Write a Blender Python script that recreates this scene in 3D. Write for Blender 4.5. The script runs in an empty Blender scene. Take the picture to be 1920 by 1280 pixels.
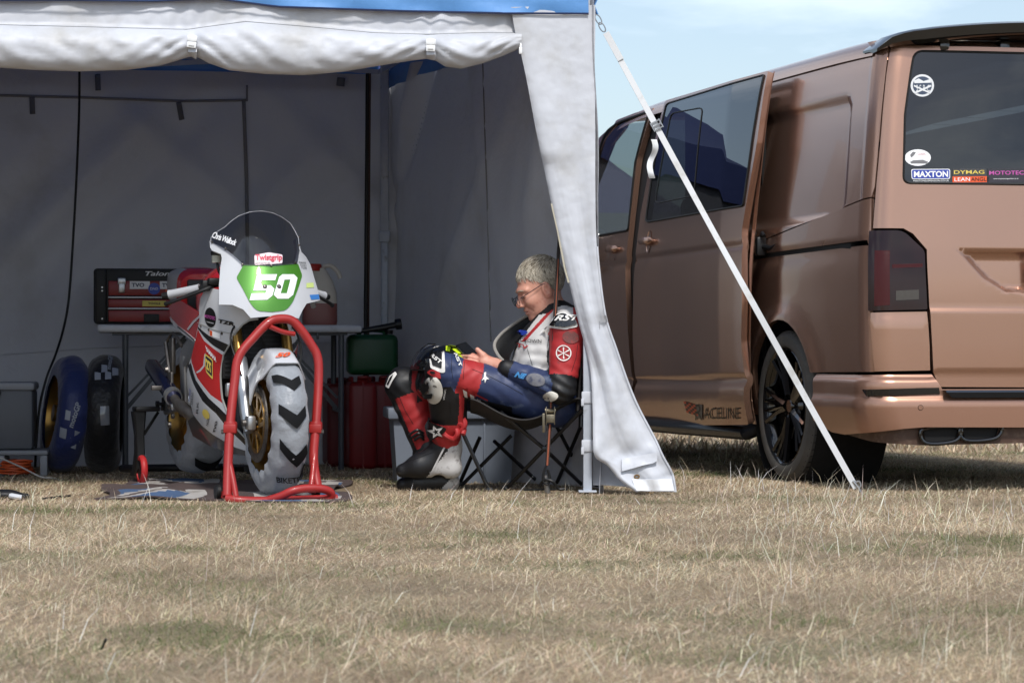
import bpy, bmesh, math, random
import numpy as np
from mathutils import Vector, Matrix
from mathutils.geometry import delaunay_2d_cdt, intersect_point_tri_2d

random.seed(7); RNG = np.random.default_rng(7)
R = math.radians
SC = bpy.context.scene
COL = SC.collection

# ------------------------------------------------------------------ camera, sky, sun, exposure
FPX, HOR, CAMH = 4960.0, 668.0, 0.57          # focal length in photo pixels, horizon row, eye height
cam = bpy.data.cameras.new('camera'); cam_o = bpy.data.objects.new('camera', cam); COL.objects.link(cam_o)
cam.sensor_width = 36.0; cam.lens = 36.0 * FPX / 1920.0
cam_o.location = (0, 0, CAMH); cam_o.rotation_euler = (R(90), 0, 0)
cam.shift_y = (HOR - 640) / 1920.0
cam.clip_start = 0.05; cam.clip_end = 3000
cam.dof.use_dof = True; cam.dof.focus_distance = 11.1; cam.dof.aperture_fstop = 11.0
SC.camera = cam_o

SUN_AZ, SUN_EL = R(10), R(52)                  # azimuth to the right of straight-behind-the-camera
S = Vector((math.sin(SUN_AZ) * math.cos(SUN_EL), -math.cos(SUN_AZ) * math.cos(SUN_EL), math.sin(SUN_EL)))
w = bpy.data.worlds.new('World'); SC.world = w; w.use_nodes = True
nt = w.node_tree; nt.nodes.clear()
out = nt.nodes.new('ShaderNodeOutputWorld'); bg = nt.nodes.new('ShaderNodeBackground')
sky = nt.nodes.new('ShaderNodeTexSky'); sky.sky_type = 'NISHITA'; sky.sun_disc = False
sky.sun_elevation = SUN_EL; sky.sun_rotation = math.atan2(S.x, S.y)
sky.air_density = 1.0; sky.dust_density = 1.6; sky.ozone_density = 1.5
tc = nt.nodes.new('ShaderNodeTexCoord'); mp = nt.nodes.new('ShaderNodeMapping'); mp.inputs['Scale'].default_value = (1.2, 1.2, 3.4)
ns = nt.nodes.new('ShaderNodeTexNoise'); ns.inputs['Scale'].default_value = 2.2; ns.inputs['Detail'].default_value = 9; ns.inputs['Roughness'].default_value = 0.58
ns.inputs['Distortion'].default_value = 0.35
rp = nt.nodes.new('ShaderNodeValToRGB'); rp.color_ramp.elements[0].position = 0.45; rp.color_ramp.elements[0].color = (0.16, 0.16, 0.16, 1)
rp.color_ramp.elements[1].position = 0.63; rp.color_ramp.elements[1].color = (0.85, 0.85, 0.85, 1)
mx = nt.nodes.new('ShaderNodeMix'); mx.data_type = 'RGBA'
mx.inputs['B'].default_value = (8.6, 9.5, 10.4, 1)            # thin bright cloud veil, same units as the sky texture
L = nt.links.new
L(tc.outputs['Generated'], mp.inputs['Vector']); L(mp.outputs['Vector'], ns.inputs['Vector']); L(ns.outputs['Fac'], rp.inputs['Fac'])
L(rp.outputs['Color'], mx.inputs['Factor']); L(sky.outputs['Color'], mx.inputs['A']); L(mx.outputs['Result'], bg.inputs['Color'])
bg.inputs['Strength'].default_value = 0.093
L(bg.outputs['Background'], out.inputs['Surface'])
sun = bpy.data.lights.new('sun', 'SUN'); sun_o = bpy.data.objects.new('sun', sun); COL.objects.link(sun_o)
sun.energy = 2.0; sun.angle = R(7.0); sun.color = (1.0, 0.965, 0.92)
sun_o.rotation_euler = S.to_track_quat('Z', 'Y').to_euler(); sun_o.location = (6, -6, 12)
SC.view_settings.view_transform = 'Standard'; SC.view_settings.look = 'None'
SC.view_settings.exposure = 0.66; SC.view_settings.gamma = 1.0
SC.view_settings.use_curve_mapping = False
SC.cycles.max_bounces = 7; SC.cycles.transparent_max_bounces = 12
SC.cycles.use_denoising = True

# ------------------------------------------------------------------ helpers
def lin(c):
    return tuple(((v / 255) / 12.92 if v / 255 <= 0.04045 else ((v / 255 + 0.055) / 1.055) ** 2.4) for v in c)

def W(px, py, Y):
    return Vector(((px - 960) / FPX * Y, Y, CAMH - (py - HOR) / FPX * Y))

def proj(p):
    return (960 + FPX * p.x / p.y, HOR - FPX * (p.z - CAMH) / p.y)

def GY(py):
    return FPX * CAMH / (py - HOR)

MATS = {}
def mat(name, col=(128, 128, 128), rough=0.55, metal=0.0, coat=0.0, var=None, bump=None, spec=0.5, dirt=None,
        trans=0.0, ior=1.45, sheen=0.0, alpha=1.0, linear=False, sss=0.0, wave=None, transl=0.0, flake=None, coord='Object'):
    """var=(scale, amount) colour variation; bump=(scale, strength, dist, detail); dirt=(scale, colour, lo, hi)"""
    if name in MATS: return MATS[name]
    m = bpy.data.materials.new(name); m.use_nodes = True; t = m.node_tree; N = t.nodes; l = t.links.new
    b = N['Principled BSDF']; c = tuple(col) if linear else lin(col)
    b.inputs['Base Color'].default_value = (*c, 1); b.inputs['Roughness'].default_value = rough
    b.inputs['Metallic'].default_value = metal; b.inputs['Specular IOR Level'].default_value = spec
    b.inputs['Coat Weight'].default_value = coat; b.inputs['Coat Roughness'].default_value = 0.04
    b.inputs['Transmission Weight'].default_value = trans; b.inputs['IOR'].default_value = ior
    b.inputs['Sheen Weight'].default_value = sheen; b.inputs['Alpha'].default_value = alpha
    if sss: b.inputs['Subsurface Weight'].default_value = sss; b.inputs['Subsurface Radius'].default_value = (0.012, 0.004, 0.002)
    co = N.new('ShaderNodeTexCoord').outputs[coord]
    cs = None
    def noise(scale, detail=4, rgh=0.55):
        n = N.new('ShaderNodeTexNoise'); n.inputs['Scale'].default_value = scale; n.inputs['Detail'].default_value = detail
        n.inputs['Roughness'].default_value = rgh; l(co, n.inputs['Vector']); return n.outputs['Fac']
    if var:
        f = noise(var[0], 5); r = N.new('ShaderNodeValToRGB'); a = var[1]
        r.color_ramp.elements[0].position = 0.3; r.color_ramp.elements[1].position = 0.7
        r.color_ramp.elements[0].color = (*[max(0, v * (1 - a)) for v in c], 1)
        r.color_ramp.elements[1].color = (*[min(1, v * (1 + a)) for v in c], 1)
        l(f, r.inputs['Fac']); cs = r.outputs['Color']
        rr = N.new('ShaderNodeMapRange'); rr.inputs['To Min'].default_value = max(0, rough - 0.08); rr.inputs['To Max'].default_value = min(1, rough + 0.08)
        l(f, rr.inputs['Value']); l(rr.outputs['Result'], b.inputs['Roughness'])
    if dirt:
        for k in range(0, len(dirt), 4):
            f = noise(dirt[k], 7, 0.62); r = N.new('ShaderNodeMapRange')
            r.inputs['From Min'].default_value = dirt[k + 2]; r.inputs['From Max'].default_value = dirt[k + 3]
            l(f, r.inputs['Value'])
            mxn = N.new('ShaderNodeMix'); mxn.data_type = 'RGBA'
            if cs is None: mxn.inputs['A'].default_value = (*c, 1)
            else: l(cs, mxn.inputs['A'])
            mxn.inputs['B'].default_value = (*lin(dirt[k + 1]), 1)
            l(r.outputs['Result'], mxn.inputs['Factor']); cs = mxn.outputs['Result']
    if cs is not None: l(cs, b.inputs['Base Color'])
    nrm = None
    if flake:
        v = N.new('ShaderNodeTexVoronoi'); v.inputs['Scale'].default_value = flake[0]; l(co, v.inputs['Vector'])
        bm_ = N.new('ShaderNodeBump'); bm_.inputs['Strength'].default_value = flake[1]; bm_.inputs['Distance'].default_value = 0.0004
        l(v.outputs['Color'], bm_.inputs['Height']); nrm = bm_.outputs['Normal']
    if bump:
        for k in range(0, len(bump), 4):
            f = noise(bump[k], bump[k + 3], 0.6); bn = N.new('ShaderNodeBump')
            bn.inputs['Strength'].default_value = bump[k + 1]; bn.inputs['Distance'].default_value = bump[k + 2]
            l(f, bn.inputs['Height'])
            if nrm is not None: l(nrm, bn.inputs['Normal'])
            nrm = bn.outputs['Normal']
    if wave:
        wv = N.new('ShaderNodeTexWave'); wv.inputs['Scale'].default_value = wave[0]; wv.bands_direction = wave[3]; l(co, wv.inputs['Vector'])
        bn = N.new('ShaderNodeBump'); bn.inputs['Strength'].default_value = wave[1]; bn.inputs['Distance'].default_value = wave[2]
        l(wv.outputs['Fac'], bn.inputs['Height'])
        if nrm is not None: l(nrm, bn.inputs['Normal'])
        nrm = bn.outputs['Normal']
    if nrm is not None: l(nrm, b.inputs['Normal'])
    if transl:
        o = N['Material Output']; tr = N.new('ShaderNodeBsdfTranslucent'); tr.inputs['Color'].default_value = (*c, 1)
        ms = N.new('ShaderNodeMixShader'); ms.inputs['Fac'].default_value = transl
        l(b.outputs['BSDF'], ms.inputs[1]); l(tr.outputs['BSDF'], ms.inputs[2]); l(ms.outputs['Shader'], o.inputs['Surface'])
    MATS[name] = m; return m

def glassmat(name, tint, rough=0.0, refl=1.0, ior=1.55):
    """thin pane: see-through by its tint, mirror-like by Fresnel"""
    if name in MATS: return MATS[name]
    m = bpy.data.materials.new(name); m.use_nodes = True; t = m.node_tree; N = t.nodes; l = t.links.new
    N.remove(N['Principled BSDF']); o = N['Material Output']
    tr = N.new('ShaderNodeBsdfTransparent'); tr.inputs['Color'].default_value = (*tint, 1)
    gl = N.new('ShaderNodeBsdfGlossy'); gl.inputs['Roughness'].default_value = rough; gl.inputs['Color'].default_value = (refl, refl, refl, 1)
    fr = N.new('ShaderNodeFresnel'); fr.inputs['IOR'].default_value = ior
    ms = N.new('ShaderNodeMixShader'); l(fr.outputs['Fac'], ms.inputs['Fac']); l(tr.outputs['BSDF'], ms.inputs[1]); l(gl.outputs['BSDF'], ms.inputs[2])
    l(ms.outputs['Shader'], o.inputs['Surface']); MATS[name] = m; return m

def tag(o, label, cat, group=None, kind=None):
    if label: o['label'] = label
    if cat: o['category'] = cat
    if group: o['group'] = group
    if kind: o['kind'] = kind
    return o

def empty(name, loc=(0, 0, 0), rz=0.0, label=None, cat=None, group=None, rot=None):
    o = bpy.data.objects.new(name, None); COL.objects.link(o); o.location = loc
    o.rotation_euler = rot if rot else (0, 0, rz); o.empty_display_size = 0.1
    tag(o, label, cat, group); return o

def mesh_obj(name, verts, faces, mats, parent=None, smooth=True, world=False, fm=None, sharp=35, normals=None):
    me = bpy.data.meshes.new(name)
    me.from_pydata([tuple(v) for v in verts], [], [tuple(f) for f in faces])
    if not isinstance(mats, (list, tuple)): mats = [mats]
    for m in mats: me.materials.append(m)
    if fm is not None: me.polygons.foreach_set('material_index', np.asarray(fm, dtype=np.int32))
    me.polygons.foreach_set('use_smooth', np.full(len(me.polygons), bool(smooth)))
    me.update()
    if normals is not None: me.normals_split_custom_set_from_vertices([tuple(n) for n in normals])
    elif smooth and sharp: me.set_sharp_from_angle(angle=R(sharp))
    o = bpy.data.objects.new(name, me); COL.objects.link(o)
    if parent is not None:
        o.parent = parent
        if world:
            inv = parent.matrix_basis.inverted()
            if parent.parent is not None: inv = inv @ parent.matrix_parent_inverse.inverted() @ parent.parent.matrix_basis.inverted()
            o.matrix_parent_inverse = inv
    return o

def thicken(o, th, inner=None):
    """give a sheet a back face and a rim"""
    me = o.data; n = len(me.vertices); co = np.empty(n * 3); me.vertices.foreach_get('co', co); co = co.reshape(-1, 3)
    fs = [list(p.vertices) for p in me.polygons]; mi = [p.material_index for p in me.polygons]; N = np.zeros((n, 3))
    for f in fs:
        a, b, c = co[f[0]], co[f[1]], co[f[2]]; q = np.cross(b - a, c - a)
        for i in f: N[i] += q
    N /= np.maximum(np.linalg.norm(N, axis=1), 1e-12)[:, None]; back = co - N * th
    cnt = {}
    for f in fs:
        for i in range(len(f)):
            e = (f[i], f[(i + 1) % len(f)]); k = (min(e), max(e)); cnt.setdefault(k, []).append(e)
    V = [tuple(p) for p in co] + [tuple(p) for p in back]; F = fs + [[n + i for i in f[::-1]] for f in fs]; ml = mi + [(m if inner is None else inner) for m in mi]
    for es in cnt.values():
        if len(es) == 1:
            a, b = es[0]; k = len(V); V += [tuple(co[a]), tuple(co[b]), tuple(back[b]), tuple(back[a])]; F.append([k + 1, k, k + 3, k + 2]); ml.append(mi[0])
    m2 = bpy.data.meshes.new(me.name); m2.from_pydata(V, [], F)
    for m in me.materials: m2.materials.append(m)
    m2.polygons.foreach_set('material_index', np.asarray(ml, dtype=np.int32)); m2.polygons.foreach_set('use_smooth', np.full(len(F), True)); m2.update()
    o.data = m2; bpy.data.meshes.remove(me); return o

class MB:
    """collects primitive shapes into ONE mesh"""
    def __init__(s): s.v = []; s.f = []; s.m = []
    def add(s, verts, faces, mi=0, M=None):
        n = len(s.v)
        s.v += [tuple(M @ Vector(v)) if M is not None else tuple(v) for v in verts]
        s.f += [tuple(n + i for i in f) for f in faces]; s.m += [mi] * len(faces); return s
    def bm(s, b, mi=0, M=None):
        b.verts.index_update(); s.add([v.co.copy() for v in b.verts], [[v.index for v in f.verts] for f in b.faces], mi, M); b.free(); return s
    def box(s, c, size, bev=0.0, seg=2, M=None, mi=0, rz=0.0):
        b = bmesh.new(); bmesh.ops.create_cube(b, size=1.0)
        for v in b.verts: v.co = Vector((v.co.x * size[0], v.co.y * size[1], v.co.z * size[2]))
        if bev > 0: bmesh.ops.bevel(b, geom=b.edges[:], offset=bev, segments=seg, profile=0.5, affect='EDGES', clamp_overlap=True)
        X = Matrix.Translation(c) @ Matrix.Rotation(rz, 4, 'Z')
        return s.bm(b, mi, M @ X if M is not None else X)
    def tube(s, path, r, n=10, caps=True, mi=0, up=None, flat=1.0, closed=False):
        P = [Vector(p) for p in path]; m = len(P); rs = r if isinstance(r, (list, tuple)) else [r] * m
        rings = []; prev = None
        for i, p in enumerate(P):
            if closed: d = P[(i + 1) % m] - P[i - 1]
            else: d = P[min(i + 1, m - 1)] - P[max(i - 1, 0)]
            d.normalize()
            if prev is None:
                a = Vector(up) if up is not None else (Vector((0, 0, 1)) if abs(d.z) < 0.9 else Vector((1, 0, 0)))
            else: a = prev
            e = a - d * a.dot(d); e.normalize(); prev = e; g = d.cross(e)
            rings.append([p + (e * math.cos(2 * math.pi * k / n) * flat + g * math.sin(2 * math.pi * k / n)) * rs[i] for k in range(n)])
        return s.loft(rings, caps=caps and not closed, mi=mi, wrap=closed)
    def bar(s, a, b, wd, th, up=(0, 0, 1), bev=0.0, mi=0):
        a = Vector(a); b = Vector(b); d = (b - a); ln = d.length; d.normalize(); u = Vector(up); sdir = d.cross(u)
        if sdir.length < 1e-4: sdir = d.cross(Vector((1, 0, 0)))
        sdir.normalize(); u = sdir.cross(d)
        Mx = Matrix((sdir, d, u)).transposed().to_4x4(); Mx.translation = (a + b) / 2
        return s.box((0, 0, 0), (wd, ln, th), bev, 2, M=Mx, mi=mi)
    def loft(s, rings, caps=True, mi=0, wrap=False, closed=True):
        n = len(rings[0]); v = [p for rg in rings for p in rg]; f = []
        m = len(rings)
        for i in range(m if wrap else m - 1):
            i2 = (i + 1) % m
            for k in range(n if closed else n - 1):
                k2 = (k + 1) % n; f.append((i * n + k, i * n + k2, i2 * n + k2, i2 * n + k))
        if caps and closed: f.append(tuple(reversed(range(n)))); f.append(tuple((m - 1) * n + k for k in range(n)))
        return s.add(v, f, mi)
    def lathe(s, prof, n=32, M=None, mi=0, a0=0.0, a1=2 * math.pi, close=False):
        """prof: list of (radius, height); axis = local z"""
        full = abs(a1 - a0 - 2 * math.pi) < 1e-6; cnt = n if full else n + 1; v = []; f = []
        for k in range(cnt):
            a = a0 + (a1 - a0) * k / n
            v += [(p[0] * math.cos(a), p[0] * math.sin(a), p[1]) for p in prof]
        m = len(prof)
        for k in range(n):
            k2 = (k + 1) % cnt
            for i in range(m if close else m - 1):
                i2 = (i + 1) % m; f.append((k * m + i, k2 * m + i, k2 * m + i2, k * m + i2))
        return s.add(v, f, mi, M)
    def prism(s, poly, h0, h1, M=None, mi=0):
        n = len(poly); v = [(p[0], p[1], h0) for p in poly] + [(p[0], p[1], h1) for p in poly]
        f = [tuple(reversed(range(n))), tuple(range(n, 2 * n))] + [(i, (i + 1) % n, n + (i + 1) % n, n + i) for i in range(n)]
        return s.add(v, f, mi, M)
    def grid(s, P, mi=0, flip=False):
        nr, nc = len(P), len(P[0]); v = [p for r_ in P for p in r_]; f = []
        for i in range(nr - 1):
            for k in range(nc - 1):
                q = (i * nc + k, i * nc + k + 1, (i + 1) * nc + k + 1, (i + 1) * nc + k); f.append(q[::-1] if flip else q)
        return s.add(v, f, mi)
    def build(s, name, mats, parent=None, smooth=True, world=False, sharp=35):
        return mesh_obj(name, s.v, s.f, mats, parent, smooth, world, s.m, sharp)

def axisM(o, z, x=None):
    """matrix whose local z runs along z at origin o"""
    z = Vector(z).normalized(); x = Vector(x) if x is not None else (Vector((0, 0, 1)) if abs(z.z) < 0.9 else Vector((1, 0, 0)))
    x = (x - z * x.dot(z)).normalized(); y = z.cross(x)
    Mx = Matrix((x, y, z)).transposed().to_4x4(); Mx.translation = Vector(o); return Mx

def smoothpath(pts, n=8, closed=False):
    P = [Vector(p) for p in pts]; o = []; m = len(P)
    for i in range(m if closed else m - 1):
        g = (lambda k: P[k % m]) if closed else (lambda k: P[max(0, min(m - 1, k))])
        p0, p1, p2, p3 = g(i - 1), g(i), g(i + 1), g(i + 2)
        for k in range(n):
            t = k / n
            o.append(0.5 * ((2 * p1) + (p2 - p0) * t + (2 * p0 - 5 * p1 + 4 * p2 - p3) * t * t + (3 * p1 - p0 - 3 * p2 + p3) * t ** 3))
    if not closed: o.append(P[-1])
    return o

def interp(x, xs, ys):
    return float(np.interp(x, xs, ys))

def rpoly(pts, r, n=5):
    """round the corners of a 2-D polygon; r one radius or a list"""
    o = []; m = len(pts)
    for i in range(m):
        p = Vector(pts[i]); a = Vector(pts[i - 1]); b = Vector(pts[(i + 1) % m]); rr = r[i] if isinstance(r, (list, tuple)) else r
        if rr <= 0: o.append(tuple(p)); continue
        da = (a - p); db = (b - p); la, lb = da.length, db.length; da.normalize(); db.normalize()
        d = min(rr, la * 0.48, lb * 0.48); s0 = p + da * d; s1 = p + db * d
        for k in range(n + 1):
            t = k / n; o.append(tuple((1 - t) ** 2 * s0 + 2 * t * (1 - t) * p + t * t * s1))
    return o

def inpoly(p, poly):
    x, y = p[0], p[1]; c = False; j = len(poly) - 1
    for i in range(len(poly)):
        xi, yi = poly[i][0], poly[i][1]; xj, yj = poly[j][0], poly[j][1]
        if (yi > y) != (yj > y) and x < (xj - xi) * (y - yi) / (yj - yi) + xi: c = not c
        j = i
    return c

def wav(x, y, seed=0, n=7, f0=1.0, gain=0.6):
    """cheap smooth pseudo-noise, numpy"""
    rg = np.random.default_rng(seed); o = 0.0; a = 1.0; f = f0
    for k in range(n):
        th = rg.uniform(0, math.pi * 2); ph = rg.uniform(0, 6.28)
        o = o + a * np.sin(f * (x * math.cos(th) + y * math.sin(th)) * 2 * math.pi + ph); f *= 1.45; a *= gain
    return o

class Surf:
    """a parametric surface f(a, b) -> local point, with the frame of the thing it belongs to"""
    def __init__(s, f, frame=None): s.f = f; s.M = frame if frame is not None else Matrix.Identity(4)
    def p(s, a, b): return Vector(s.f(a, b))
    def px(s, a, b): return proj(s.M @ s.p(a, b))
    def n(s, a, b, e=0.004):
        u = s.p(a + e, b) - s.p(a - e, b); v = s.p(a, b + e) - s.p(a, b - e); return u.cross(v).normalized()
    def inv(s, px, py, g, it=14):
        a, b = g; e = 1e-4
        for _ in range(it):
            x, y = s.px(a, b); x1, y1 = s.px(a + e, b); x2, y2 = s.px(a, b + e)
            j11, j12, j21, j22 = (x1 - x) / e, (x2 - x) / e, (y1 - y) / e, (y2 - y) / e
            D = j11 * j22 - j12 * j21
            if abs(D) < 1e-6: break
            dx, dy = px - x, py - y; da = (dx * j22 - dy * j12) / D; db = (dy * j11 - dx * j21) / D
            da = max(-0.4, min(0.4, da)); db = max(-0.4, min(0.4, db)); a += da; b += db
            if abs(dx) + abs(dy) < 0.01: break
        return (a, b)
    def pxs(s, pts, g):
        o = []
        for p in pts: g = s.inv(p[0], p[1], g); o.append(g)
        return o

def subdiv(poly, st):
    o = []; m = len(poly)
    for i in range(m):
        a = poly[i]; b = poly[(i + 1) % m]; d = math.hypot((b[0] - a[0]) / st[0], (b[1] - a[1]) / st[1]); k = max(1, int(math.ceil(d)))
        for j in range(k): o.append((a[0] + (b[0] - a[0]) * j / k, a[1] + (b[1] - a[1]) * j / k))
    return o

def cdt(outline, holes=(), regions=(), step=(0.08, 0.08)):
    V = []; E = []
    def loop(pl):
        q = subdiv(pl, step); n = len(V); V.extend(q); E.extend((n + i, n + (i + 1) % len(q)) for i in range(len(q)))
    loop(outline)
    for h in holes: loop(h)
    for r_ in regions: loop(r_[0])
    xs = [p[0] for p in outline]; ys = [p[1] for p in outline]
    x = min(xs) + step[0] * 0.5
    while x < max(xs):
        y = min(ys) + step[1] * 0.5
        while y < max(ys):
            if inpoly((x, y), outline): V.append((x + 1e-5 * math.sin(37 * x + 11 * y), y + 1e-5 * math.cos(29 * x)))
            y += step[1]
        x += step[0]
    r = delaunay_2d_cdt([Vector(p) for p in V], E, [], 0, 1e-6)
    vs = [(v.x, v.y) for v in r[0]]; fs = []; fm = []
    for f in r[2]:
        c = (sum(vs[i][0] for i in f) / len(f), sum(vs[i][1] for i in f) / len(f))
        if not inpoly(c, outline) or any(inpoly(c, h) for h in holes): continue
        mi = 0
        for rg in regions:
            if inpoly(c, rg[0]): mi = rg[1]
        fs.append(list(f)); fm.append(mi)
    used = sorted({i for f in fs for i in f}); mp_ = {o: n for n, o in enumerate(used)}
    return [vs[i] for i in used], [[mp_[i] for i in f] for f in fs], fm

def panel(name, surf, outline, mats, parent=None, holes=(), regions=(), step=(0.08, 0.08), off=0.0, flange=0.0, thick=0.0, flip=False, world=False, bulge=None):
    """a sheet cut out of a surface; flange turns its edges inward, thick gives it a back"""
    vs, fs, fm = cdt(outline, holes, regions, step)
    sg = -1.0 if flip else 1.0
    P = []; Nn = []
    for a, b in vs:
        n = surf.n(a, b) * sg; o_ = off + (bulge(a, b) if bulge else 0.0)
        P.append(surf.p(a, b) + n * o_); Nn.append(n)
    if bulge:   # relief: normals from the displaced surface
        s2 = Surf(lambda a, b: surf.p(a, b) + surf.n(a, b) * sg * (off + bulge(a, b)), surf.M); Nn = [s2.n(a, b) * sg for a, b in vs]
    F2 = []
    for f in fs:
        q = (P[f[1]] - P[f[0]]).cross(P[f[2]] - P[f[0]])
        F2.append(f if q.dot(Nn[f[0]]) > 0 else f[::-1])
    fm = list(fm); ec = {}
    for f in F2:
        for i in range(len(f)):
            a, b = f[i], f[(i + 1) % len(f)]; k = (min(a, b), max(a, b)); ec.setdefault(k, []).append((a, b))
    bnd = [v[0] for v in ec.values() if len(v) == 1]
    if flange or thick:
        d = flange or thick; m0 = len(P); mapv = {}; Fl = []
        for a, b in bnd:
            for i in (a, b):
                if i not in mapv:
                    mapv[i] = len(P); P.append(P[i].copy()); P.append(P[i] - Nn[i] * d); Nn.append(Nn[i]); Nn.append(Nn[i])
            Fl.append((mapv[b], mapv[a], mapv[a] + 1, mapv[b] + 1))
        for q in Fl:
            fn = (P[q[1]] - P[q[0]]).cross(P[q[2]] - P[q[0]])
            if fn.length > 0: fn.normalize()
            for i in q: Nn[i] = fn
        F2 += Fl; fm += [0] * len(Fl)
        if thick:
            nb = len(P); cnt = len(vs)
            for i in range(cnt): P.append(P[i] - Nn[i] * thick); Nn.append(-Nn[i])
            k0 = len(fs); F2 += [[nb + i for i in f[::-1]] for f in F2[:k0]]; fm += fm[:k0]
    return mesh_obj(name, P, F2, mats, parent, True, world, fm, None, Nn)

_TXT = {}
def text2d(s, bold=0.0, shear=0.0, spacing=1.0):
    k = (s, bold, shear, spacing)
    if k in _TXT: return _TXT[k]
    c = bpy.data.curves.new('t', 'FONT'); c.body = s; c.size = 1.0; c.offset = bold; c.shear = shear; c.space_character = spacing
    c.resolution_u = 3
    o = bpy.data.objects.new('t', c); me = bpy.data.meshes.new_from_object(o)
    v = [(p.co.x, p.co.y) for p in me.vertices]; f = [tuple(q.vertices) for q in me.polygons]
    bpy.data.objects.remove(o); bpy.data.curves.remove(c); bpy.data.meshes.remove(me)
    x0, x1 = min(p[0] for p in v), max(p[0] for p in v); y0, y1 = min(p[1] for p in v), max(p[1] for p in v)
    v = [((p[0] - x0) / (x1 - x0), (p[1] - y0) / (y1 - y0)) for p in v]; _TXT[k] = (v, f); return v, f

def text_px(name, s, surf, p0, p1, p2, m, parent, g, off=0.003, bold=0.0, shear=0.0, flip=False, spacing=1.0, arc=0.0):
    """lettering lying on a surface: p0 baseline start, p1 baseline end, p2 top of the first letter (where they show in the photo)"""
    v, f = text2d(s, bold, shear, spacing); P = []; sg = -1.0 if flip else 1.0
    for u, t in v:
        x = p0[0] + (p1[0] - p0[0]) * u + (p2[0] - p0[0]) * t; y = p0[1] + (p1[1] - p0[1]) * u + (p2[1] - p0[1]) * t - arc * 4 * u * (1 - u)
        ab = surf.inv(x, y, g); P.append(surf.p(*ab) + surf.n(*ab) * off * sg)
    return mesh_obj(name, P, f, m, parent, False)

def decal_px(name, surf, pts, m, parent, g, off=0.002, flip=False, step=(0.03, 0.03), regions=(), thick=0.0):
    poly = surf.pxs(pts, g)
    return panel(name, surf, poly, m, parent, step=step, off=off, flip=flip, regions=regions, thick=thick)

def text_plane(name, s, o, ux, uy, m, parent=None, world=False, bold=0.0, shear=0.0, spacing=1.0):
    """flat lettering: o lower-left corner, ux/uy full width/height vectors"""
    v, f = text2d(s, bold, shear, spacing); o = Vector(o); ux = Vector(ux); uy = Vector(uy)
    return mesh_obj(name, [o + ux * a + uy * b for a, b in v], f, m, parent, False, world)

def ellipse(cx, cy, rx, ry, n=24, rot=0.0):
    c, s_ = math.cos(rot), math.sin(rot)
    return [(cx + rx * math.cos(t) * c - ry * math.sin(t) * s_, cy + rx * math.cos(t) * s_ + ry * math.sin(t) * c) for t in [2 * math.pi * k / n for k in range(n)]]

# ---- signed-distance modelling -> one continuous surface (surface nets)
def surface_net(sdf, lo, hi, h):
    lo = np.array(lo, float); hi = np.array(hi, float); n = np.ceil((hi - lo) / h).astype(int) + 1
    ax = [lo[i] + h * np.arange(n[i]) for i in range(3)]
    G = np.stack(np.meshgrid(*ax, indexing='ij'), -1)
    V = sdf(G.reshape(-1, 3)).reshape(n); IN = V < 0
    c = n - 1
    def sub(A, o): return A[o[0]:o[0] + c[0], o[1]:o[1] + c[1], o[2]:o[2] + c[2]]
    cor = [(i, j, k) for i in (0, 1) for j in (0, 1) for k in (0, 1)]
    cnt = np.zeros(c); acc = np.zeros((*c, 3))
    for a in cor:
        for d in range(3):
            if a[d]: continue
            b = list(a); b[d] = 1
            va, vb = sub(V, a), sub(V, b); mk = (va < 0) != (vb < 0)
            t = np.where(mk, va / np.where(mk, va - vb, 1), 0)
            cnt += mk
            for e in range(3):
                base = a[e] + (t if e == d else 0.0); acc[..., e] += mk * base
    act = cnt > 0; idx = -np.ones(c, int); idx[act] = np.arange(act.sum())
    ii = np.argwhere(act); P = lo + h * (ii + acc[act] / cnt[act][:, None])
    faces = []
    for d in range(3):
        e1, e2 = [(1, 2), (2, 0), (0, 1)][d]
        A = np.take(IN, range(n[d] - 1), d); B = np.take(IN, range(1, n[d]), d)
        q = np.argwhere(A != B)
        q = q[(q[:, e1] > 0) & (q[:, e2] > 0) & (q[:, e1] < n[e1] - 1) & (q[:, e2] < n[e2] - 1)]
        s_ = A[tuple(q.T)]
        def cell(o1, o2):
            r = q.copy(); r[:, e1] -= o1; r[:, e2] -= o2; return idx[tuple(r.T)]
        F = np.stack([cell(1, 1), cell(0, 1), cell(0, 0), cell(1, 0)], 1)
        F[~s_] = F[~s_][:, ::-1]; faces.append(F)
    return P, np.concatenate(faces)

def cap(p, a, b, ra, rb, sq=None):
    """tapered capsule; sq=(axis vector, factor) flattens across that axis"""
    a = np.array(a, float); b = np.array(b, float)
    if sq is not None:
        u = np.array(sq[0], float); u /= np.linalg.norm(u); k = 1.0 / sq[1] - 1.0
        p = p + np.outer((p - a) @ u, u) * k; b = b + u * ((b - a) @ u) * k
    d = b - a; L2 = max(1e-9, d @ d); t = np.clip(((p - a) @ d) / L2, 0, 1)
    return np.linalg.norm(p - a - t[:, None] * d, axis=1) - (ra + (rb - ra) * t)

def ell(p, c, r, M3=None):
    q = p - np.array(c, float)
    if M3 is not None: q = q @ np.array(M3)          # columns = axes
    r = np.array(r, float); k0 = np.linalg.norm(q / r, axis=1); k1 = np.linalg.norm(q / (r * r), axis=1)
    return k0 * (k0 - 1.0) / np.maximum(k1, 1e-9)

def smin(a, b, k):
    h = np.clip(0.5 + 0.5 * (b - a) / k, 0, 1); return b + (a - b) * h - k * h * (1 - h)

def smax(a, b, k): return -smin(-a, -b, k)
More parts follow.
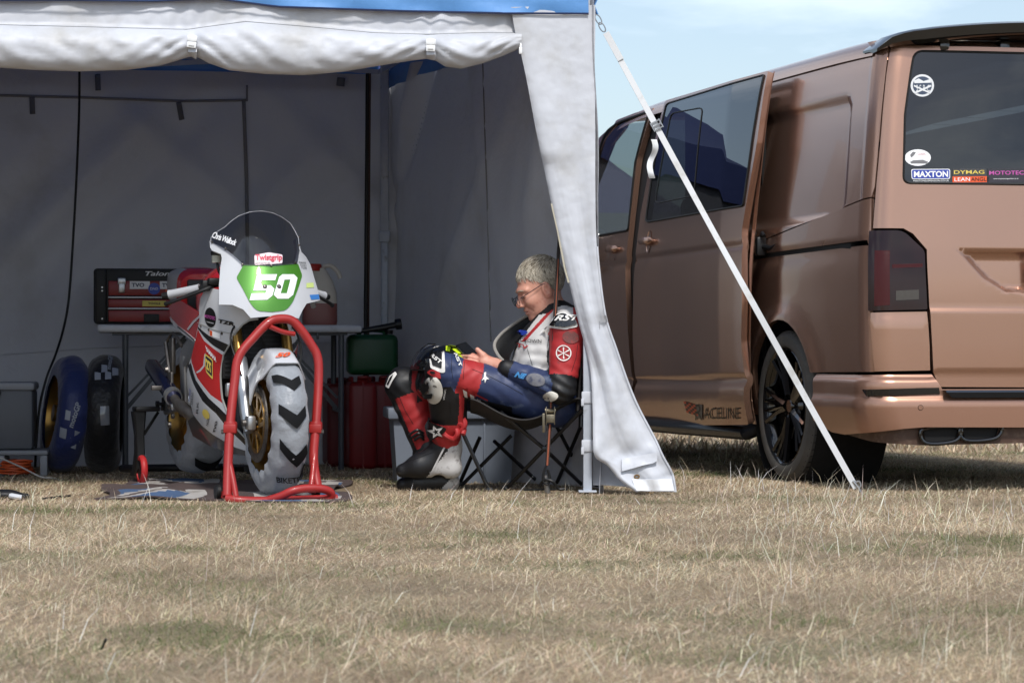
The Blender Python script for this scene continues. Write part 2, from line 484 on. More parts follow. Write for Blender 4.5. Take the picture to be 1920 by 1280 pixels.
# ------------------------------------------------------------------ ground
m_ground = mat('dry_soil', (138, 120, 96), 0.95, var=(3.0, 0.25), dirt=(1.1, (122, 116, 88), 0.5, 0.75, 30.0, (92, 76, 58), 0.5, 0.8), bump=(60.0, 0.8, 0.02, 6))
g = MB(); xs = [-700, -60, -15] + [-6 + i * 0.5 for i in range(25)] + [15, 60, 700]; ys = [-300, -30, 0] + [2 + i * 0.5 for i in range(33)] + [30, 80, 1500]
g.grid([[(x, y, 0.0) for x in xs] for y in ys])
gr = g.build('ground', m_ground); gr['kind'] = 'structure'

# ------------------------------------------------------------------ gazebo tent
m_wall = mat('silver_polyester', (196, 199, 206), 0.5, sheen=0.15, var=(2.3, 0.05), dirt=(3.0, (168, 166, 161), 0.52, 0.82), bump=(4.0, 0.42, 0.05, 3, 30.0, 0.15, 0.006, 4, 900.0, 0.12, 0.001, 2), transl=0.05)
m_wall.node_tree  # same cloth for every wall
m_wallin = mat('grey_polyester_inside', (206, 206, 209), 0.6, sheen=0.2, dirt=(2.2, (180, 177, 172), 0.55, 0.8), bump=(4.0, 0.7, 0.03, 6), transl=0.29)
m_wallout = mat('grey_polyester_outside', (176, 178, 184), 0.6, dirt=(2.2, (150, 150, 150), 0.55, 0.8), bump=(4.0, 0.6, 0.03, 6), transl=0.4)  # outer face toned darker than the inside, set by reflections and indoor light
m_blue = mat('blue_canopy', (96, 152, 212), 0.5, sheen=0.2, var=(3.0, 0.06), bump=(7.0, 0.3, 0.015, 4), transl=0.2)
m_leg = mat('white_powder_coat', (178, 184, 193), 0.35, var=(30, 0.06), dirt=(14, (120, 118, 112), 0.62, 0.75))
m_plast = mat('white_plastic', (232, 234, 236), 0.3, var=(40, 0.04))
m_zip = mat('dark_zip_tape', (132, 130, 127), 0.7, bump=(300, 0.4, 0.002, 2))
m_dkgrey = mat('dark_grey_webbing', (104, 105, 108), 0.75, bump=(400, 0.4, 0.001, 2))
m_steel = mat('dull_steel', (160, 162, 165), 0.35, metal=0.9, var=(30, 0.15))
m_black = mat('black_plastic', (22, 22, 23), 0.4, var=(20, 0.2), bump=(150, 0.08, 0.001, 3))
m_brass = mat('brass_eyelet', (150, 120, 80), 0.4, metal=0.8)

FR = Vector((0.31, 10.97, 0)); BR = Vector((-0.70, 13.97, 0))
dF = Vector((-0.9917, -0.129, 0)); dB = Vector((-0.989, -0.148, 0)); TW = 3.05
FL = FR + dF * TW; BL = BR + dB * TW
ZE, ZV = 2.20, 1.985
tent = empty('gazebo_tent', FR, label='pop-up gazebo with blue canopy, silver-grey walls and rolled-up front', cat='gazebo')

def leg(p, name='leg'):
    o = empty  # each leg: one mesh of two nested square tubes
    b = MB(); b.box((p.x, p.y, 0.66), (0.036, 0.036, 1.30), 0.004); b.box((p.x, p.y, 1.70), (0.044, 0.044, 1.0), 0.005)
    b.box((p.x, p.y, 0.012), (0.075, 0.075, 0.008), 0.002); b.box((p.x, p.y, 1.20), (0.06, 0.06, 0.06), 0.006)
    l_ = b.build(name, m_leg, tent, world=True); return l_
leg(FR + Vector((0.003, 0.0, 0))); lBR = leg(BR + Vector((0.03, -0.05, 0))); leg(FL); leg(BL)
# velcro tabs that hold the flap to the leg
for z_, h_ in ((0.40, 0.05), (0.20, 0.05)):
    b = MB(); b.box((FR.x + 0.003, FR.y, z_), (0.05, 0.05, h_), 0.006); b.box((FR.x - 0.018, FR.y - 0.027, z_ - 0.02), (0.012, 0.006, 0.03), 0.002)
    b.build('wall_tab', m_wall, tent, world=True)

# canopy: valance + pitched roof
nv = 60; ctr = (FR + BL) / 2 + Vector((0, 0, 3.0))
def valance(A, B, zb, name='valance'):
    P = []
    nrm = (B - A).cross(Vector((0, 0, 1))).normalized()
    if nrm.dot(A - ctr) < 0 and nrm.dot(B - ctr) < 0: nrm = -nrm
    for j in range(8):
        row = []
        for i in range(nv + 1):
            t = i / nv; p = A.lerp(B, t); bot = zb(t); z = ZE + 0.034 + (bot - ZE - 0.034) * j / 7
            wv = 0.006 * float(wav(t * 9 + j * 0.25, j * 0.15, 3)) * (0.4 + j / 7)
            row.append(p + nrm * ((0.035 + wv + 0.012 * j / 7) if j else -0.004) + Vector((0, 0, z)))
        P.append(row)
    b = MB(); b.grid(P); o = b.build(name, m_blue, tent, world=True, sharp=0)
    thicken(o, 0.004); return o
fx = [0.0, 0.11, 0.25, 0.42, 0.505, 0.58, 0.70, 0.85, 1.0]; fz = [1.985, 1.981, 1.983, 1.992, 2.022, 2.006, 2.004, 1.995, 1.99]
valance(FR, FL, lambda t: interp(t, fx, fz)); valance(BR, FR, lambda t: 1.985 + 0.01 * math.sin(t * 9)); valance(BR, BL, lambda t: 1.985); valance(BL, FL, lambda t: 1.985)
# dark hem piping under the front valance
b = MB(); b.tube([FR.lerp(FL, i / 60) + Vector((0.006, -0.055, interp(i / 60, fx, fz) - 0.002)) for i in range(61)], 0.004, 6); b.build('valance_hem', mat('navy_binding', (24, 40, 78), 0.7), tent, world=True)
apex = (FR + BL + FL + BR) / 4 + Vector((0, 0, 2.95))
for A, B in ((FR, FL), (BR, FR), (BL, BR), (FL, BL)):
    P = []
    for j in range(13):
        v = j / 12; row = []
        for i in range(25):
            t = i / 24; p = (A.lerp(B, t) + Vector((0, 0, ZE + 0.03))).lerp(apex, v)
            p.z -= 0.09 * math.sin(math.pi * v) * (0.35 + 0.65 * math.sin(math.pi * t)); row.append(p)
        P.append(row)
    b = MB(); b.grid(P); o = b.build('canopy_panel', m_blue, tent, world=True, sharp=0)
    thicken(o, 0.003)
# truss bars
for A, B in ((FR, FL), (BR, FR), (BL, BR), (FL, BL)):
    Mi = A.lerp(B, 0.5)
    for p, q in ((A, Mi), (Mi, B)):
        for z0, z1 in ((2.17, 2.07), (2.07, 2.17)):
            b = MB(); b.bar(p + Vector((0, 0, z0)), q + Vector((0, 0, z1)), 0.012, 0.026); b.build('truss_bar', m_leg, tent, world=True)

# walls
def wallsheet(A, B, name, ztop, zbot, inward, nx, nz, amp, seed, mat_, mud=0.0, folds=()):
    P = []; d = (B - A); L_ = d.length
    for j in range(nz + 1):
        v = j / nz; row = []
        for i in range(nx + 1):
            t = i / nx; z = ztop + (zbot - ztop) * v; p = A.lerp(B, t)
            o = amp * (0.2 + 0.8 * math.sin(math.pi * min(1, v * 1.05) * 0.5)) * float(wav(t * L_ * 0.55 + v * 0.35, v * 0.5 * (zbot - ztop), seed, 6, 0.9, 0.62))
            for (t0, v0, dt, dv, am, wd) in folds:      # diagonal tension folds
                u = (t - t0) * dv - (v - v0) * dt; al = (t - t0) * dt + (v - v0) * dv
                o += am * math.exp(-(u / wd) ** 2) * max(0.0, 1 - abs(al) / 0.5)
            if name == 'side_wall' and nx == 130: o -= math.exp(-((t - 0.85) / 0.13) ** 2) * (0.08 + 0.12 * min(1, max(0, (v - 0.5) / 0.4))) * min(1, max(0, (v - 0.40) / 0.2))
            if mud and v > 0.93: o += mud * ((v - 0.93) / 0.07) ** 2
            row.append(p + inward * o + Vector((0, 0, z)))
        P.append(row)
    b = MB(); b.grid(P); o = b.build(name, mat_, tent, world=True, sharp=0)
    thicken(o, 0.003, 1 if isinstance(mat_, list) else None)
    return o, P
inB = Vector((0.148, -0.989, 0)); inR = Vector((-0.948, -0.319, 0)); inL = Vector((0.95, 0.32, 0))
bf = [(0.2 + 0.13 * k, 0.35 + 0.1 * math.sin(k * 2.1), 0.5, 0.86, 0.07 * (1 if k % 2 else -0.7), 0.03) for k in range(7)] + [(0.06, 0.1, 0.55, 0.83, 0.06, 0.03), (0.12, 0.3, -0.5, 0.86, 0.05, 0.03), (0.42, 0.2, -0.6, 0.8, 0.05, 0.03), (0.55, 0.5, 0.3, 0.95, 0.05, 0.04), (0.3, 0.6, -0.4, 0.9, 0.05, 0.04)]
wb, PB = wallsheet(BR + Vector((0.30, 0.06, 0)), BL, 'back_wall', 2.06, 0.0, inB, 150, 90, 0.024, 5, m_wallin, folds=bf)
sf = [(0.12, 0.12, -0.45, 0.89, 0.07, 0.025), (0.1, 0.2, -0.6, 0.8, -0.06, 0.025), (0.5, 0.15, 0.3, 0.95, 0.04, 0.035), (0.75, 0.4, -0.3, 0.95, 0.035, 0.04), (0.4, 0.5, -0.6, 0.8, 0.04, 0.035)]
ws, PS = wallsheet(BR + Vector((0.06, 0.03, 0)), FR + Vector((0.032, -0.055, 0)), 'side_wall', 2.06, 0.0, inR, 130, 80, 0.024, 9, [m_wallout, m_wallin], folds=sf)
wallsheet(BL + Vector((-0.05, 0, 0)), FL + Vector((-0.05, 0.03, 0)), 'side_wall', 2.06, 0.0, inL, 60, 50, 0.02, 12, m_wallin)
def onsheet(P, px, py, off):
    """point on a wall sheet seen at that place in the photograph"""
    best = min(((proj(p)[0] - px) ** 2 + (proj(p)[1] - py) ** 2, i, j) for i, r_ in enumerate(P) for j, p in enumerate(r_))
    p = P[best[1]][best[2]]; return W(px, py, p.y - off)
# zip tapes, straps, seam and the skirt join on the back wall
def strip(P, pts, wd, name, m_, off=0.012, up=(0, -1, 0)):
    path = []
    for a, b_ in zip(pts[:-1], pts[1:]):
        for k in range(10): path.append(onsheet(P, a[0] + (b_[0] - a[0]) * k / 10, a[1] + (b_[1] - a[1]) * k / 10, off))
    path.append(onsheet(P, pts[-1][0], pts[-1][1], off))
    b = MB(); b.tube(path, wd / 2, 6, flat=0.3, up=up); return b.build(name, m_, tent, world=True, sharp=0)
strip(PB, [(-40, 178), (150, 183), (345, 190), (462, 188)], 0.016, 'zip_tape', m_zip)
strip(PB, [(457, 190), (462, 330), (464, 450), (463, 560)], 0.022, 'zip_tape', m_zip)
strip(PB, [(463, 160), (463, 190)], 0.012, 'zip_tape', m_zip)
strip(PS, [(905, 118), (909, 250), (914, 400), (918, 560), (920, 640)], 0.007, 'wall_seam', m_zip, 0.016)
for a, b_ in (((60, 182), (61, 214)), ((335, 192), (341, 225)), ((183, 140), (184, 170)), ((640, 146), (638, 162))):
    strip(PB, [a, b_], 0.032 if a[0] != 640 else 0.05, 'tie_strap', m_dkgrey, 0.02)
strip(PB, [(-40, 668), (180, 652), (330, 648), (480, 646), (700, 640)], 0.006, 'skirt_seam', m_wallin, 0.008)
# mud skirt on the ground behind the chair, turned outward at the corner
P = [[W(px, py, Y) for px, py, Y in row] for row in (
    [(1112, 846, 11.06), (1140, 852, 11.06), (1185, 862, 11.05), (1215, 880, 11.03)],
    [(1112, 868, 11.03), (1142, 876, 11.02), (1178, 886, 11.00), (1210, 897, 10.99)],
    [(1112, 892, 11.00), (1142, 898, 10.99), (1172, 903, 10.98), (1200, 912, 10.96)],
    [(1112, 909, 10.97), (1142, 910, 10.95), (1172, 912, 10.94), (1195, 918, 10.93)])]
b = MB(); b.grid(P); o = b.build('mud_skirt', m_wallin, tent, world=True, sharp=0); thicken(o, 0.003)

# rolled-up front wall
T0 = (1110 - 975) / 1110.0
def frontpt(px, py, off=0.0):
    """point on the front plane of the tent seen at px, py"""
    n = Vector((dF.y, -dF.x, 0)); d = Vector(((px - 960) / FPX, 1, 0)); k = (FR.dot(n)) / d.dot(n)
    return W(px, py, k - off)
topx = [-260, 0, 350, 460, 700, 860, 975, 1115]; topy = [-8, 4, 8, -2, 16, 22, 21, 20]
botx = [-260, -60, 0, 60, 150, 240, 300, 335, 352, 362, 375, 390, 430, 500, 570, 640, 720, 770, 795, 806, 818, 835, 865, 905, 945, 968, 978]
boty = [118, 122, 126, 130, 133, 130, 122, 112, 106, 105, 108, 117, 131, 138, 140, 134, 121, 113, 110, 109, 113, 124, 128, 118, 103, 93, 88]
seax = [-260, 0, 200, 350, 460, 570, 700, 800, 900, 975]; seay = [42, 48, 53, 57, 42, 51, 63, 66, 63, 63]
NP = 260; NV = 22; P = [[] for _ in range(NV + 9)]
pin = lambda px: max(math.exp(-((px - 362) / 22) ** 2), math.exp(-((px - 808) / 20) ** 2), math.exp(-((px - 978) / 22) ** 2))
for i in range(NP + 1):
    px = -260 + (978 + 260) * i / NP
    tp = interp(px, topx, topy); se = interp(px, seax, seay); bo = interp(px, botx, boty); q = pin(px); near = min(abs(px - 362), abs(px - 808), abs(px - 978))
    thick = 0.075 * (1 - 0.55 * q)
    k = 0
    for j in range(6):                       # flat header behind the valance, down to the seam
        v = j / 6; y = tp - 18 + (se - tp + 18) * v
        wv = 0.006 * v * float(wav(px / 90 + v * 1.1, v * 0.4, 21)) + 0.012 * v * math.exp(-near / 60) * math.sin(px * 0.16 + v * 2)
        P[k].append(frontpt(px, y, 0.012 + 0.01 * v + wv)); k += 1
    cz = (se + bo) / 2; hz = (bo - se) / 2
    for j in range(NV + 3):                  # the bundle, front, underside and back
        th = math.pi * (0.5 - 1.32 * j / (NV + 2)); y = cz - hz * math.sin(th)
        crease = 0.010 * math.exp(-near / 75) * math.sin(near * 0.13 + th * 7.5 + (2 if px > 362 else 0)) * (1 - q) * max(0, math.cos(th))
        wv = 0.007 * float(wav(px / 150 + th * 0.22, th * 0.35, 33)) + 0.0015 * float(wav(px / 60 + th * 0.9, th * 0.5, 35)) + crease
        P[k].append(frontpt(px, y, 0.02 + (thick + wv * 1.2) * math.cos(th))); k += 1
b = MB(); b.grid([r_ for r_ in P if r_]); roll = b.build('rolled_front_wall', m_wall, tent, world=True, sharp=0)
thicken(roll, 0.003)
# seam stitching of the header
def seam(pts, off, rad=0.0022, parent=roll, m_=None):
    b = MB(); b.tube([frontpt(x, y, off) for x, y in pts], rad, 5); return b.build('seam', m_ or mat('grey_seam_thread', (120, 122, 126), 0.8), tent, world=True)
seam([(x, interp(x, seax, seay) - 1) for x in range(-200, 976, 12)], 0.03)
# straps with side-release buckles
for cx, y0, y1, tilt in ((361, 58, 108, 3), (808, 66, 113, 1)):
    b = MB(); b.tube([frontpt(cx - tilt, y0, 0.032), frontpt(cx - tilt * 0.5, (y0 + y1) / 2 - 8, 0.06), frontpt(cx, y1 - 10, 0.075), frontpt(cx, y1 - 2, 0.05), frontpt(cx, y1 - 1, 0.0), frontpt(cx, y1 - 14, -0.035)], 0.018, 8, flat=0.1, up=(0, -1, 0))
    st = b.build('roll_strap', m_wall, tent, world=True)
    c = frontpt(cx - tilt * 0.3, (y0 + y1) / 2 - 5, 0.088); b = MB(); M_ = Matrix.Translation(c) @ Matrix.Rotation(R(7) * (1 if tilt > 1 else 0.3), 4, 'Y')
    b.box((0, 0, 0.012), (0.032, 0.014, 0.026), 0.004, M=M_); b.box((0, 0.001, -0.013), (0.038, 0.01, 0.026), 0.003, M=M_)
    for s_ in (-1, 1): b.box((s_ * 0.017, -0.001, 0.012), (0.006, 0.012, 0.022), 0.002, M=M_)
    b.box((0, -0.006, -0.012), (0.022, 0.004, 0.012), 0.001, M=M_)
    b.build('buckle', m_plast, tent, world=True)
b = MB(); c = frontpt(976, 95, 0.06); b.box(c, (0.014, 0.01, 0.03), 0.004); b.tube([c + Vector((0, 0, 0.014)), c + Vector((0.002, 0.01, 0.04)), c + Vector((-0.004, 0.03, 0.07))], 0.004, 6); b.build('zip_pull', m_plast, tent, world=True)

# hanging front flap beside the corner leg
lef = [(958, 14), (966, 60), (976, 96), (990, 160), (1005, 240), (1022, 320), (1045, 430), (1062, 505), (1085, 600), (1101, 660), (1109, 705), (1112, 770), (1113, 830), (1117, 856), (1140, 872), (1162, 898), (1192, 921)]
rig = [(1116, 10), (1116, 60), (1115, 100), (1115, 160), (1116, 240), (1116, 320), (1117, 410), (1121, 490), (1134, 590), (1155, 655), (1177, 718), (1197, 765), (1227, 822), (1241, 853), (1256, 880), (1262, 896), (1266, 922)]
lc = smoothpath([Vector((a, b_, 0)) for a, b_ in lef], 6); rc = smoothpath([Vector((a, b_, 0)) for a, b_ in rig], 6)
NC = 44; P = []
for j, (a, c) in enumerate(zip(lc, rc)):
    v = j / (len(lc) - 1); row = []
    for i in range(NC + 1):
        t = i / NC; x = a.x + (c.x - a.x) * t; y = a.y + (c.y - a.y) * t
        ampl = 0.002 + 0.030 * min(1, max(0, (v - 0.12) * 1.6))
        f = math.sin(t * 9.5 - v * 6.0 + 0.6) * 0.5 + 0.35 * math.sin(t * 4.3 + v * 9) + 0.22 * float(wav(t * 1.2, v * 4, 44))
        hg = 0.018 * math.exp(-((v - 0.80) / 0.05) ** 2) * math.sin(t * 7 + 1.0)
        Yf = frontpt(x, y, 0.0).y if v < 0.3 else FR.y
        Yd = Yf - 0.042 - ampl * (0.6 + f) * (1 - 0.35 * t) - 0.02 * v + (0.03 * t if v > 0.5 else 0) - hg
        edge = math.exp(-t / 0.05) * 0.02 * min(1, v * 3)
        row.append(W(x, y, Yd + edge))
    P.append(row)
b = MB(); b.grid(P); flap = b.build('front_flap', m_wall, tent, world=True, sharp=0); thicken(flap, 0.003)
PF = P
def onflap(px, py, off): return onsheet(PF, px, py, off)
b = MB(); b.tube([onflap(x, y, 0.006) for x, y in ((1034, 382), (1045, 430), (1058, 500), (1066, 530))], 0.004, 5); b.build('zip_edge', mat('cream_zip', (190, 184, 165), 0.6), tent, world=True)
b = MB(); b.tube([p + Vector((0.002, -0.004, 0)) for p in [r_[-1] for r_ in PF][40:]], 0.0045, 6); b.build('flap_hem', m_wall, tent, world=True)
# toggle flap with square corners near the hem, brass eyelets
pk = [[onflap(1165 + (1232 - 1165) * i / 8, 861 + 10 * v + (-14 - 4 * v) * i / 8 + 18 * v * (1 if i < 8 else 0.8), 0.012 + 0.006 * v) for i in range(9)] for v in (0, 0.33, 0.66, 0.8)]
b = MB(); b.grid(pk); o = b.build('toggle_flap', m_wall, tent, world=True, sharp=0); thicken(o, 0.006)
for ex, ey in ((1194, 893), (1221, 921)):
    c = onflap(ex, ey, 0.008); b = MB(); b.tube([c + Vector((0.010 * math.cos(t), 0.0, 0.007 * math.sin(t))) for t in [k * math.pi / 6 for k in range(12)]], 0.003, 6, closed=True); b.build('eyelet', m_brass, tent, world=True)
b = MB(); b.grid([[onflap(x, y, 0.007) for x in np.linspace(1184 + (y - 897) * 0.4, 1258 + (y - 897) * 0.25, 11)] for y in (898, 906, 913, 920)])
o = b.build('white_hem_patch', mat('white_pvc', (226, 228, 232), 0.4, bump=(20, 0.3, 0.005, 3)), tent, world=True, sharp=0); thicken(o, 0.003)

# ------------------------------------------------------------------ white guy strap with buckle, carabiner and peg
top = W(1119, 36, FR.y); peg = Vector(((1608 - 960) / FPX * 10.86, 10.86, 0.0))
guy = empty('guy_strap', peg, label='white webbing guy strap running from gazebo corner to ground peg', cat='guy strap')
m_web = mat('white_webbing', (206, 208, 210), 0.6, bump=(350, 0.5, 0.001, 2), dirt=(9, (170, 168, 160), 0.55, 0.8))
a = W(1136, 62, FR.y); e = peg + Vector((-0.006, 0, 0.03))
P = []
for k in range(61):
    v = k / 60; c = a.lerp(e, v) + Vector((0, 0, -0.012 * math.sin(math.pi * v))); tw = 0.35 * math.sin(v * 5.2) * math.sin(math.pi * v) + 0.12 * math.sin(v * 17); d_ = (e - a).normalized(); pr_ = d_.cross(Vector((0, -1, 0))).normalized()
    P.append([c + (pr_ * math.cos(tw) + Vector((0, -1, 0)) * math.sin(tw)) * 0.0125 * s_ for s_ in (-1, -0.5, 0, 0.5, 1)])
b = MB(); b.grid(P); o = b.build('webbing', m_web, guy, world=True, sharp=0); thicken(o, 0.0025)
mid = a.lerp(e, (1232 - 1136) / (1605 - 1136)); dr = (e - a).normalized()
b = MB(); b.bar(a + Vector((0, -0.004, 0)), a.lerp(e, 0.06) + Vector((0, -0.004, 0)), 0.027, 0.004, up=(0, -1, 0)); b.build('sewn_loop', m_web, guy, world=True)
b = MB(); pr = dr.cross(Vector((0, -1, 0))).normalized()
for k in (-1, 0, 1): b.bar(mid + dr * 0.016 * k - pr * 0.022 + Vector((0, -0.006, 0)), mid + dr * 0.016 * k + pr * 0.022 + Vector((0, -0.006, 0)), 0.005, 0.006, up=(0, -1, 0))
for k in (-1, 1): b.bar(mid - dr * 0.02 + pr * 0.02 * k + Vector((0, -0.006, 0)), mid + dr * 0.02 + pr * 0.02 * k + Vector((0, -0.006, 0)), 0.004, 0.005, up=(0, -1, 0))
b.build('ladder_buckle', m_steel, guy, world=True)
# loose tail of the strap
P = []
for k in range(25):
    v = k / 24; c = W(1226 + 4 * math.sin(v * 7) - 6 * v, 262 + 72 * v, FR.y - 0.03 - 0.012 * math.sin(v * 9)); P.append([c + Vector((s_ * 0.012, 0.006 * s_ * math.sin(v * 11), 0)) for s_ in (-1, 0, 1)])
b = MB(); b.grid(P); o = b.build('loose_tail', m_web, guy, world=True, sharp=0); thicken(o, 0.002)
b = MB()
for c0, c1 in (((1117, 28), (1127, 46)), ((1124, 43), (1134, 60))):
    p, q = W(*c0, FR.y), W(*c1, FR.y); d = (q - p); n_ = Vector((d.z, 0, -d.x)).normalized() * 0.009
    b.tube(smoothpath([p, p + d * 0.25 + n_, p + d * 0.75 + n_, q, p + d * 0.75 - n_, p + d * 0.25 - n_], 4, True), 0.0025, 6, closed=True)
b.build('carabiner', m_steel, guy, world=True)
b = MB(); b.tube([e + Vector((-0.012, 0, 0.03)), e + Vector((0.01, -0.004, 0.0)), peg + Vector((0.03, 0, -0.02))], 0.006, 7); b.tube(smoothpath([e + Vector((-0.01, 0, 0.02)), e + Vector((0.012, 0, 0.028)), e + Vector((0.018, 0, 0.008)), e + Vector((0.0, 0, -0.004))], 4), 0.004, 6)
b.build('peg', m_steel, guy, world=True)
# ------------------------------------------------------------------ panel van
m_paint = mat('copper_paint', (172, 134, 114), 0.24, metal=0.80, coat=0.4, flake=(900.0, 0.08), var=(1.3, 0.03))
m_inner = mat('van_dark_inner', (14, 14, 15), 0.8, var=(5, 0.2))  # near-black in place of the shade inside gaps and openings
m_gloss = mat('gloss_black', (9, 9, 10), 0.12, coat=0.8, var=(6, 0.1))
m_trim = mat('satin_black_trim', (20, 21, 23), 0.42, var=(12, 0.15), bump=(200, 0.1, 0.001, 2))
m_tyre = mat('tyre_rubber', (84, 82, 79), 0.85, var=(9, 0.15), dirt=(16, (112, 106, 98), 0.52, 0.8), bump=(120, 0.2, 0.002, 4))
m_glassd = glassmat('dark_tinted_glass', (0.05, 0.055, 0.06), ior=1.7); m_glassc = glassmat('clear_window_glass', (0.55, 0.6, 0.6))
m_rubber = mat('window_rubber', (12, 12, 12), 0.6)
m_dust = mat('dusty_paint', (170, 130, 110), 0.30, metal=0.75, coat=0.3, dirt=(170, (176, 152, 134), 0.60, 0.78), bump=(40, 0.05, 0.002, 3))
m_under = mat('underbody', (16, 15, 15), 0.9, bump=(20, 0.5, 0.01, 4))
m_white = mat('white_print', (232, 233, 235), 0.45); m_blk = mat('black_print', (14, 14, 15), 0.45); m_red = mat('red_print', (190, 40, 36), 0.45)
m_blu = mat('blue_print', (38, 60, 150), 0.45); m_yel = mat('yellow_print', (214, 190, 90), 0.45); m_org = mat('orange_print', (214, 84, 40), 0.45); m_mag = mat('magenta_print', (186, 84, 160), 0.45)

VFW = Vector((-0.2656, 0.9641, 0)); VLF = Vector((-0.9641, -0.2656, 0)); VO = Vector((1.493, 11.05, 0)) - VLF * 0.95
VROT = math.atan2(VFW.y, VFW.x); VM = Matrix.Translation(VO) @ Matrix.Rotation(VROT, 4, 'Z')
van = empty('parked_van', VO, VROT, label='copper bronze panel van with tinted windows and sliding door ajar', cat='van')

class Tab:
    def __init__(s, xs, ys, sig=0.03, n=1200):
        s.x0, s.x1 = xs[0], xs[-1]; g_ = np.linspace(s.x0, s.x1, n); y = np.interp(g_, xs, ys); h = (s.x1 - s.x0) / (n - 1)
        k = max(1, int(3 * sig / h)); ker = np.exp(-0.5 * (np.arange(-k, k + 1) * h / sig) ** 2); ker /= ker.sum()
        yp = np.concatenate([2 * y[0] - y[k:0:-1], y, 2 * y[-1] - y[-2:-k - 2:-1]]); s.y = np.convolve(yp, ker, 'valid'); s.n = n
    def __call__(s, x):
        t = (x - s.x0) / (s.x1 - s.x0) * (s.n - 1); t = max(0.0, min(s.n - 1.001, t)); i = int(t); f = t - i
        return float(s.y[i] * (1 - f) + s.y[i + 1] * f)
Wz = Tab([0.0, 0.15, 0.24, 0.36, 0.55, 0.75, 0.95, 1.06, 1.3, 1.6, 1.8, 1.9, 2.1], [0.83, 0.87, 0.905, 0.936, 0.949, 0.954, 0.953, 0.945, 0.918, 0.880, 0.848, 0.825, 0.77], 0.035)
Tp = Tab([-0.2, 0.3, 1.0, 2.8, 3.9, 4.5, 4.9, 5.2, 5.4], [0.985, 0.993, 1.0, 1.0, 0.99, 0.965, 0.92, 0.83, 0.72], 0.15)
Ln = Tab([0, 0.9, 1.05, 1.4, 1.8, 2.1], [0.0, 0.0, 0.012, 0.055, 0.115, 0.17], 0.06)
RC = 0.115; PHM = R(81.7); LC = RC * PHM
def body(a, z):
    wz = Wz(z)
    if a <= 0: s = 0.13 - a; return (s + Ln(z), wz * Tp(s), z)
    w0 = wz * 0.991
    if a <= LC:
        ph = a / RC; return (0.13 - RC * math.sin(ph) + Ln(z), w0 - RC * (1 - math.cos(ph)), z)
    ve = w0 - RC * (1 - math.cos(PHM)); v = ve - (a - LC) * math.sin(PHM); sb = 0.13 - RC * math.sin(PHM)
    bow = math.tan(R(8.3)) * ve / 2
    return (sb - bow * (1 - (v / ve) ** 2) + Ln(z), v, z)
B = Surf(body, VM)
GS = (-1.0, 0.9); GRR = (0.25, 0.9)
AC = LC + (0.954 * 0.991 - RC * (1 - math.cos(PHM))) / math.sin(PHM)     # arc length to the centre line at belt height
def mir(poly):
    def mx_(p):
        z = p[1]; w0 = Wz(z) * 0.991; ve = w0 - RC * (1 - math.cos(PHM)); c = LC + ve / math.sin(PHM); return (2 * c - p[0], z)
    return [mx_(p) for p in poly][::-1]
def sstep(x): x = max(0.0, min(1.0, x)); return x * x * (3 - 2 * x)

# wheel arch circle in (a, z)
WS, WZ_, WR, AR = 1.0, 0.345, 0.345, 0.392
def aw(s): return 0.13 - s
arch = [(aw(WS) + AR * math.cos(t), WZ_ + AR * math.sin(t)) for t in [math.pi * k / 20 for k in range(21)]]
def archb(a, z):
    d = math.hypot(a - aw(WS), z - WZ_) - AR; return 0.022 * math.exp(-(d / 0.055) ** 2) if z > 0.2 else 0
# upper and lower quarter panel
seamR = B.pxs([(1668, 82), (1660, 140), (1650, 240), (1640, 350)], GS); s369 = B.inv(1634, 369, GS)
upq = [(-1.75, 1.10)] + [(aw(WS) - 0.3, 1.105), s369] + seamR[::-1] + [(0.02, 1.868), (-1.75, 1.872)]
bl = B.pxs([(1413, 150), (1608, 106), (1584, 362), (1413, 378)], GS)
zt0 = 1.10
a_r = sum(p[0] for p in bl[1:3]) / 2
def blank(a, z):
    dx = min(a_r - 0.0 - a, 9); dz0 = z - 1.165; dz1 = 1.70 - z; d = min(dx, dz0, dz1)
    if dx < 0.10 and dz0 < 0.10: d = min(d, 0.10 - math.hypot(0.10 - dx, 0.10 - dz0))
    if dx < 0.07 and dz1 < 0.07: d = min(d, 0.07 - math.hypot(0.07 - dx, 0.07 - dz1))
    return -0.014 * sstep(d / 0.045 + 0.3)
panel('upper_quarter_panel', B, upq, [m_paint], van, step=(0.022, 0.02), flange=0.03, bulge=blank)
s375 = (s369[0], s369[1] - 0.006)
lowR = B.pxs([(1633, 432), (1630, 500), (1629, 583), (1634, 640), (1638, 697)], GS)
bt = B.inv(1548, 700, GS); btz = bt[1]
ar2 = [p for p in arch if p[1] > btz + 0.004]
slot = B.pxs([(1400, 480), (1625, 450), (1626, 459), (1400, 488)], GS)
slot = [(-1.5, slot[3][1]), slot[2], slot[1], (-1.5, slot[0][1])]
lowq = [(-1.75, 1.094), (aw(WS) - 0.3, 1.099), s375] + lowR + [(ar2[0][0], btz + 0.004)] + ar2 + [(ar2[-1][0], btz), (ar2[-1][0], 0.3), (-1.75, 0.3)]
def lowb(a, z):
    zc = slot[0][1] + (slot[1][1] - slot[0][1]) * (a + 1.5) / (slot[1][0] + 1.5)
    return archb(a, z) - 0.010 * math.exp(-((z - zc) / 0.02) ** 2) - 0.006 * sstep((zc - z) / 0.02) * (1 if z > 0 else 0)
panel('lower_quarter_panel', B, lowq, [m_paint], van, holes=[slot], step=(0.05, 0.045), flange=0.025, bulge=lowb)
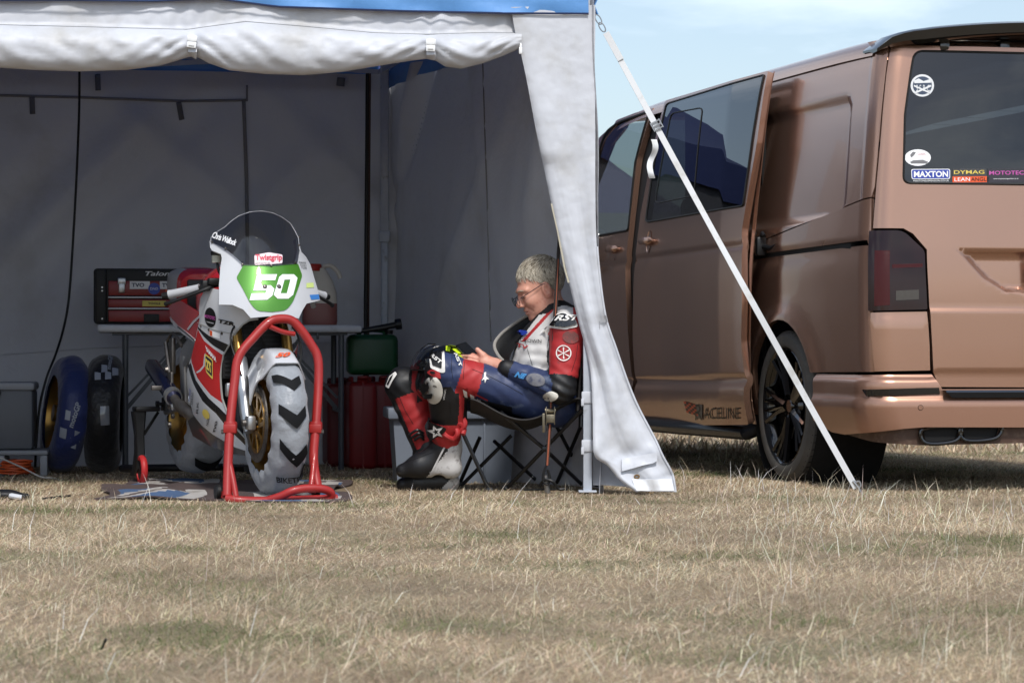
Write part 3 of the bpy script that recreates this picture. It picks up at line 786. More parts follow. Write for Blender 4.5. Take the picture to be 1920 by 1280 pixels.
# door rail inside the slot, arch liner
b = MB(); b.box((0.9, 0.915, (slot[0][1] + slot[1][1]) / 2), (1.3, 0.03, 0.05), 0.002); b.build('door_rail', m_inner, van)
def liner(sd, ws):
    b = MB(); b.lathe([(AR + 0.004, 0.0), (AR + 0.004, -0.34), (0.05, -0.34)], 40, axisM((ws, 0.935 * sd, WZ_), (0, sd, 0), (1, 0, 0)), a0=-0.1, a1=math.pi + 0.1)
    return b.build('arch_liner', m_under, van)
# unlit inner shell so that panel gaps read dark
# tail light, corner panel, tailgate, bumper (left half outlined, mirrored for the rest)
LT = B.pxs(rpoly([(1631, 433), (1692, 432), (1733, 470), (1738, 580), (1629, 583)], [2, 14, 8, 3, 2]), GRR)
m_lens = mat('smoked_lens', (30, 7, 9), 0.10, spec=0.3, coat=0.3, var=(8, 0.3)); m_lensr = mat('red_lens', (60, 9, 12), 0.2, spec=0.3, coat=0.2, wave=(60, 0.3, 0.002, 'Z'))
m_lensc = mat('dull_reflector', (70, 66, 62), 0.3, spec=0.3, coat=0.2, wave=(80, 0.4, 0.002, 'X'))
for k, pl in enumerate((LT, mir(LT))):
    lt = panel('tail_light', B, pl, [m_lens], van, step=(0.04, 0.04), off=0.006, flange=0.04)
    r1 = B.pxs([(1641, 470), (1668, 470), (1668, 572), (1640, 574)], GRR); r2 = B.pxs([(1672, 496), (1729, 494), (1729, 501), (1672, 503)], GRR); r3 = B.pxs([(1679, 545), (1722, 543), (1722, 561), (1679, 563)], GRR)
    for r_, mm in ((r1, m_lensr), (r2, m_lensr), (r3, m_lensc)):
        o = panel('lens_segment', B, r_ if k == 0 else mir(r_), [mm], lt, step=(0.05, 0.05), off=0.0075)
CP = B.pxs([(1632, 586), (1738, 584), (1742, 650), (1743, 694), (1641, 696), (1636, 640)], GRR)
TG = B.pxs([(1671, 86), (1662, 140), (1653, 240), (1643, 350), (1637, 428), (1694, 428), (1712, 438), (1738, 468), (1743, 582), (1747, 660), (1749, 698), (1761, 725)], GRR)
for k, pl in enumerate((CP, mir(CP))): panel('corner_panel', B, pl, [m_paint], van, step=(0.04, 0.05), flange=0.03, bulge=lambda a, z: 0.008 * sstep((0.757 - z) / 0.03))
WN = B.pxs(rpoly([(1714, 97), (1697, 215), (1694, 343), (1800, 344.5), (1800, 93)], [16, 0, 14, 0, 0]), GRR)
i0 = [i for i, p in enumerate(WN)]
wl = [p for p in WN if True]; wl = wl[:-2]           # drop the two temporary inner points
zb_, zt_ = B.inv(1800, 345, GRR)[1], B.inv(1800, 92, GRR)[1]
WNF = wl + [(p[0], p[1]) for p in mir(wl)]
tgz = TG[-1][1]; TGF = TG + [(AC, tgz - 0.004)] + mir(TG)
rec = B.pxs([(1790, 466), (1838, 520), (1880, 546), (1915, 550)], GRR); rz0, rz1 = rec[0][1], rec[2][1]
def tgb(a, z):
    aa = a if a < AC else 2 * AC - a
    al = np.interp(-z, [-r_[1] for r_ in rec], [r_[0] for r_ in rec]); d = min((aa - al) * 0.8, rz0 - z + 0.005, z - rz1 + 0.02)
    o = -0.03 * sstep(d / 0.045) if d > 0 else 0.0
    lz = B_l580
    return o + 0.012 * sstep((lz - z) / 0.028) - 0.006 * sstep((0.515 - z) / 0.02)
B_l580 = B.inv(1800, 574, GRR)[1]
def recp(i):
    q = [(r_[0] + i, min(max(r_[1], rz1 - 0.02 + i * 0.9), rz0 + 0.005 - i * 0.9)) for r_ in rec]; q = [(rec[0][0] + i * 0.8, rz0 + 0.005 - i)] + q[1:-1] + [(q[-1][0], rz1 - 0.02 + i)]
    return q + [(AC, rz1 - 0.02 + i)] + [(2 * AC - p[0], p[1]) for p in q[::-1]] + [(AC, rz0 + 0.005 - i)]
tg = panel('tailgate', B, TGF, [m_paint], van, holes=[WNF], regions=[(recp(0.0), 0), (recp(0.02), 0), (recp(0.04), 0), (recp(0.058), 0)], step=(0.022, 0.016), flange=0.03, bulge=tgb)
rw = panel('rear_window', B, WNF, [m_glassd], van, step=(0.06, 0.06), off=0.001)
b = MB(); pth = [B.p(*p) + B.n(*p) * 0.002 for p in subdiv(WNF, (0.03, 0.03))]; b.tube(pth, 0.005, 6, closed=True); b.build('window_seal', m_rubber, rw)
# heater lines behind the glass
b = MB()
for k in range(16):
    z = zb_ + 0.06 + (zt_ - zb_ - 0.1) * k / 15; b.tube([B.p(a, z) - B.n(a, z) * 0.004 for a in np.linspace(0.32, 2 * AC - 0.32, 24)], 0.0006, 4)
b.build('heater_lines', mat('heater_line', (70, 52, 40), 0.5), rw)
# stickers on the rear window
def stick(pts, m_, off=0.003, step=(0.05, 0.05)): return decal_px('sticker', B, pts, [m_], rw, GRR, off, step=step)
m_sty = mat('sticker_white', (206, 208, 210), 0.5); m_stb = mat('sticker_navy', (48, 62, 84), 0.5)
stick(ellipse(1729, 161, 22, 21), m_sty); stick(ellipse(1729, 161, 18, 17), m_stb, 0.0036)
text_px('sticker_print', 'S S R C', B, (1717, 172), (1743, 172), (1717, 160), m_sty, rw, GRR, 0.0046)
decal_px('sticker_print', B, [(1713, 152), (1722, 148), (1731, 153), (1744, 149), (1745, 156), (1714, 157)], [m_sty], rw, GRR, 0.0046)
decal_px('sticker_print', B, [(1713, 160), (1745, 174), (1744, 177), (1713, 163)], [m_sty], rw, GRR, 0.0048); decal_px('sticker_print', B, [(1745, 160), (1746, 163), (1715, 177), (1713, 174)], [m_sty], rw, GRR, 0.005)
stick(ellipse(1720.5, 296, 24.5, 15.5), m_white)
for pts in ([(1706, 304), (1712, 301), (1730, 300), (1740, 304), (1737, 307), (1708, 307)], [(1706, 291), (1711, 285), (1717, 286), (1713, 292), (1708, 296)]):
    decal_px('sticker_print', B, pts, [mat('sticker_grey', (110, 110, 112), 0.5)], rw, GRR, 0.004)
text_px('sticker_print', 'CLASSIC', B, (1720, 291), (1736, 291), (1720, 287), mat('sticker_pink', (190, 130, 130), 0.5), rw, GRR, 0.004)
stick(rpoly([(1708, 317.5), (1781, 317), (1781, 336), (1709, 336.5)], 4), m_white); stick(rpoly([(1709.3, 318.8), (1779.7, 318.3), (1779.7, 334.7), (1710.2, 335.2)], 3.5), m_blu, 0.0036)
text_px('sticker_print', 'MAXTON', B, (1713, 333), (1777, 332.5), (1713, 321.5), m_white, rw, GRR, 0.0046, bold=0.03)
text_px('sticker_print', 'MAXTONSUSPENSION.CO.UK', B, (1712, 341), (1779, 340.6), (1712, 338), m_white, rw, GRR, 0.0036)
stick([(1785.5, 317), (1848, 316.5), (1848, 330.5), (1785.5, 331)], mat('sticker_charcoal', (58, 58, 60), 0.5)); stick([(1785.5, 331.3), (1850, 330.8), (1850, 342), (1785.5, 342.6)], m_org)
text_px('sticker_print', 'DYMAG', B, (1788, 327), (1845, 326.5), (1788, 320), m_yel, rw, GRR, 0.0046, bold=0.01)
text_px('sticker_print', 'LEAN', B, (1789, 340.5), (1818, 340), (1789, 333.5), m_white, rw, GRR, 0.0046); text_px('sticker_print', 'ANGLE', B, (1820, 340), (1854, 339.6), (1820, 333), m_blk, rw, GRR, 0.0046)
stick([(1852, 316.5), (1924, 316), (1924, 342), (1852, 342.6)], mat('sticker_dark', (44, 42, 50), 0.5))
text_px('sticker_print', 'MOTOTEC', B, (1854, 328.5), (1919, 328), (1854, 321), m_mag, rw, GRR, 0.0046, bold=0.015); text_px('sticker_print', 'www.mototecsuspension.co.uk', B, (1862, 337.5), (1909, 337), (1862, 334.5), m_white, rw, GRR, 0.0046)
# wiper and plate recess insert
b = MB(); pa = B.inv(1905, 500, GRR)
b.box((-0.045 + Ln(0.9), 0.0, 0.93), (0.012, 0.50, 0.10), 0.006); b.build('plate_holder', m_paint, van)
# bumper
bl_ = [bt, B.inv(1640, 699, GRR), B.inv(1746, 698, GRR), B.inv(1762, 729, GRR)]
bz = bl_[3][1]; zlow = B.inv(1729, 800, GRR)[1]
ar3 = [p for p in arch if p[1] < btz - 0.004 and p[0] > aw(WS)]
lowpts = [(aw(WS) + AR * 0.985, 0.30), (B.inv(1575, 805, GS)[0], B.inv(1575, 805, GS)[1]), B.inv(1600, 809, GRR), B.inv(1729, 799, GRR)]
bump_poly = [(arch[0][0] + 0.004, btz - 0.003), (bl_[1][0], btz - 0.003), (bl_[2][0], btz), bl_[3], (AC, bz), (AC, zlow - 0.005)] + lowpts[::-1]
def bmb(a, z):
    t = btz - z
    o = 0.022 * sstep(t / 0.03) + 0.018 * sstep((t - 0.09) / 0.03) - 0.02 * sstep((0.27 - z) / 0.08)
    return o + 0.01 * sstep(t / 0.05) * (1 if a > 0 else max(0, 1 + a * 3))
for k, pl in enumerate((bump_poly, mir(bump_poly))):
    panel('bumper', B, pl, [m_dust], van, step=(0.045, 0.02), flange=0.05, bulge=bmb)
def bump_strip(pts, m_, off, nm='bumper_strip'):
    for k in (0, 1):
        pl = B.pxs(pts, GRR); panel(nm, B, pl if k == 0 else mir(pl), [m_], van, step=(0.05, 0.03), off=off, flange=0.01)
bump_strip([(1628, 729), (1755, 726), (1757, 738), (1634, 741)], m_gloss, 0.040, 'reflector_strip')
st = B.pxs([(1763, 731), (1775, 745)], GRR)
b = MB()
for v0, v1, z0, z1 in ((st[0][0], 2 * AC - st[0][0], st[0][1], st[1][1]),):
    rows = []
    for dz, of in ((0, 0.0), (0, 0.075), (-0.008, 0.082), (z1 - z0, 0.06)):
        rows.append([B.p(a, z0 + dz) + B.n(a, z0) * of for a in np.linspace(v0 + (0.03 if dz < -0.02 else 0), v1, 30)])
    b.grid(rows)
b.build('step_plate', mat('blue_black_step', (52, 60, 72), 0.3, metal=0.5, bump=(200, 0.2, 0.001, 2)), van)
cs = B.inv(1719.5, 763, GRR); c = B.p(*cs) + B.n(*cs) * 0.05; b = MB(); b.lathe([(0.0, 0.002), (0.0085, 0.002), (0.0095, 0.0)], 16, axisM(c, B.n(*cs))); b.lathe([(0.0105, 0.0005), (0.012, 0.0005)], 16, axisM(c, B.n(*cs)), mi=1); b.build('parking_sensor', [m_dust, m_rubber], van)
# lower valance + twin exhaust trims
va = B.pxs([(1590, 812), (1640, 826), (1720, 834), (1735, 834)], GRR)
vp = [(lowpts[2][0], lowpts[2][1] - 0.002), (va[0][0], va[0][1])] + va[1:] + [(AC, va[3][1] + 0.012), (AC, zlow - 0.008), (lowpts[3][0], zlow - 0.003)]
m_val = mat('lower_valance', (74, 54, 44), 0.55, dirt=(22, (110, 92, 78), 0.5, 0.8))
for k in (0, 1): panel('lower_valance', B, vp if k == 0 else mir(vp), [m_val], van, step=(0.06, 0.03), off=0.012, flange=0.03)
for x0, x1, y0, y1 in ((1727, 1793, 803, 829), (1800, 1868, 799, 824)):
    q = [B.inv(x, y, GRR) for x, y in ((x0, y0), (x1, y0 - 3), (x1 - 6, y1 - 4), (x0 + 5, y1))]
    P4 = [B.p(*t) + B.n(*t) * 0.03 for t in q]; n_ = B.n(*q[0]); b = MB()
    b.tube(smoothpath(P4, 5, True), 0.009, 8, closed=True)
    b.add([p - n_ * 0.0 for p in P4] + [p - n_ * 0.10 for p in P4], [(0, 1, 5, 4), (1, 2, 6, 5), (2, 3, 7, 6), (3, 0, 4, 7), (4, 5, 6, 7)])
    b.add([p - n_ * 0.012 for p in P4], [(0, 1, 2, 3)], 1); b.build('exhaust_trim', [m_gloss, m_inner], van)
# spoiler
rows = []
for k in range(41):
    v = 0.835 - 1.67 * k / 40; e = min(1, (0.835 - abs(v)) / 0.22); e = math.sqrt(max(0, 1 - (1 - e) ** 2)); bow = -0.07 * (1 - (v / 0.85) ** 2)
    le, te = 0.34, 0.10 + bow + 0.10 * (1 - e); zl = 1.885 + 0.055 * e; zt = 1.880 + 0.082 * e + 0.042 * max(0, 1 - (v / 0.66) ** 2); th = 0.016 + 0.050 * e
    rows.append([(le, v, zl), ((le + te) / 2, v, (zl + zt) / 2 + 0.016 * e), (te + 0.01, v, zt), (te - 0.012, v, zt - 0.01 * e), (te - 0.008, v, zt - th * 0.75), (te + 0.03, v, zt - th), ((le + te) / 2, v, zl - 0.012), (le, v, zl - 0.01)])
b = MB(); b.loft(rows); sp = b.build('spoiler', m_gloss, van)
for v in (0.55, 0.27, 0.0, -0.27, -0.55):
    b = MB(); b.box((0.17, v, 1.895), (0.10, 0.05, 0.06), 0.014); b.build('spoiler_strut', m_gloss, sp)
# roof
rows = []
ss = [0.24, 0.26, 0.3, 0.4] + [0.6 + 0.2 * k for k in range(17)] + [3.9, 4.0, 4.08]
for s in ss:
    dz = 0.036 - 0.055 * max(0, (s - 3.1) / 0.98) ** 2 - 0.008 * max(0, (0.8 - s) / 0.6) ** 2
    tp = Tp(s); rows.append([(s, v * tp, z + (dz if dz < 0.0 else dz * 1.0)) for v, z in
        [(0.842, 1.826), (0.836, 1.845), (0.824, 1.868), (0.803, 1.889), (0.77, 1.905), (0.70, 1.921), (0.55, 1.934), (0.3, 1.943), (0, 1.946), (-0.3, 1.943), (-0.55, 1.934), (-0.70, 1.921), (-0.77, 1.905), (-0.803, 1.889), (-0.824, 1.868), (-0.836, 1.845), (-0.842, 1.828)]])
b = MB(); b.grid(rows); b.build('roof', m_paint, van, sharp=0)
# header strip over the tailgate
rows = [[B.p(a, z) + Vector((0.0 + dx, 0, 0)) for a in np.linspace(0.0, 2 * AC, 60)] for z, dx in ((1.83, 0.004), (1.86, 0.010), (1.90, 0.035), (1.925, 0.08))]
b = MB(); b.grid(rows); b.build('roof_header', m_paint, van, sharp=0)

# sliding door: a panel standing proud of the body, rear edge farther out
def dsurf(a, z):
    x, y, zz = body(a, z); s = 0.13 - a; o = interp(s, [1.2, 1.6, 2.6, 2.8], [0.098, 0.096, 0.050, 0.046]); return (x, y + o, zz)
D = Surf(dsurf, VM); GD = (-2.0, 0.9)
DO = D.pxs(rpoly([(1247, 189), (1440, 133), (1420, 262), (1398, 388), (1391, 430), (1390, 560), (1388, 640), (1396, 712), (1406, 795), (1197, 797), (1192, 730), (1185, 640), (1187, 520), (1201, 400), (1231, 250)], [6, 2, 0, 0, 6, 0, 6, 6, 3, 3, 0, 0, 0, 0, 0]), GD)
DW = D.pxs(rpoly([(1250, 195), (1433, 141), (1394, 386), (1211, 417), (1222, 340)], [7, 3, 4, 8, 0]), GD)
l1 = D.pxs([(1189, 487), (1384, 459)], GD); l2 = D.pxs([(1196, 715), (1394, 712)], GD)
def dline(l_, a): t = (a - l_[0][0]) / (l_[1][0] - l_[0][0]); return l_[0][1] + (l_[1][1] - l_[0][1]) * t
def dbul(a, z):
    z1 = dline(l1, a); z2 = dline(l2, a); return -0.009 * math.exp(-((z - z1) / 0.016) ** 2) - 0.004 * sstep((z1 - z) / 0.02) - 0.010 * math.exp(-((z - z2) / 0.018) ** 2) + 0.012 * sstep((z2 - z) / 0.05)
dr_ = panel('sliding_door', D, DO, [m_paint], van, holes=[DW], step=(0.05, 0.022), flange=0.03, bulge=dbul)
dw_ = panel('door_window', D, DW, [m_glassd], dr_, step=(0.08, 0.08), off=0.002)
b = MB(); b.tube([D.p(*p) + D.n(*p) * 0.003 for p in subdiv(DW, (0.04, 0.04))], 0.005, 6, closed=True); b.build('window_seal', m_rubber, dr_)
iw = D.pxs(rpoly([(1259, 213), (1318, 202), (1302, 367), (1229, 382)], 9), GD)
b = MB(); b.tube([D.p(*p) + D.n(*p) * 0.003 for p in subdiv(iw, (0.04, 0.04))], 0.0035, 6, closed=True); b.build('vent_pane_seal', m_rubber, dr_)
# thick inner frame of the door seen at its rear edge
re = D.pxs([(1440, 134), (1420, 262), (1398, 388), (1391, 430), (1390, 560), (1388, 640), (1396, 712), (1406, 795)], GD)
rows = []
for p in subdiv(re + [re[-1]], (0.05, 0.05)):
    q = D.p(*p); rows.append([q + Vector((0.0, -0.029, 0)), q + Vector((0.002, -0.034, 0)), q + Vector((0.02, -0.037, 0)), q + Vector((0.06, -0.038, 0))])
b = MB(); b.grid(rows[:-1]); b.build('door_inner_edge', m_paint, dr_)
b = MB(); c = D.p(*D.inv(1394, 462, GD)) + Vector((-0.02, -0.075, 0)); b.box(c, (0.05, 0.05, 0.09), 0.012); b.tube([c, c + Vector((-0.07, -0.03, -0.01)), c + Vector((-0.16, -0.035, 0.012))], [0.014, 0.012, 0.008], 8); b.tube([c + Vector((0, 0, 0.035)), c + Vector((-0.03, 0, 0.06)), c + Vector((-0.05, 0, 0.045))], 0.01, 8)
b.build('roller_arm', m_trim, dr_)
for yy in (403, 437): b = MB(); c = D.p(*D.inv(1394, yy, GD)) + Vector((-0.012, -0.05, 0)); b.lathe([(0, 0.006), (0.008, 0.006), (0.009, 0)], 10, axisM(c, (-1, 0, 0))); b.build('edge_bolt', m_trim, dr_)
# near-black sheet standing in for the shade behind the ajar door
b = MB(); b.box((1.95, 0.885, 1.05), (1.10, 0.02, 1.5), 0.0); b.build('aperture_shade_sheet', m_inner, van)
def handle(surf, g, cx, cy, par, k=1.0):
    q = surf.inv(cx, cy, g); c = surf.p(*q); n_ = surf.n(*q)
    if n_.y < 0: n_ = -n_
    M_ = axisM(c, n_, (1, 0, 0)); b = MB()
    b.lathe([(0.0, -0.012), (0.022, -0.010), (0.042, 0.0015), (0.048, 0.003)], 20, M_ @ Matrix.Diagonal((0.8, 1.25, 1, 1))); b.build('handle_cup', m_paint, par)
    b = MB(); rings = []
    for t in np.linspace(-1, 1, 13):
        r_ = 0.016 * (1 - abs(t) ** 4) ** 0.5 + 0.001; z = 0.030 - 0.012 * t * t
        rings.append([M_ @ Vector((t * 0.105, r_ * 1.15 * math.cos(u), z + r_ * 0.8 * math.sin(u))) for u in [k_ * math.pi / 5 for k_ in range(10)]])
    b.loft(rings)
    for t in (-0.075, 0.07): b.box((t, 0, 0.01), (0.02, 0.014, 0.03), 0.003, M=M_)
    b.build('door_handle', m_paint, par)
handle(D, GD, 1217, 453, dr_)
# lettering on the door
text_px('lettering', 'ACELINE', D, (1323, 784), (1391, 784), (1323, 763), m_blk, dr_, GD, 0.0128)
decal_px('lettering', D, rpoly([(1307, 759), (1321, 757), (1321, 783), (1309, 782)], 3), [mat('lettering_silver', (96, 96, 100), 0.4)], dr_, GD, 0.0122, step=(0.04, 0.04))
for i in range(5):
    for j in range(5):
        x = 1286 + j * 4.4 + i * 1.2; y = 751 + i * 4.2 + j * 1.4
        decal_px('flag_check', D, [(x, y), (x + 4.2, y + 1.2), (x + 5.2, y + 5.2), (x + 1.0, y + 4.0)], [m_blk if (i + j) % 2 else m_org], dr_, GD, 0.0126, step=(0.1, 0.1))

text_px('lettering', 'R', D, (1308, 786), (1321.5, 786), (1308, 757), m_blk, dr_, GD, 0.0128)
# front door
FD = B.pxs([(1226, 203), (1196, 300), (1184, 400), (1174, 498), (1180, 640), (1188, 722), (1193, 797)], GD)
zf = FD[0][1]; fdo = FD + [(-3.95, 0.30), (-4.02, 0.36), (-4.12, 0.75), (-4.55, 1.06), (-4.48, 1.15), (-4.10, 1.55), (-3.84, 1.76), (-3.62, zf - 0.01), (-3.3, zf + 0.0)]
FWp = B.pxs([(1220, 209), (1193, 305), (1180, 432)], GD); zw = FWp[2][1]
fw = rpoly(FWp + [(-4.38, zw - 0.01), (-4.41, 1.13), (-4.06, 1.51), (-3.80, FWp[0][1] - 0.05), (-3.56, FWp[0][1] - 0.012)], [0.02, 0, 0.03, 0.03, 0.02, 0.05, 0.08, 0.08])
k1 = B.pxs([(1120, 500), (1172, 491)], GD); k2 = B.pxs([(1140, 717), (1186, 717)], GD)
def fbul(a, z):
    return -0.009 * math.exp(-((z - dline(l1, a)) / 0.016) ** 2) - 0.010 * math.exp(-((z - dline(l2, a)) / 0.018) ** 2) + 0.012 * sstep((dline(l2, a) - z) / 0.05)
fd = panel('front_door', B, fdo, [m_paint], van, holes=[fw], step=(0.06, 0.03), off=0.004, flange=0.03, bulge=fbul)
panel('door_window', B, fw, [m_glassc], fd, step=(0.1, 0.1), off=0.0)
b = MB(); b.tube([B.p(*p) + B.n(*p) * 0.006 for p in subdiv(fw, (0.05, 0.05))], 0.007, 6, closed=True); b.build('window_seal', m_rubber, fd)
handle(B, GD, 1153, 468, fd)
b = MB(); mp2 = Vector(body(-4.32, 1.10)); b.bm((lambda q: (bmesh.ops.create_icosphere(q, subdivisions=3, radius=1.0), q)[1])(bmesh.new()), 0, Matrix.Translation(mp2 + Vector((-0.02, 0.14, 0.10))) @ Matrix.Diagonal((0.06, 0.11, 0.15, 1))); b.tube([mp2 + Vector((0, 0, 0.0)), mp2 + Vector((0, 0.10, 0.02))], 0.03, 8); b.build('door_mirror', m_gloss, fd)
# cant rail above the doors, B pillar
rail = [(-1.7, 1.835)] + [(-1.7, 1.80)] + [(p[0], p[1] + 0.008) for p in (D.inv(1438, 133, GD),)] + [(FD[0][0], FD[0][1] + 0.012), (-3.22, zf + 0.012), (-3.38, 1.79), (-3.45, 1.80), (-3.35, 1.835)]
panel('cant_rail', B, [(-1.7, 1.872), (-1.7, 1.79), (-2.2, 1.79), (FD[0][0], FD[0][1] + 0.004), (-3.3, zf + 0.006), (-3.62, zf - 0.004), (-3.845, 1.766), (-4.0, 1.66), (-3.95, 1.82), (-3.8, 1.85), (-3.5, 1.868)], [m_paint], van, step=(0.1, 0.02), off=-0.002, flange=0.02)
pil = B.pxs([(1238, 190), (1210, 290), (1196, 390), (1186, 495), (1190, 640), (1196, 797)], GD)
pl_ = [(p[0] + 0.12, p[1]) for p in pil] + [(p[0] - 0.16, p[1]) for p in pil][::-1]
panel('door_pillar', B, pl_, [m_inner], van, step=(0.15, 0.1), off=-0.03)
# front end: one lofted nose, windscreen, right side
rows = []
for s, zt, zb, k in ((4.02, 1.885, 0.28, 1.0), (4.15, 1.78, 0.27, 1.0), (4.4, 1.52, 0.27, 1.0), (4.65, 1.27, 0.26, 1.0), (4.80, 1.13, 0.25, 1.0), (5.0, 1.05, 0.24, 1.0), (5.2, 0.94, 0.24, 1.0), (5.3, 0.78, 0.26, 0.95), (5.34, 0.60, 0.30, 0.9)):
    ring = []
    for i in range(13):
        v = i / 12; z = zb + (zt - zb) * v; ring.append((s, (Wz(min(z, 1.82)) - 0.006) * Tp(s) * k * (1 if v < 0.97 else 0.93), z))
    ring += [(s, p[1] * f, p[2] + 0.02 * (1 - abs(f))) for f in (0.6, 0.2) for p in (ring[12],)]
    rows.append(ring + [(p[0], -p[1], p[2]) for p in ring[::-1]])
b = MB(); b.loft(rows, caps=False); b.f = [f for f in b.f if not (max(b.v[i][0] for i in f) < 4.85 and max(b.v[i][2] for i in f) > 1.0)]; b.m = [0] * len(b.f)
b.add(rows[-1], [tuple(range(len(rows[-1])))]); b.build('front_end', m_paint, van)
ws_ = [[(s, v * (Wz(z) - 0.05) * Tp(s), z + 0.05 * (1 - v * v)) for v in np.linspace(-1, 1, 11)] for s, z in ((4.04, 1.88), (4.3, 1.6), (4.6, 1.30), (4.82, 1.10))]
b = MB(); b.grid(ws_); b.build('windscreen', m_glassc, van, sharp=0)
for sd in (1, -1):
    b = MB(); b.tube([(s, sd * (Wz(z) - 0.03) * Tp(s), z) for s, z in ((3.85, 1.87), (4.04, 1.80), (4.32, 1.54), (4.62, 1.25), (4.85, 1.05))], 0.035, 8); b.build('windscreen_pillar', m_paint, van)
bon = [[(s, v * Wz(0.9) * Tp(s) * 0.97, z + 0.06 * (1 - v * v)) for v in np.linspace(-1, 1, 11)] for s, z in ((4.80, 1.08), (5.0, 1.0), (5.2, 0.88), (5.32, 0.70))]
b = MB(); b.grid(bon); b.build('bonnet', m_paint, van, sharp=0)
# right-hand side as one panel with openings
def rside(a, z): x, y, zz = body(a, z); return (x, -y, zz)
RS = Surf(rside, VM); ro = [(0.0, 0.30), (0.0, 1.83), (-3.9, 1.83), (-4.6, 1.06), (-4.12, 0.75), (-3.9, 0.30), (aw(WS) - AR, 0.30)] + arch[::-1] + [(arch[0][0], 0.30)]
h1 = rpoly([(-0.25, 1.16), (-0.25, 1.72), (-1.35, 1.72), (-1.35, 1.16)], 0.06); h2 = rpoly([(-1.5, 1.16), (-1.5, 1.72), (-2.65, 1.72), (-2.65, 1.16)], 0.06); h3 = rpoly([(-2.9, 1.12), (-2.9, 1.72), (-3.76, 1.70), (-4.3, 1.14)], 0.05)
panel('right_side', RS, ro, [m_paint], van, holes=[h1, h2, h3], step=(0.12, 0.08), flange=0.03, flip=True)
for h_, mm in ((h1, m_glassd), (h2, m_glassd), (h3, m_glassc)): panel('side_window', RS, h_, [mm], van, step=(0.2, 0.2), flip=True)
# floor, bulkhead, seats
b = MB(); b.box((2.65, 0, 0.36), (4.9, 1.66, 0.06), 0.0); b.box((0.62, 0, 0.30), (0.7, 1.2, 0.16), 0.02); b.box((2.5, 0.0, 0.30), (3.9, 1.74, 0.10), 0.02); b.box((2.4, -0.3, 0.24), (1.4, 0.7, 0.14), 0.03); b.box((1.0, 0, 0.30), (0.12, 1.4, 0.10), 0.02); b.build('floor_pan_and_blockers', m_under, van)  # lower boxes added under the floor to keep skylight off the ground
m_seat = mat('seat_cloth', (60, 60, 64), 0.85, bump=(80, 0.3, 0.003, 3))
for s, v in ((3.5, 0.42), (3.5, -0.42), (2.0, 0.5), (2.0, 0.0), (2.0, -0.5)):
    b = MB(); b.box((s, v, 0.82), (0.48, 0.48, 0.16), 0.05); b.box((s - 0.24, v, 1.12), (0.14, 0.46, 0.62), 0.05); b.box((s - 0.27, v, 1.51), (0.10, 0.26, 0.18), 0.04); b.box((s, v, 0.56), (0.4, 0.4, 0.36), 0.02); b.build('seat', m_seat, van)
b = MB(); b.box((4.45, 0, 0.98), (0.45, 1.6, 0.22), 0.06); b.build('dashboard', m_trim, van)
# sill bar
b = MB(); b.tube([(1.40, 0.88, 0.25), (1.44, 0.955, 0.214), (2.4, 0.965, 0.214), (3.7, 0.955, 0.214), (3.82, 0.90, 0.25)], 0.037, 14); b.build('side_bar', mat('dark_metal_bar', (34, 37, 44), 0.25, metal=0.7), van)
b = MB(); b.box((2.6, 0.86, 0.27), (2.6, 0.10, 0.10), 0.02); b.build('sill', m_trim, van)

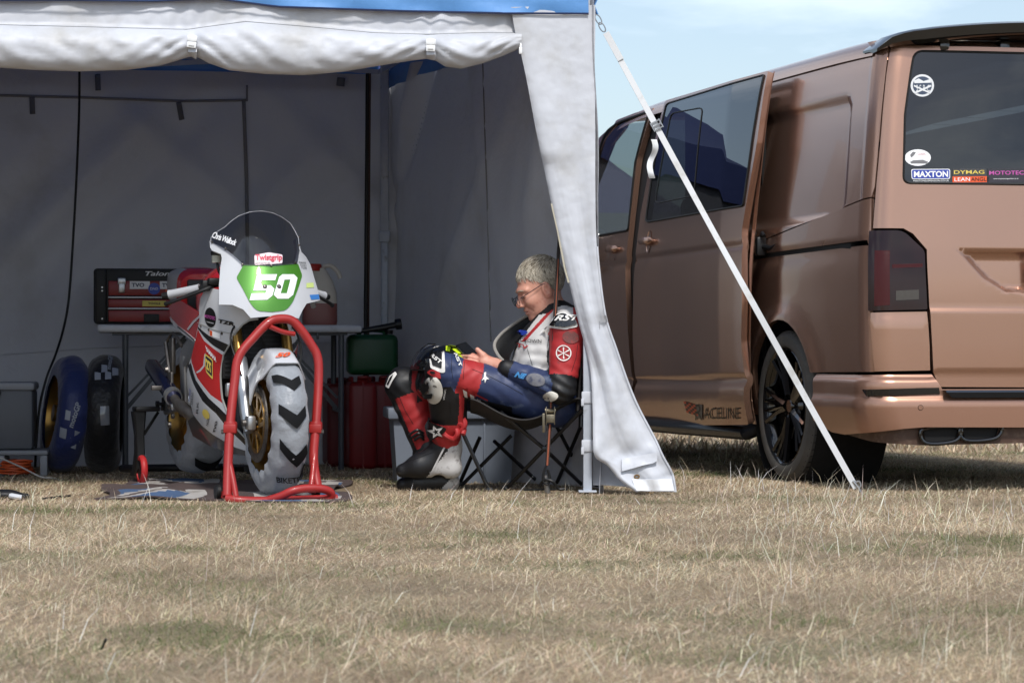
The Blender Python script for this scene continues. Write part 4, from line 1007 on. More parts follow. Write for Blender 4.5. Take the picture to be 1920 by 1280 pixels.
# wheels
def wheel(s, v, sd):
    M_ = axisM((s, v, WR), (0, sd, 0), (0, 0, 1)); ro_ = empty('wheel'); ro_.parent = van
    hw = 0.125; pf = [(0.262, hw - 0.020), (0.272, hw - 0.004), (0.290, hw + 0.002), (0.318, hw - 0.002), (0.333, hw - 0.018)]
    x = hw - 0.024
    pf.append((0.3415, x))
    for gx in (0.062, 0.022, -0.022, -0.062): pf += [(0.3435, gx + 0.005), (0.3365, gx + 0.004), (0.3365, gx - 0.004), (0.3435, gx - 0.005)]
    pf += [(0.3415, -x), (0.333, -hw + 0.018), (0.318, -hw + 0.002), (0.290, -hw - 0.002), (0.262, -hw + 0.02)]
    b = MB(); b.lathe(pf, 72, M_); ty = b.build('tyre', m_tyre, ro_, sharp=30); ty_ = ty
    b = MB()
    for k in range(58):
        a = 2 * math.pi * k / 58
        for sx in (1, -1):
            p = [Vector((math.cos(a + da) * r_, math.sin(a + da) * r_, z * sx)) for r_, z, da in ((0.3335, hw - 0.0175, 0), (0.3425, hw - 0.03, 0.01), (0.3442, 0.07, 0.03))]
            b.tube([M_ @ q for q in p], 0.0016, 4)
    o = b.build('tread_sipes', m_rubber, ty); o['kind'] = 'stuff'
    b = MB(); b.lathe([(0.262, -hw + 0.02), (0.255, -hw + 0.03), (0.240, -0.04), (0.236, 0.05), (0.252, hw - 0.03), (0.262, hw - 0.018), (0.268, hw - 0.010), (0.264, hw - 0.004), (0.256, hw - 0.008), (0.248, hw - 0.022)], 72, M_)
    rm = b.build('rim', m_gloss, ro_)
    b = MB()
    for k in range(5):
        a = 2 * math.pi * k / 5 + 0.32
        for da, db in ((-0.10, -0.30), (0.10, 0.30), (-0.06, -0.085), (0.06, 0.085)):
            big = abs(db) > 0.2
            p0 = M_ @ Vector((0.055 * math.cos(a + da), 0.055 * math.sin(a + da), hw - 0.045)); p1 = M_ @ Vector((0.14 * math.cos(a + (da + db) / 2), 0.14 * math.sin(a + (da + db) / 2), hw - 0.036)); p2 = M_ @ Vector((0.252 * math.cos(a + db), 0.252 * math.sin(a + db), hw - 0.016))
            tn = M_.to_3x3() @ Vector((0, 0, 1))
            b.tube([p0, p1, p2], [0.020, 0.013 if big else 0.011, 0.012 if big else 0.010], 6, up=tn, flat=1.3)
    b.build('spokes', m_gloss, ro_)
    b = MB(); b.lathe([(0.0, hw - 0.028), (0.028, hw - 0.028), (0.031, hw - 0.032), (0.034, hw - 0.045), (0.06, hw - 0.05), (0.075, hw - 0.07), (0.08, -0.05)], 28, M_)
    for k in range(5): a = 2 * math.pi * k / 5; b.lathe([(0, hw - 0.038), (0.009, hw - 0.038), (0.010, hw - 0.055)], 8, M_ @ Matrix.Translation((0.052 * math.cos(a), 0.052 * math.sin(a), 0)))
    b.build('hub', m_gloss, ro_)
    b = MB(); b.lathe([(0.0, 0.02), (0.165, 0.02), (0.168, 0.01), (0.168, -0.005), (0.08, -0.01)], 40, M_); b.build('brake_disc', m_steel, ro_)
    b = MB(); b.box((0.0, 0.0, 0.0), (0.16, 0.08, 0.06), 0.02, M=M_ @ Matrix.Translation((0.02, 0.15, 0.02))); b.build('caliper', m_trim, ro_)
for s, sd in ((WS, 1), (WS, -1), (4.4, 1), (4.4, -1)): wheel(s, 0.822 * sd, sd); liner(sd, s)
# ------------------------------------------------------------------ racing motorcycle
m_bw = mat('white_fairing', (190, 192, 196), 0.24, coat=0.5, var=(6, 0.02), dirt=(18, (186, 184, 178), 0.64, 0.85))
m_br = mat('red_fairing', (178, 34, 34), 0.25, coat=0.6, var=(5, 0.06), dirt=(20, (140, 30, 30), 0.6, 0.8))
m_bk = mat('black_fairing', (16, 16, 17), 0.28, coat=0.5, var=(8, 0.1))
m_grn = mat('green_metallic_plate', (74, 134, 44), 0.36, metal=0.3, coat=0.25, flake=(1200, 0.12), var=(3, 0.12))
m_scr = glassmat('smoked_screen', (0.57, 0.58, 0.61)); m_edge = mat('fairing_edge', (150, 150, 146), 0.5)
m_silv = mat('brushed_aluminium', (176, 178, 180), 0.32, metal=0.85, var=(12, 0.08)); m_gold = mat('gold_anodised', (150, 116, 60), 0.3, metal=0.85, var=(10, 0.12))
m_warm = mat('silver_tyre_warmer', (138, 142, 148), 0.42, sheen=0.2, var=(9, 0.08), bump=(26, 0.5, 0.012, 4, 500, 0.15, 0.001, 2)); m_chev = mat('black_chevron', (18, 19, 21), 0.75, spec=0.2, bump=(60, 0.3, 0.003, 3))
m_eng = mat('engine_grey', (46, 47, 49), 0.5, metal=0.4, var=(14, 0.25), bump=(30, 0.3, 0.004, 4)); m_rad = mat('radiator_fins', (20, 20, 21), 0.6)
m_can = mat('blue_black_silencer', (30, 32, 56), 0.25, metal=0.6, coat=0.3); m_grip = mat('pale_grey_grip', (168, 170, 174), 0.7, bump=(160, 0.5, 0.002, 2))
m_chain = mat('worn_steel', (104, 100, 96), 0.4, metal=0.8, var=(30, 0.25)); m_hose = mat('black_rubber_hose', (14, 14, 14), 0.5)

PSI = R(20.6); BH = Vector((math.sin(PSI), -math.cos(PSI), 0)); BO = Vector((-1.430, 11.964, 0.012)); BROT = math.atan2(BH.y, BH.x)
BM = Matrix.Translation(BO) @ Matrix.Rotation(BROT, 4, 'Z')
bike = empty('racing_motorcycle', BO, BROT, label='white and red racing motorcycle with green number fifty plate on paddock stands', cat='motorcycle')
WB, WRr = 1.34, 0.29

def warmer(x, sec, R0, parent_name, plw, zc=WRr, pleat=1.0):
    """a wheel with a padded tyre warmer over the tyre"""
    root = empty(parent_name); root.parent = bike
    def tor(th, ph, clean=False):      # th around axle (0 = front, pi/2 = top), ph across: 0 tread, +-pi/2 sidewalls
        r_ = R0 + (WRr - R0) * max(0.0, math.cos(ph)) ** 0.72 - 0.035 * max(0, abs(ph) - math.pi / 2)
        y = sec * math.copysign(abs(math.sin(min(abs(ph), math.pi / 2))) ** 0.9, ph) * (1 - 0.10 * max(0, abs(ph) - math.pi / 2))
        g_ = min(1, abs(ph) / (math.pi / 2)) ** 3
        wr = 0.0035 * float(wav(np.array(th * 1.6), np.array(ph * 0.6), 61)) + pleat * 0.0035 * g_ * (math.sin(th * 19) + 0.6 * math.sin(th * 31 + 1))
        r_ += 0.0 if clean else wr; return (x + r_ * math.cos(th), y * (1 + 0.04 * math.sin(th * 17) * g_), zc + r_ * math.sin(th))
    b = MB(); rows = []
    for i in range(144):
        th = 2 * math.pi * i / 144; rows.append([tor(th, ph) for ph in np.linspace(-math.pi * 0.66, math.pi * 0.66, 33)])
    b.loft(rows, caps=False, wrap=True, closed=False); o = b.build('tyre_warmer', m_warm, root, sharp=0)
    M_ = axisM((x, 0, zc), (0, 1, 0), (1, 0, 0)); b = MB()
    b.lathe([(0.222, -sec * 0.80), (0.215, -sec * 0.86), (0.200, -sec * 0.5), (0.196, 0), (0.200, sec * 0.5), (0.215, sec * 0.86), (0.222, sec * 0.80)], 56, M_); rm = b.build('rim', plw, root)
    b = MB(); b.lathe([(0.222, -sec * 0.8), (0.24, -sec * 0.85), (0.262, -sec * 0.55), (0.268, 0), (0.262, sec * 0.55), (0.24, sec * 0.85), (0.222, sec * 0.8)], 56, M_); b.build('tyre', m_tyre, root)
    for k in range(3):
        a = 2 * math.pi * k / 3 + 0.5
        b = MB(); b.tube([M_ @ Vector((0.03 * math.cos(a), 0.03 * math.sin(a), 0)), M_ @ Vector((0.11 * math.cos(a + 0.05), 0.11 * math.sin(a + 0.05), 0)), M_ @ Vector((0.205 * math.cos(a), 0.205 * math.sin(a), 0))], [0.034, 0.022, 0.03], 8, up=(0, 1, 0), flat=0.9); b.build('spoke', plw, root)
    b = MB(); b.lathe([(0.0, -0.07), (0.04, -0.07), (0.045, -0.03), (0.05, 0), (0.045, 0.03), (0.04, 0.07), (0.0, 0.07)], 24, M_); b.build('hub', plw, root)
    return root, Surf(lambda a_, b_: tor(a_, b_, True), BM), o
fwr, TF, twf = warmer(WB, 0.072, 0.212, 'front_wheel', m_gold)
rwr, TR, twr = warmer(0.0, 0.090, 0.212, 'rear_wheel', m_gold, zc=WRr + 0.035)
def chev(S_, pts, g, par): return decal_px('chevron', S_, pts, [m_chev], par, g, 0.0075, step=(0.06, 0.12), flip=CFLIP)
CFLIP = TF.n(0.0, 0.0).x < 0
for pts, g in (([(511, 706), (521, 704), (546, 714), (559, 706), (563, 720), (551, 734), (530, 720), (515, 719)], (0.4, 0.0)), ([(524, 757.5), (556, 778), (570, 760), (572, 780), (556, 803), (524, 776)], (0.0, 0.0)), ([(526, 821), (554, 852), (572, 831), (573.5, 848), (555, 874), (526, 840)], (-0.5, 0.0))): chev(TF, pts, g, twf)
text_px('warmer_print', 'BIKETEK', TF, (520, 901), (572, 898), (519, 891), m_blk, twf, (-0.7, 0.0), 0.0085, bold=0.03, flip=CFLIP, arc=-3)
chev(TR, [(366, 855), (392, 866), (418, 852), (418, 866), (392, 880), (366, 870)], (-0.3, 0.0), twr)
# front brake discs and calipers
for sd in (-1, 1):
    M_ = axisM((WB, sd * 0.076, WRr), (0, sd, 0), (1, 0, 0)); b = MB()
    b.lathe([(0.112, 0.003), (0.160, 0.003), (0.160, -0.003), (0.112, -0.003)], 64, M_, close=True); dk = b.build('brake_disc', m_chain, bike)
    b = MB()
    for k in range(9): a = 2 * math.pi * k / 9; b.bar(M_ @ Vector((0.05 * math.cos(a - 0.2), 0.05 * math.sin(a - 0.2), 0.002)), M_ @ Vector((0.122 * math.cos(a), 0.122 * math.sin(a), 0.002)), 0.018, 0.008, up=(0, 1, 0))
    b.lathe([(0.035, 0.005), (0.06, 0.005), (0.06, -0.004), (0.035, -0.004)], 32, M_, close=True); b.lathe([(0.108, 0.005), (0.124, 0.005), (0.124, -0.004), (0.108, -0.004)], 48, M_, close=True)
    b.build('disc_carrier', m_gold, dk)
    b = MB()
    for k in range(40): a = 2 * math.pi * k / 40; rr = 0.132 + 0.018 * (k % 3) / 2; b.lathe([(0, 0.0), (0.0028, 0.0)], 6, M_ @ Matrix.Translation((rr * math.cos(a), rr * math.sin(a), 0.0036)))
    o = b.build('disc_holes', m_rubber, dk); o['kind'] = 'stuff'
# fork
rk = Vector((-math.sin(R(25)), 0, math.cos(R(25))))
for sd in (-1, 1):
    ax_ = Vector((WB, sd * 0.104, WRr)); f0 = ax_ + Vector((-0.035, 0, -0.02))
    b = MB(); b.tube([f0 - rk * 0.02, f0 + rk * 0.02, f0 + rk * 0.06, f0 + rk * 0.20, f0 + rk * 0.30, f0 + rk * 0.315], [0.018, 0.024, 0.027, 0.029, 0.030, 0.027], 16); b.box(f0 + Vector((0.035, 0, 0.02)), (0.06, 0.036, 0.06), 0.010)
    b.build('fork_slider', m_silv, bike)
    b = MB(); b.tube([f0 + rk * 0.29, f0 + rk * 0.66], 0.0215, 14); b.build('fork_stanchion', m_gold, bike)
    b = MB(); b.tube([f0 + rk * 0.308, f0 + rk * 0.325], 0.031, 14); b.build('fork_seal', m_hose, bike)
    b = MB(); b.box(ax_ + Vector((-0.12, -sd * 0.022, 0.075)), (0.07, 0.05, 0.11), 0.014); b.build('brake_caliper', m_chain, bike)
    b = MB(); b.lathe([(0.0, 0.014), (0.013, 0.014), (0.014, 0.0)], 12, axisM(ax_ + Vector((0, sd * 0.02, 0)), (0, sd, 0))); b.build('axle_nut', m_chain, bike)
b = MB(); b.box((WB - 0.035 - 0.26, 0, WRr + 0.50), (0.07, 0.25, 0.035), 0.01); b.build('lower_yoke', m_silv, bike)
b = MB(); b.tube([(WB, -0.12, WRr), (WB, 0.12, WRr)], 0.011, 10); b.build('front_axle', m_chain, bike)
# front mudguard
rows = []
for i in range(25):
    th = R(56) + R(92) * i / 24; row = []
    for k in range(19):
        u = -1 + 2 * k / 18; r_ = 0.303 - 0.026 * abs(u) ** 3; y = 0.084 * u
        sk = max(0, abs(u) - 0.62) / 0.38; r_ -= sk * (0.045 + 0.16 * math.exp(-((th - R(86)) / 0.36) ** 2)); y *= 1 + 0.30 * sk * math.exp(-((th - R(84)) / 0.5) ** 2)
        cutb = 0.16 * (1 - u * u) * (1 - min(1, i / 6.0))
        row.append((WB + r_ * math.cos(th - cutb * 0.3), y, WRr + r_ * math.sin(th - cutb * 0.3)))
    rows.append(row)
b = MB(); b.grid(rows); fg = b.build('front_mudguard', m_bw, bike, sharp=0); thicken(fg, 0.005)
def fgs(th, u): r_ = 0.303 - 0.026 * abs(u) ** 3; return (WB + r_ * math.cos(th), 0.084 * u, WRr + r_ * math.sin(th))
FGS = Surf(fgs, BM); text_px('number', '50', FGS, (516, 672), (543, 670), (518, 664), m_org, fg, (R(50), 0.2), 0.006, bold=0.04, shear=0.25, flip=FGS.n(0.9, 0).x < 0)

# main fairing, right side traced, left side mirrored
hwT = Tab([0.1, 0.2, 0.3, 0.45, 0.6, 0.75, 0.9], [0.10, 0.15, 0.195, 0.225, 0.232, 0.222, 0.200], 0.04)
xnT = Tab([0.1, 0.2, 0.35, 0.5, 0.65, 0.75, 0.85, 0.95], [1.17, 1.19, 1.17, 1.15, 1.20, 1.27, 1.26, 1.20], 0.05)
def fair(a, z):
    hw_, xn, D_ = hwT(z), xnT(z), 0.42
    if a <= 1: f = a * math.pi / 2; return (xn - D_ * (1 - math.cos(f)), -hw_ * math.sin(f), z)
    return (xn - D_ - (a - 1) * 0.5, -hw_, z)
FA = Surf(fair, BM); GF = (0.8, 0.55)
def mirrorY(name, o, par):
    me = o.data.copy(); co = np.empty(len(me.vertices) * 3); me.vertices.foreach_get('co', co); co = co.reshape(-1, 3); co[:, 1] *= -1; me.vertices.foreach_set('co', co.ravel()); me.flip_normals(); me.update()
    if me.has_custom_normals: me.normals_split_custom_set_from_vertices([(v.normal.x, v.normal.y, v.normal.z) for v in me.vertices])
    q = bpy.data.objects.new(name, me); COL.objects.link(q); q.parent = par; return q
front = [(484, 598), (468, 600), (455, 608), (443, 622), (433, 642), (419, 665), (414, 702), (417, 747), (427, 775), (445, 805), (465, 827), (474, 842)]
rear_ = [(470, 848), (440, 838), (400, 815), (378, 797), (362, 776), (355, 746), (350, 700), (353, 686), (359, 668), (366, 640), (371, 612), (374, 600), (373, 580), (375, 560), (381, 548), (396, 540), (412, 543), (440, 560), (484, 580)]
FP = lambda pts: FA.pxs(pts, GF)
red = FP([(371, 617), (383, 639), (400, 653), (420, 667), (417, 668), (412, 702), (415, 747), (418, 756), (395, 740), (370, 708), (359, 678), (358, 668), (366, 640)])
blk1 = FP([(371, 612), (393, 630), (428, 646), (422, 661), (400, 648), (383, 632), (371, 616)])
blk2 = FP([(352, 684), (358, 680), (367, 712), (391, 746), (411, 764), (430, 783), (450, 812), (478, 842), (470, 846), (430, 806), (405, 775), (380, 752), (363, 720)])
strp = FP([(374, 693), (381, 685), (383, 665), (385, 661), (384, 686), (376, 696), (369, 700), (368, 697)])
belly = FP([(340, 790), (362, 776), (378, 797), (402, 812), (440, 836), (474, 846), (470, 852), (440, 845), (395, 825), (350, 805)])
grown = [(front + rear_)]
fo = FP(front + rear_)
fside = panel('side_fairing', FA, fo, [m_bw, m_br, m_bk], bike, regions=[(red, 1), (blk1, 2), (blk2, 2), (strp, 0)], step=(0.05, 0.03), thick=0.005, flip=FA.n(1.0, 0.5).y > 0)
FF = FA.n(1.0, 0.5).y > 0
fl = mirrorY('side_fairing', fside, bike)
b = MB(); b.tube([FA.p(*p) for p in subdiv(FP(front) + FP(front)[::-1], (0.05, 0.05))[:len(subdiv(FP(front) + FP(front)[::-1], (0.05, 0.05))) // 2]], 0.004, 6); b.build('fairing_edge', m_edge, bike)
bl3 = FP([(350, 790), (365, 778), (380, 797), (402, 813), (440, 837), (472, 849), (470, 858), (436, 850), (395, 838), (360, 818)])
bp = panel('belly_pan', FA, bl3, [mat('dark_belly', (52, 54, 58), 0.4, coat=0.4, var=(8, 0.2))], bike, step=(0.06, 0.03), off=-0.004, thick=0.005, flip=FF); mirrorY('belly_pan', bp, bike)
# panel seam and quarter-turn screws
b = MB(); b.tube([FA.p(*p) + Vector((0, -0.002, 0)) for p in FP([(371, 605), (385, 610), (400, 617), (414, 621), (428, 624), (440, 625)])], 0.0018, 5); b.build('panel_seam', m_edge, bike)
for sx, sy in ((377, 611), (392, 618), (416, 625)):
    q = FA.inv(sx, sy, GF); b = MB(); b.lathe([(0, 0.004), (0.005, 0.004), (0.006, 0.0)], 8, axisM(FA.p(*q), FA.n(*q) * (-1 if FF else 1))); b.build('screw', m_chain, bike)
# graphics on the right side
TX = dict(surf=FA, parent=fside, g=GF, flip=FF)
decal_px('round_sticker', FA, ellipse(395, 595, 10.5, 18.5, 24, R(-6)), [m_blk], fside, GF, 0.002, flip=FF)
text_px('sticker_print', 'MOTOTEC', FA, (385, 595), (405, 600), (385, 589), m_mag, fside, GF, 0.004, flip=FF, bold=0.01)
text_px('sticker_print', 'SUSPENSION', FA, (389, 604), (402, 607), (389, 602), m_white, fside, GF, 0.004, flip=FF)
text_px('lettering', 'TZR', FA, (411, 605), (440, 611), (410, 597.5), m_blk, fside, GF, 0.003, flip=FF, bold=0.05, shear=0.2)
text_px('lettering', 'YAMAHA', FA, (386.5, 656), (406.5, 679), (386, 647), m_white, fside, GF, 0.003, flip=FF, bold=0.04)
decal_px('badge', FA, rpoly([(385, 662), (400, 674), (400, 712), (387, 697)], 4), [m_yel], fside, GF, 0.0025, flip=FF)
decal_px('badge', FA, rpoly([(386.5, 666), (398.7, 676), (398.7, 706), (388, 694)], 3), [mat('badge_navy', (20, 24, 48), 0.4)], fside, GF, 0.0032, flip=FF)
text_px('badge_print', '2T', FA, (388.5, 691), (399, 701), (386.5, 670), m_yel, fside, GF, 0.004, flip=FF, bold=0.06)
decal_px('sticker', FA, [(394, 618), (413, 625), (413, 635), (394, 629)], [m_white], fside, GF, 0.0025, flip=FF); decal_px('sticker', FA, [(394.5, 618.6), (399, 620.4), (399, 630), (394.5, 628.6)], [m_org], fside, GF, 0.0032, flip=FF)
text_px('sticker_print', 'TVO', FA, (404, 812), (409, 790), (400, 810), m_blk, fside, GF, 0.003, flip=FF, bold=0.04)
decal_px('sticker', FA, ellipse(387, 776, 6, 10, 14, R(-25)), [m_yel], fside, GF, 0.0025, flip=FF)
text_px('sticker_print', 'NGK', FA, (391, 798), (394, 784), (387, 796), m_blk, fside, GF, 0.003, flip=FF)
for (x, y), s_ in (((357, 752), 'motul'), ((362, 758), 'OHLINS'), ((372, 775), 'RK')): text_px('sticker_print', s_, FA, (x, y), (x + 2, y - 22), (x - 3.5, y - 1), m_blu if s_ == 'motul' else m_blk, fside, GF, 0.003, flip=FF)

# nose cone with number plate and screen, all on one domed surface
xz = Tab([0.6, 0.72, 0.80, 0.95, 1.05, 1.2], [1.335, 1.325, 1.305, 1.235, 1.165, 1.03], 0.03)
cz = Tab([0.6, 0.75, 0.9, 1.0, 1.2], [2.0, 2.0, 2.6, 3.6, 4.4], 0.04)
def nose(y, z): return (xz(z) - cz(z) * y * y, y, z)
NS = Surf(nose, BM); GN = (0.0, 0.85); NF = NS.n(0, 0.85).x < 0
NP = lambda pts: NS.pxs(pts, GN)
scr_in = [(457, 496), (445, 485), (431, 473), (417, 464), (398, 455)]
scr_r = [(554, 449), (557, 470), (552, 494)]
shell = NP([(393, 451), (394, 464), (398, 470), (414, 476), (416, 484), (413, 502), (410.5, 535), (410.5, 571), (436, 571.5), (456, 580), (470, 596), (500, 593), (540, 592), (560, 597), (568, 580), (575, 569), (600, 563), (595, 540), (589, 520), (582, 496), (573.5, 481), (565, 472), (562, 459), (558, 445)] + scr_r + [(506, 499)] + scr_in)
nc = panel('nose_fairing', NS, shell, [m_bw], bike, step=(0.025, 0.025), thick=0.012, flip=NF)
plate = NP(rpoly([(457, 497), (506, 499), (558, 495), (566, 517), (549, 566), (536, 582), (510, 585), (482, 583), (470, 570), (443.5, 521)], [2, 0, 2, 4, 8, 8, 0, 8, 8, 4]))
pl = panel('number_plate', NS, plate, [m_grn], nc, step=(0.02, 0.02), off=0.003, flip=NF)
Z1 = lambda pts: [(300 + x / 4.5725, 380 + y / 4.571) for x, y in pts]
five = Z1([(832, 620), (1000, 617), (985, 668), (872, 668), (858, 712), (948, 712), (978, 742), (960, 800), (918, 834), (768, 838), (786, 780), (902, 778), (912, 757), (800, 757)])
zo = Z1([(1018, 640), (1045, 618), (1142, 618), (1172, 648), (1136, 792), (1095, 825), (1005, 825), (972, 792)]); zi = Z1([(1062, 664), (1112, 662), (1082, 780), (1030, 780)])
panel('digit', NS, NP(five), [m_white], pl, step=(0.03, 0.03), off=0.005, flip=NF)
panel('digit', NS, NP(zo), [m_white], pl, holes=[NP(zi)], step=(0.03, 0.03), off=0.005, flip=NF)
for x, y in ((496.5, 538), (522.5, 538)):
    q = NS.inv(x, y, GN); b = MB(); b.lathe([(0, 0.007), (0.006, 0.006), (0.0095, 0.002), (0.010, 0.0)], 12, axisM(NS.p(*q) + NS.n(*q) * 0.004 * (-1 if NF else 1), NS.n(*q) * (-1 if NF else 1))); b.build('plate_bolt', m_chain, nc)
screen = NP([(396, 454), (397, 446), (404, 438), (422, 427), (434, 416), (448, 406), (468, 399), (490, 397), (512, 401), (530, 410), (543, 420), (551, 433), (558, 447), (560, 470), (556, 496), (506, 501), (455, 499), (443, 488), (430, 477), (416, 468)])
sc_ = panel('windscreen', NS, screen, [m_scr], bike, step=(0.03, 0.03), off=0.004, flip=NF)
b = MB(); b.tube([NS.p(*p) + NS.n(*p) * 0.004 * (-1 if NF else 1) for p in screen[0:14]], 0.002, 5); b.build('screen_edge', mat('clear_edge', (150, 152, 156), 0.3), sc_)
for x, y in ((399, 455), (424, 467), (455, 497), (508, 499), (552, 494), (559, 461), (559, 446)):
    q = NS.inv(x, y, GN); b = MB(); b.lathe([(0, 0.007), (0.004, 0.006), (0.0055, 0.0)], 8, axisM(NS.p(*q) + NS.n(*q) * 0.004 * (-1 if NF else 1), NS.n(*q) * (-1 if NF else 1))); b.build('screen_screw', m_chain, sc_)
text_px('screen_lettering', 'Chris Wallock', NS, (399, 447), (443, 463), (402, 435.5), m_white, sc_, GN, 0.007, shear=0.3, bold=0.015, flip=NF, spacing=0.85)
decal_px('screen_sticker', NS, rpoly([(477, 480), (503, 475), (528, 479), (528, 495), (478, 499)], 3), [mat('pale_sticker', (222, 204, 208), 0.5)], sc_, GN, 0.007, flip=NF)
text_px('screen_lettering', 'Twistgrip', NS, (479, 493), (527, 493), (479, 479), mat('pink_red_print', (196, 66, 86), 0.5), sc_, GN, 0.009, bold=0.03, flip=NF)
text_px('screen_lettering', 'MOTORCYCLES', NS, (479, 498), (505, 497), (479, 494.5), m_blk, sc_, GN, 0.009, flip=NF)
decal_px('sticker', NS, [(574, 531), (587, 530), (588, 539), (574, 540)], [mat('lime_sticker', (196, 212, 130), 0.5)], nc, GN, 0.002, flip=NF)
decal_px('sticker', NS, [(580, 553), (597, 552), (598.5, 561), (583, 562)], [mat('sky_sticker', (60, 120, 190), 0.5)], nc, GN, 0.002, flip=NF)
for i, s_ in enumerate(('MAINS', 'TOOLS', 'TZR')): text_px('sticker_print', s_, NS, (560 + i * 2, 494 + i * 5), (573 + i, 495 + i * 5), (560 + i * 2, 490.5 + i * 5), m_blk, nc, GN, 0.002, flip=NF)
# headstock, radiator, engine, frame
b = MB(); b.box((1.05, 0, 0.60), (0.045, 0.30, 0.27), 0.008); rd = b.build('radiator', m_rad, bike)
for k in range(14): b = MB(); b.box((1.076, 0, 0.48 + k * 0.0185), (0.006, 0.28, 0.004)); b.build('radiator_fin', m_eng, rd)
b = MB(); b.box((0.72, 0, 0.40), (0.42, 0.30, 0.30), 0.05); b.tube([(0.9, -0.05, 0.5), (1.02, -0.05, 0.40), (1.03, -0.06, 0.25), (0.9, -0.06, 0.2)], [0.035, 0.04, 0.05, 0.055], 12); b.tube([(0.9, 0.06, 0.5), (1.02, 0.06, 0.40), (1.03, 0.06, 0.25), (0.9, 0.06, 0.2)], [0.035, 0.04, 0.05, 0.055], 12); b.build('engine', m_eng, bike)
b = MB(); b.box((1.08, -0.02, 0.42), (0.03, 0.24, 0.06), 0.01); b.build('radiator_bracket', m_silv, bike)
for sd in (-1, 1):
    b = MB(); b.bar((1.10, sd * 0.06, 0.84), (0.42, sd * 0.15, 0.55), 0.035, 0.09, bev=0.008); b.bar((0.42, sd * 0.15, 0.57), (0.36, sd * 0.13, 0.32), 0.035, 0.08, up=(1, 0, 0), bev=0.008); b.build('frame_beam', m_silv, bike)
    b = MB(); b.bar((0.42, sd * 0.12, 0.37), (0.0, sd * 0.135, WRr + 0.035), 0.035, 0.06, bev=0.008); b.build('swingarm', m_silv, bike)
    b = MB(); b.box((0.30, sd * 0.19, 0.42), (0.09, 0.012, 0.14), 0.004); b.box((0.33, sd * 0.235, 0.42), (0.025, 0.09, 0.02), 0.004); b.tube([(0.30, sd * 0.20, 0.36), (0.40, sd * 0.215, 0.335)], 0.008, 8); b.build('footrest', m_chain, bike)
    b = MB(); b.box((0.02, sd * 0.15, 0.345), (0.07, 0.012, 0.06), 0.006); b.lathe([(0, 0.035), (0.014, 0.035), (0.014, 0.02), (0.008, 0.018), (0.008, 0)], 12, axisM((0.03, sd * 0.156, 0.345), (0, sd, 0))); b.build('paddock_bobbin', m_hose, bike)
b = MB(); b.tube(smoothpath([(0.85, -0.10, 0.22), (0.66, -0.13, 0.27), (0.52, -0.195, 0.345), (0.44, -0.205, 0.380)], 5), [0.04] * 6 + [0.028] * 5 + [0.02] * 5, 12); b.build('exhaust_pipe', m_chain, bike)
ex0, ex1 = Vector((0.45, -0.205, 0.375)), Vector((-0.01, -0.205, 0.525)); ed = (ex1 - ex0).normalized()
b = MB(); b.tube([ex0, ex0 + ed * 0.01, ex0 + ed * 0.03, ex0 + ed * 0.44, ex0 + ed * 0.46], [0.02, 0.032, 0.036, 0.036, 0.030], 18); b.build('silencer', m_can, bike)
b = MB(); b.tube([ex0 + ed * 0.012, ex0 + ed * 0.05], 0.039, 18); b.box(ex0 + ed * 0.03 + Vector((0, 0.0, -0.045)), (0.03, 0.02, 0.03), 0.004); b.build('silencer_clamp', m_silv, bike)
b = MB(); b.tube([ex0 + ed * 0.455, ex0 + ed * 0.50], [0.026, 0.018], 12); b.build('silencer_tip', m_chain, bike)
# tank, seat cowl, subframe side panel
def blob(name, sdf, lo, hi, h, m_, par, world=False, sharp=0):
    P, F = surface_net(sdf, lo, hi, h); return mesh_obj(name, P, F, m_, par, True, world, None, sharp)
tk = blob('fuel_tank', lambda p: smin(smax(ell(p, (0.70, 0, 0.80), (0.29, 0.155, 0.155)), -(p[:, 2] - 0.66), 0.02), ell(p, (0.52, 0, 0.74), (0.2, 0.11, 0.12)), 0.05), (0.25, -0.2, 0.58), (1.05, 0.2, 1.0), 0.014, m_br, bike)
b = MB(); b.lathe([(0, 0.012), (0.032, 0.012), (0.036, 0)], 20, axisM((0.70, 0, 0.952), (0, 0, 1))); b.build('filler_cap', m_hose, bike)
m_gw = mat('grey_white_panel', (150, 152, 156), 0.3, coat=0.4, var=(8, 0.1))
rows = []
for x, hw_, zl, zt in ((0.17, 0.112, 0.72, 0.925), (0.12, 0.118, 0.725, 0.952), (0.0, 0.118, 0.76, 0.962), (-0.12, 0.105, 0.80, 0.958), (-0.22, 0.08, 0.85, 0.945), (-0.28, 0.045, 0.89, 0.93)):
    rows.append([(x, hw_ * math.copysign(abs(math.cos(t)) ** 0.55, math.cos(t)), (zl + zt) / 2 + (zt - zl) / 2 * math.copysign(abs(math.sin(t)) ** 0.55, math.sin(t))) for t in [2 * math.pi * k / 32 for k in range(32)]])
b = MB(); b.loft(rows); b.m = [(1 if (abs(np.mean([b.v[i][1] for i in f])) > 0.07 and np.mean([b.v[i][0] for i in f]) < 0.12) else 0) for f in b.f]; sc2 = b.build('seat_cowl', [m_br, m_gw], bike, sharp=40)
b = MB(); b.box((0.176, 0, 0.825), (0.02, 0.165, 0.15), 0.008); b.build('bum_stop_pad', m_hose, sc2)
b = MB(); b.box((0.33, 0, 0.745), (0.32, 0.23, 0.04), 0.015); b.build('seat_pad', m_hose, bike)
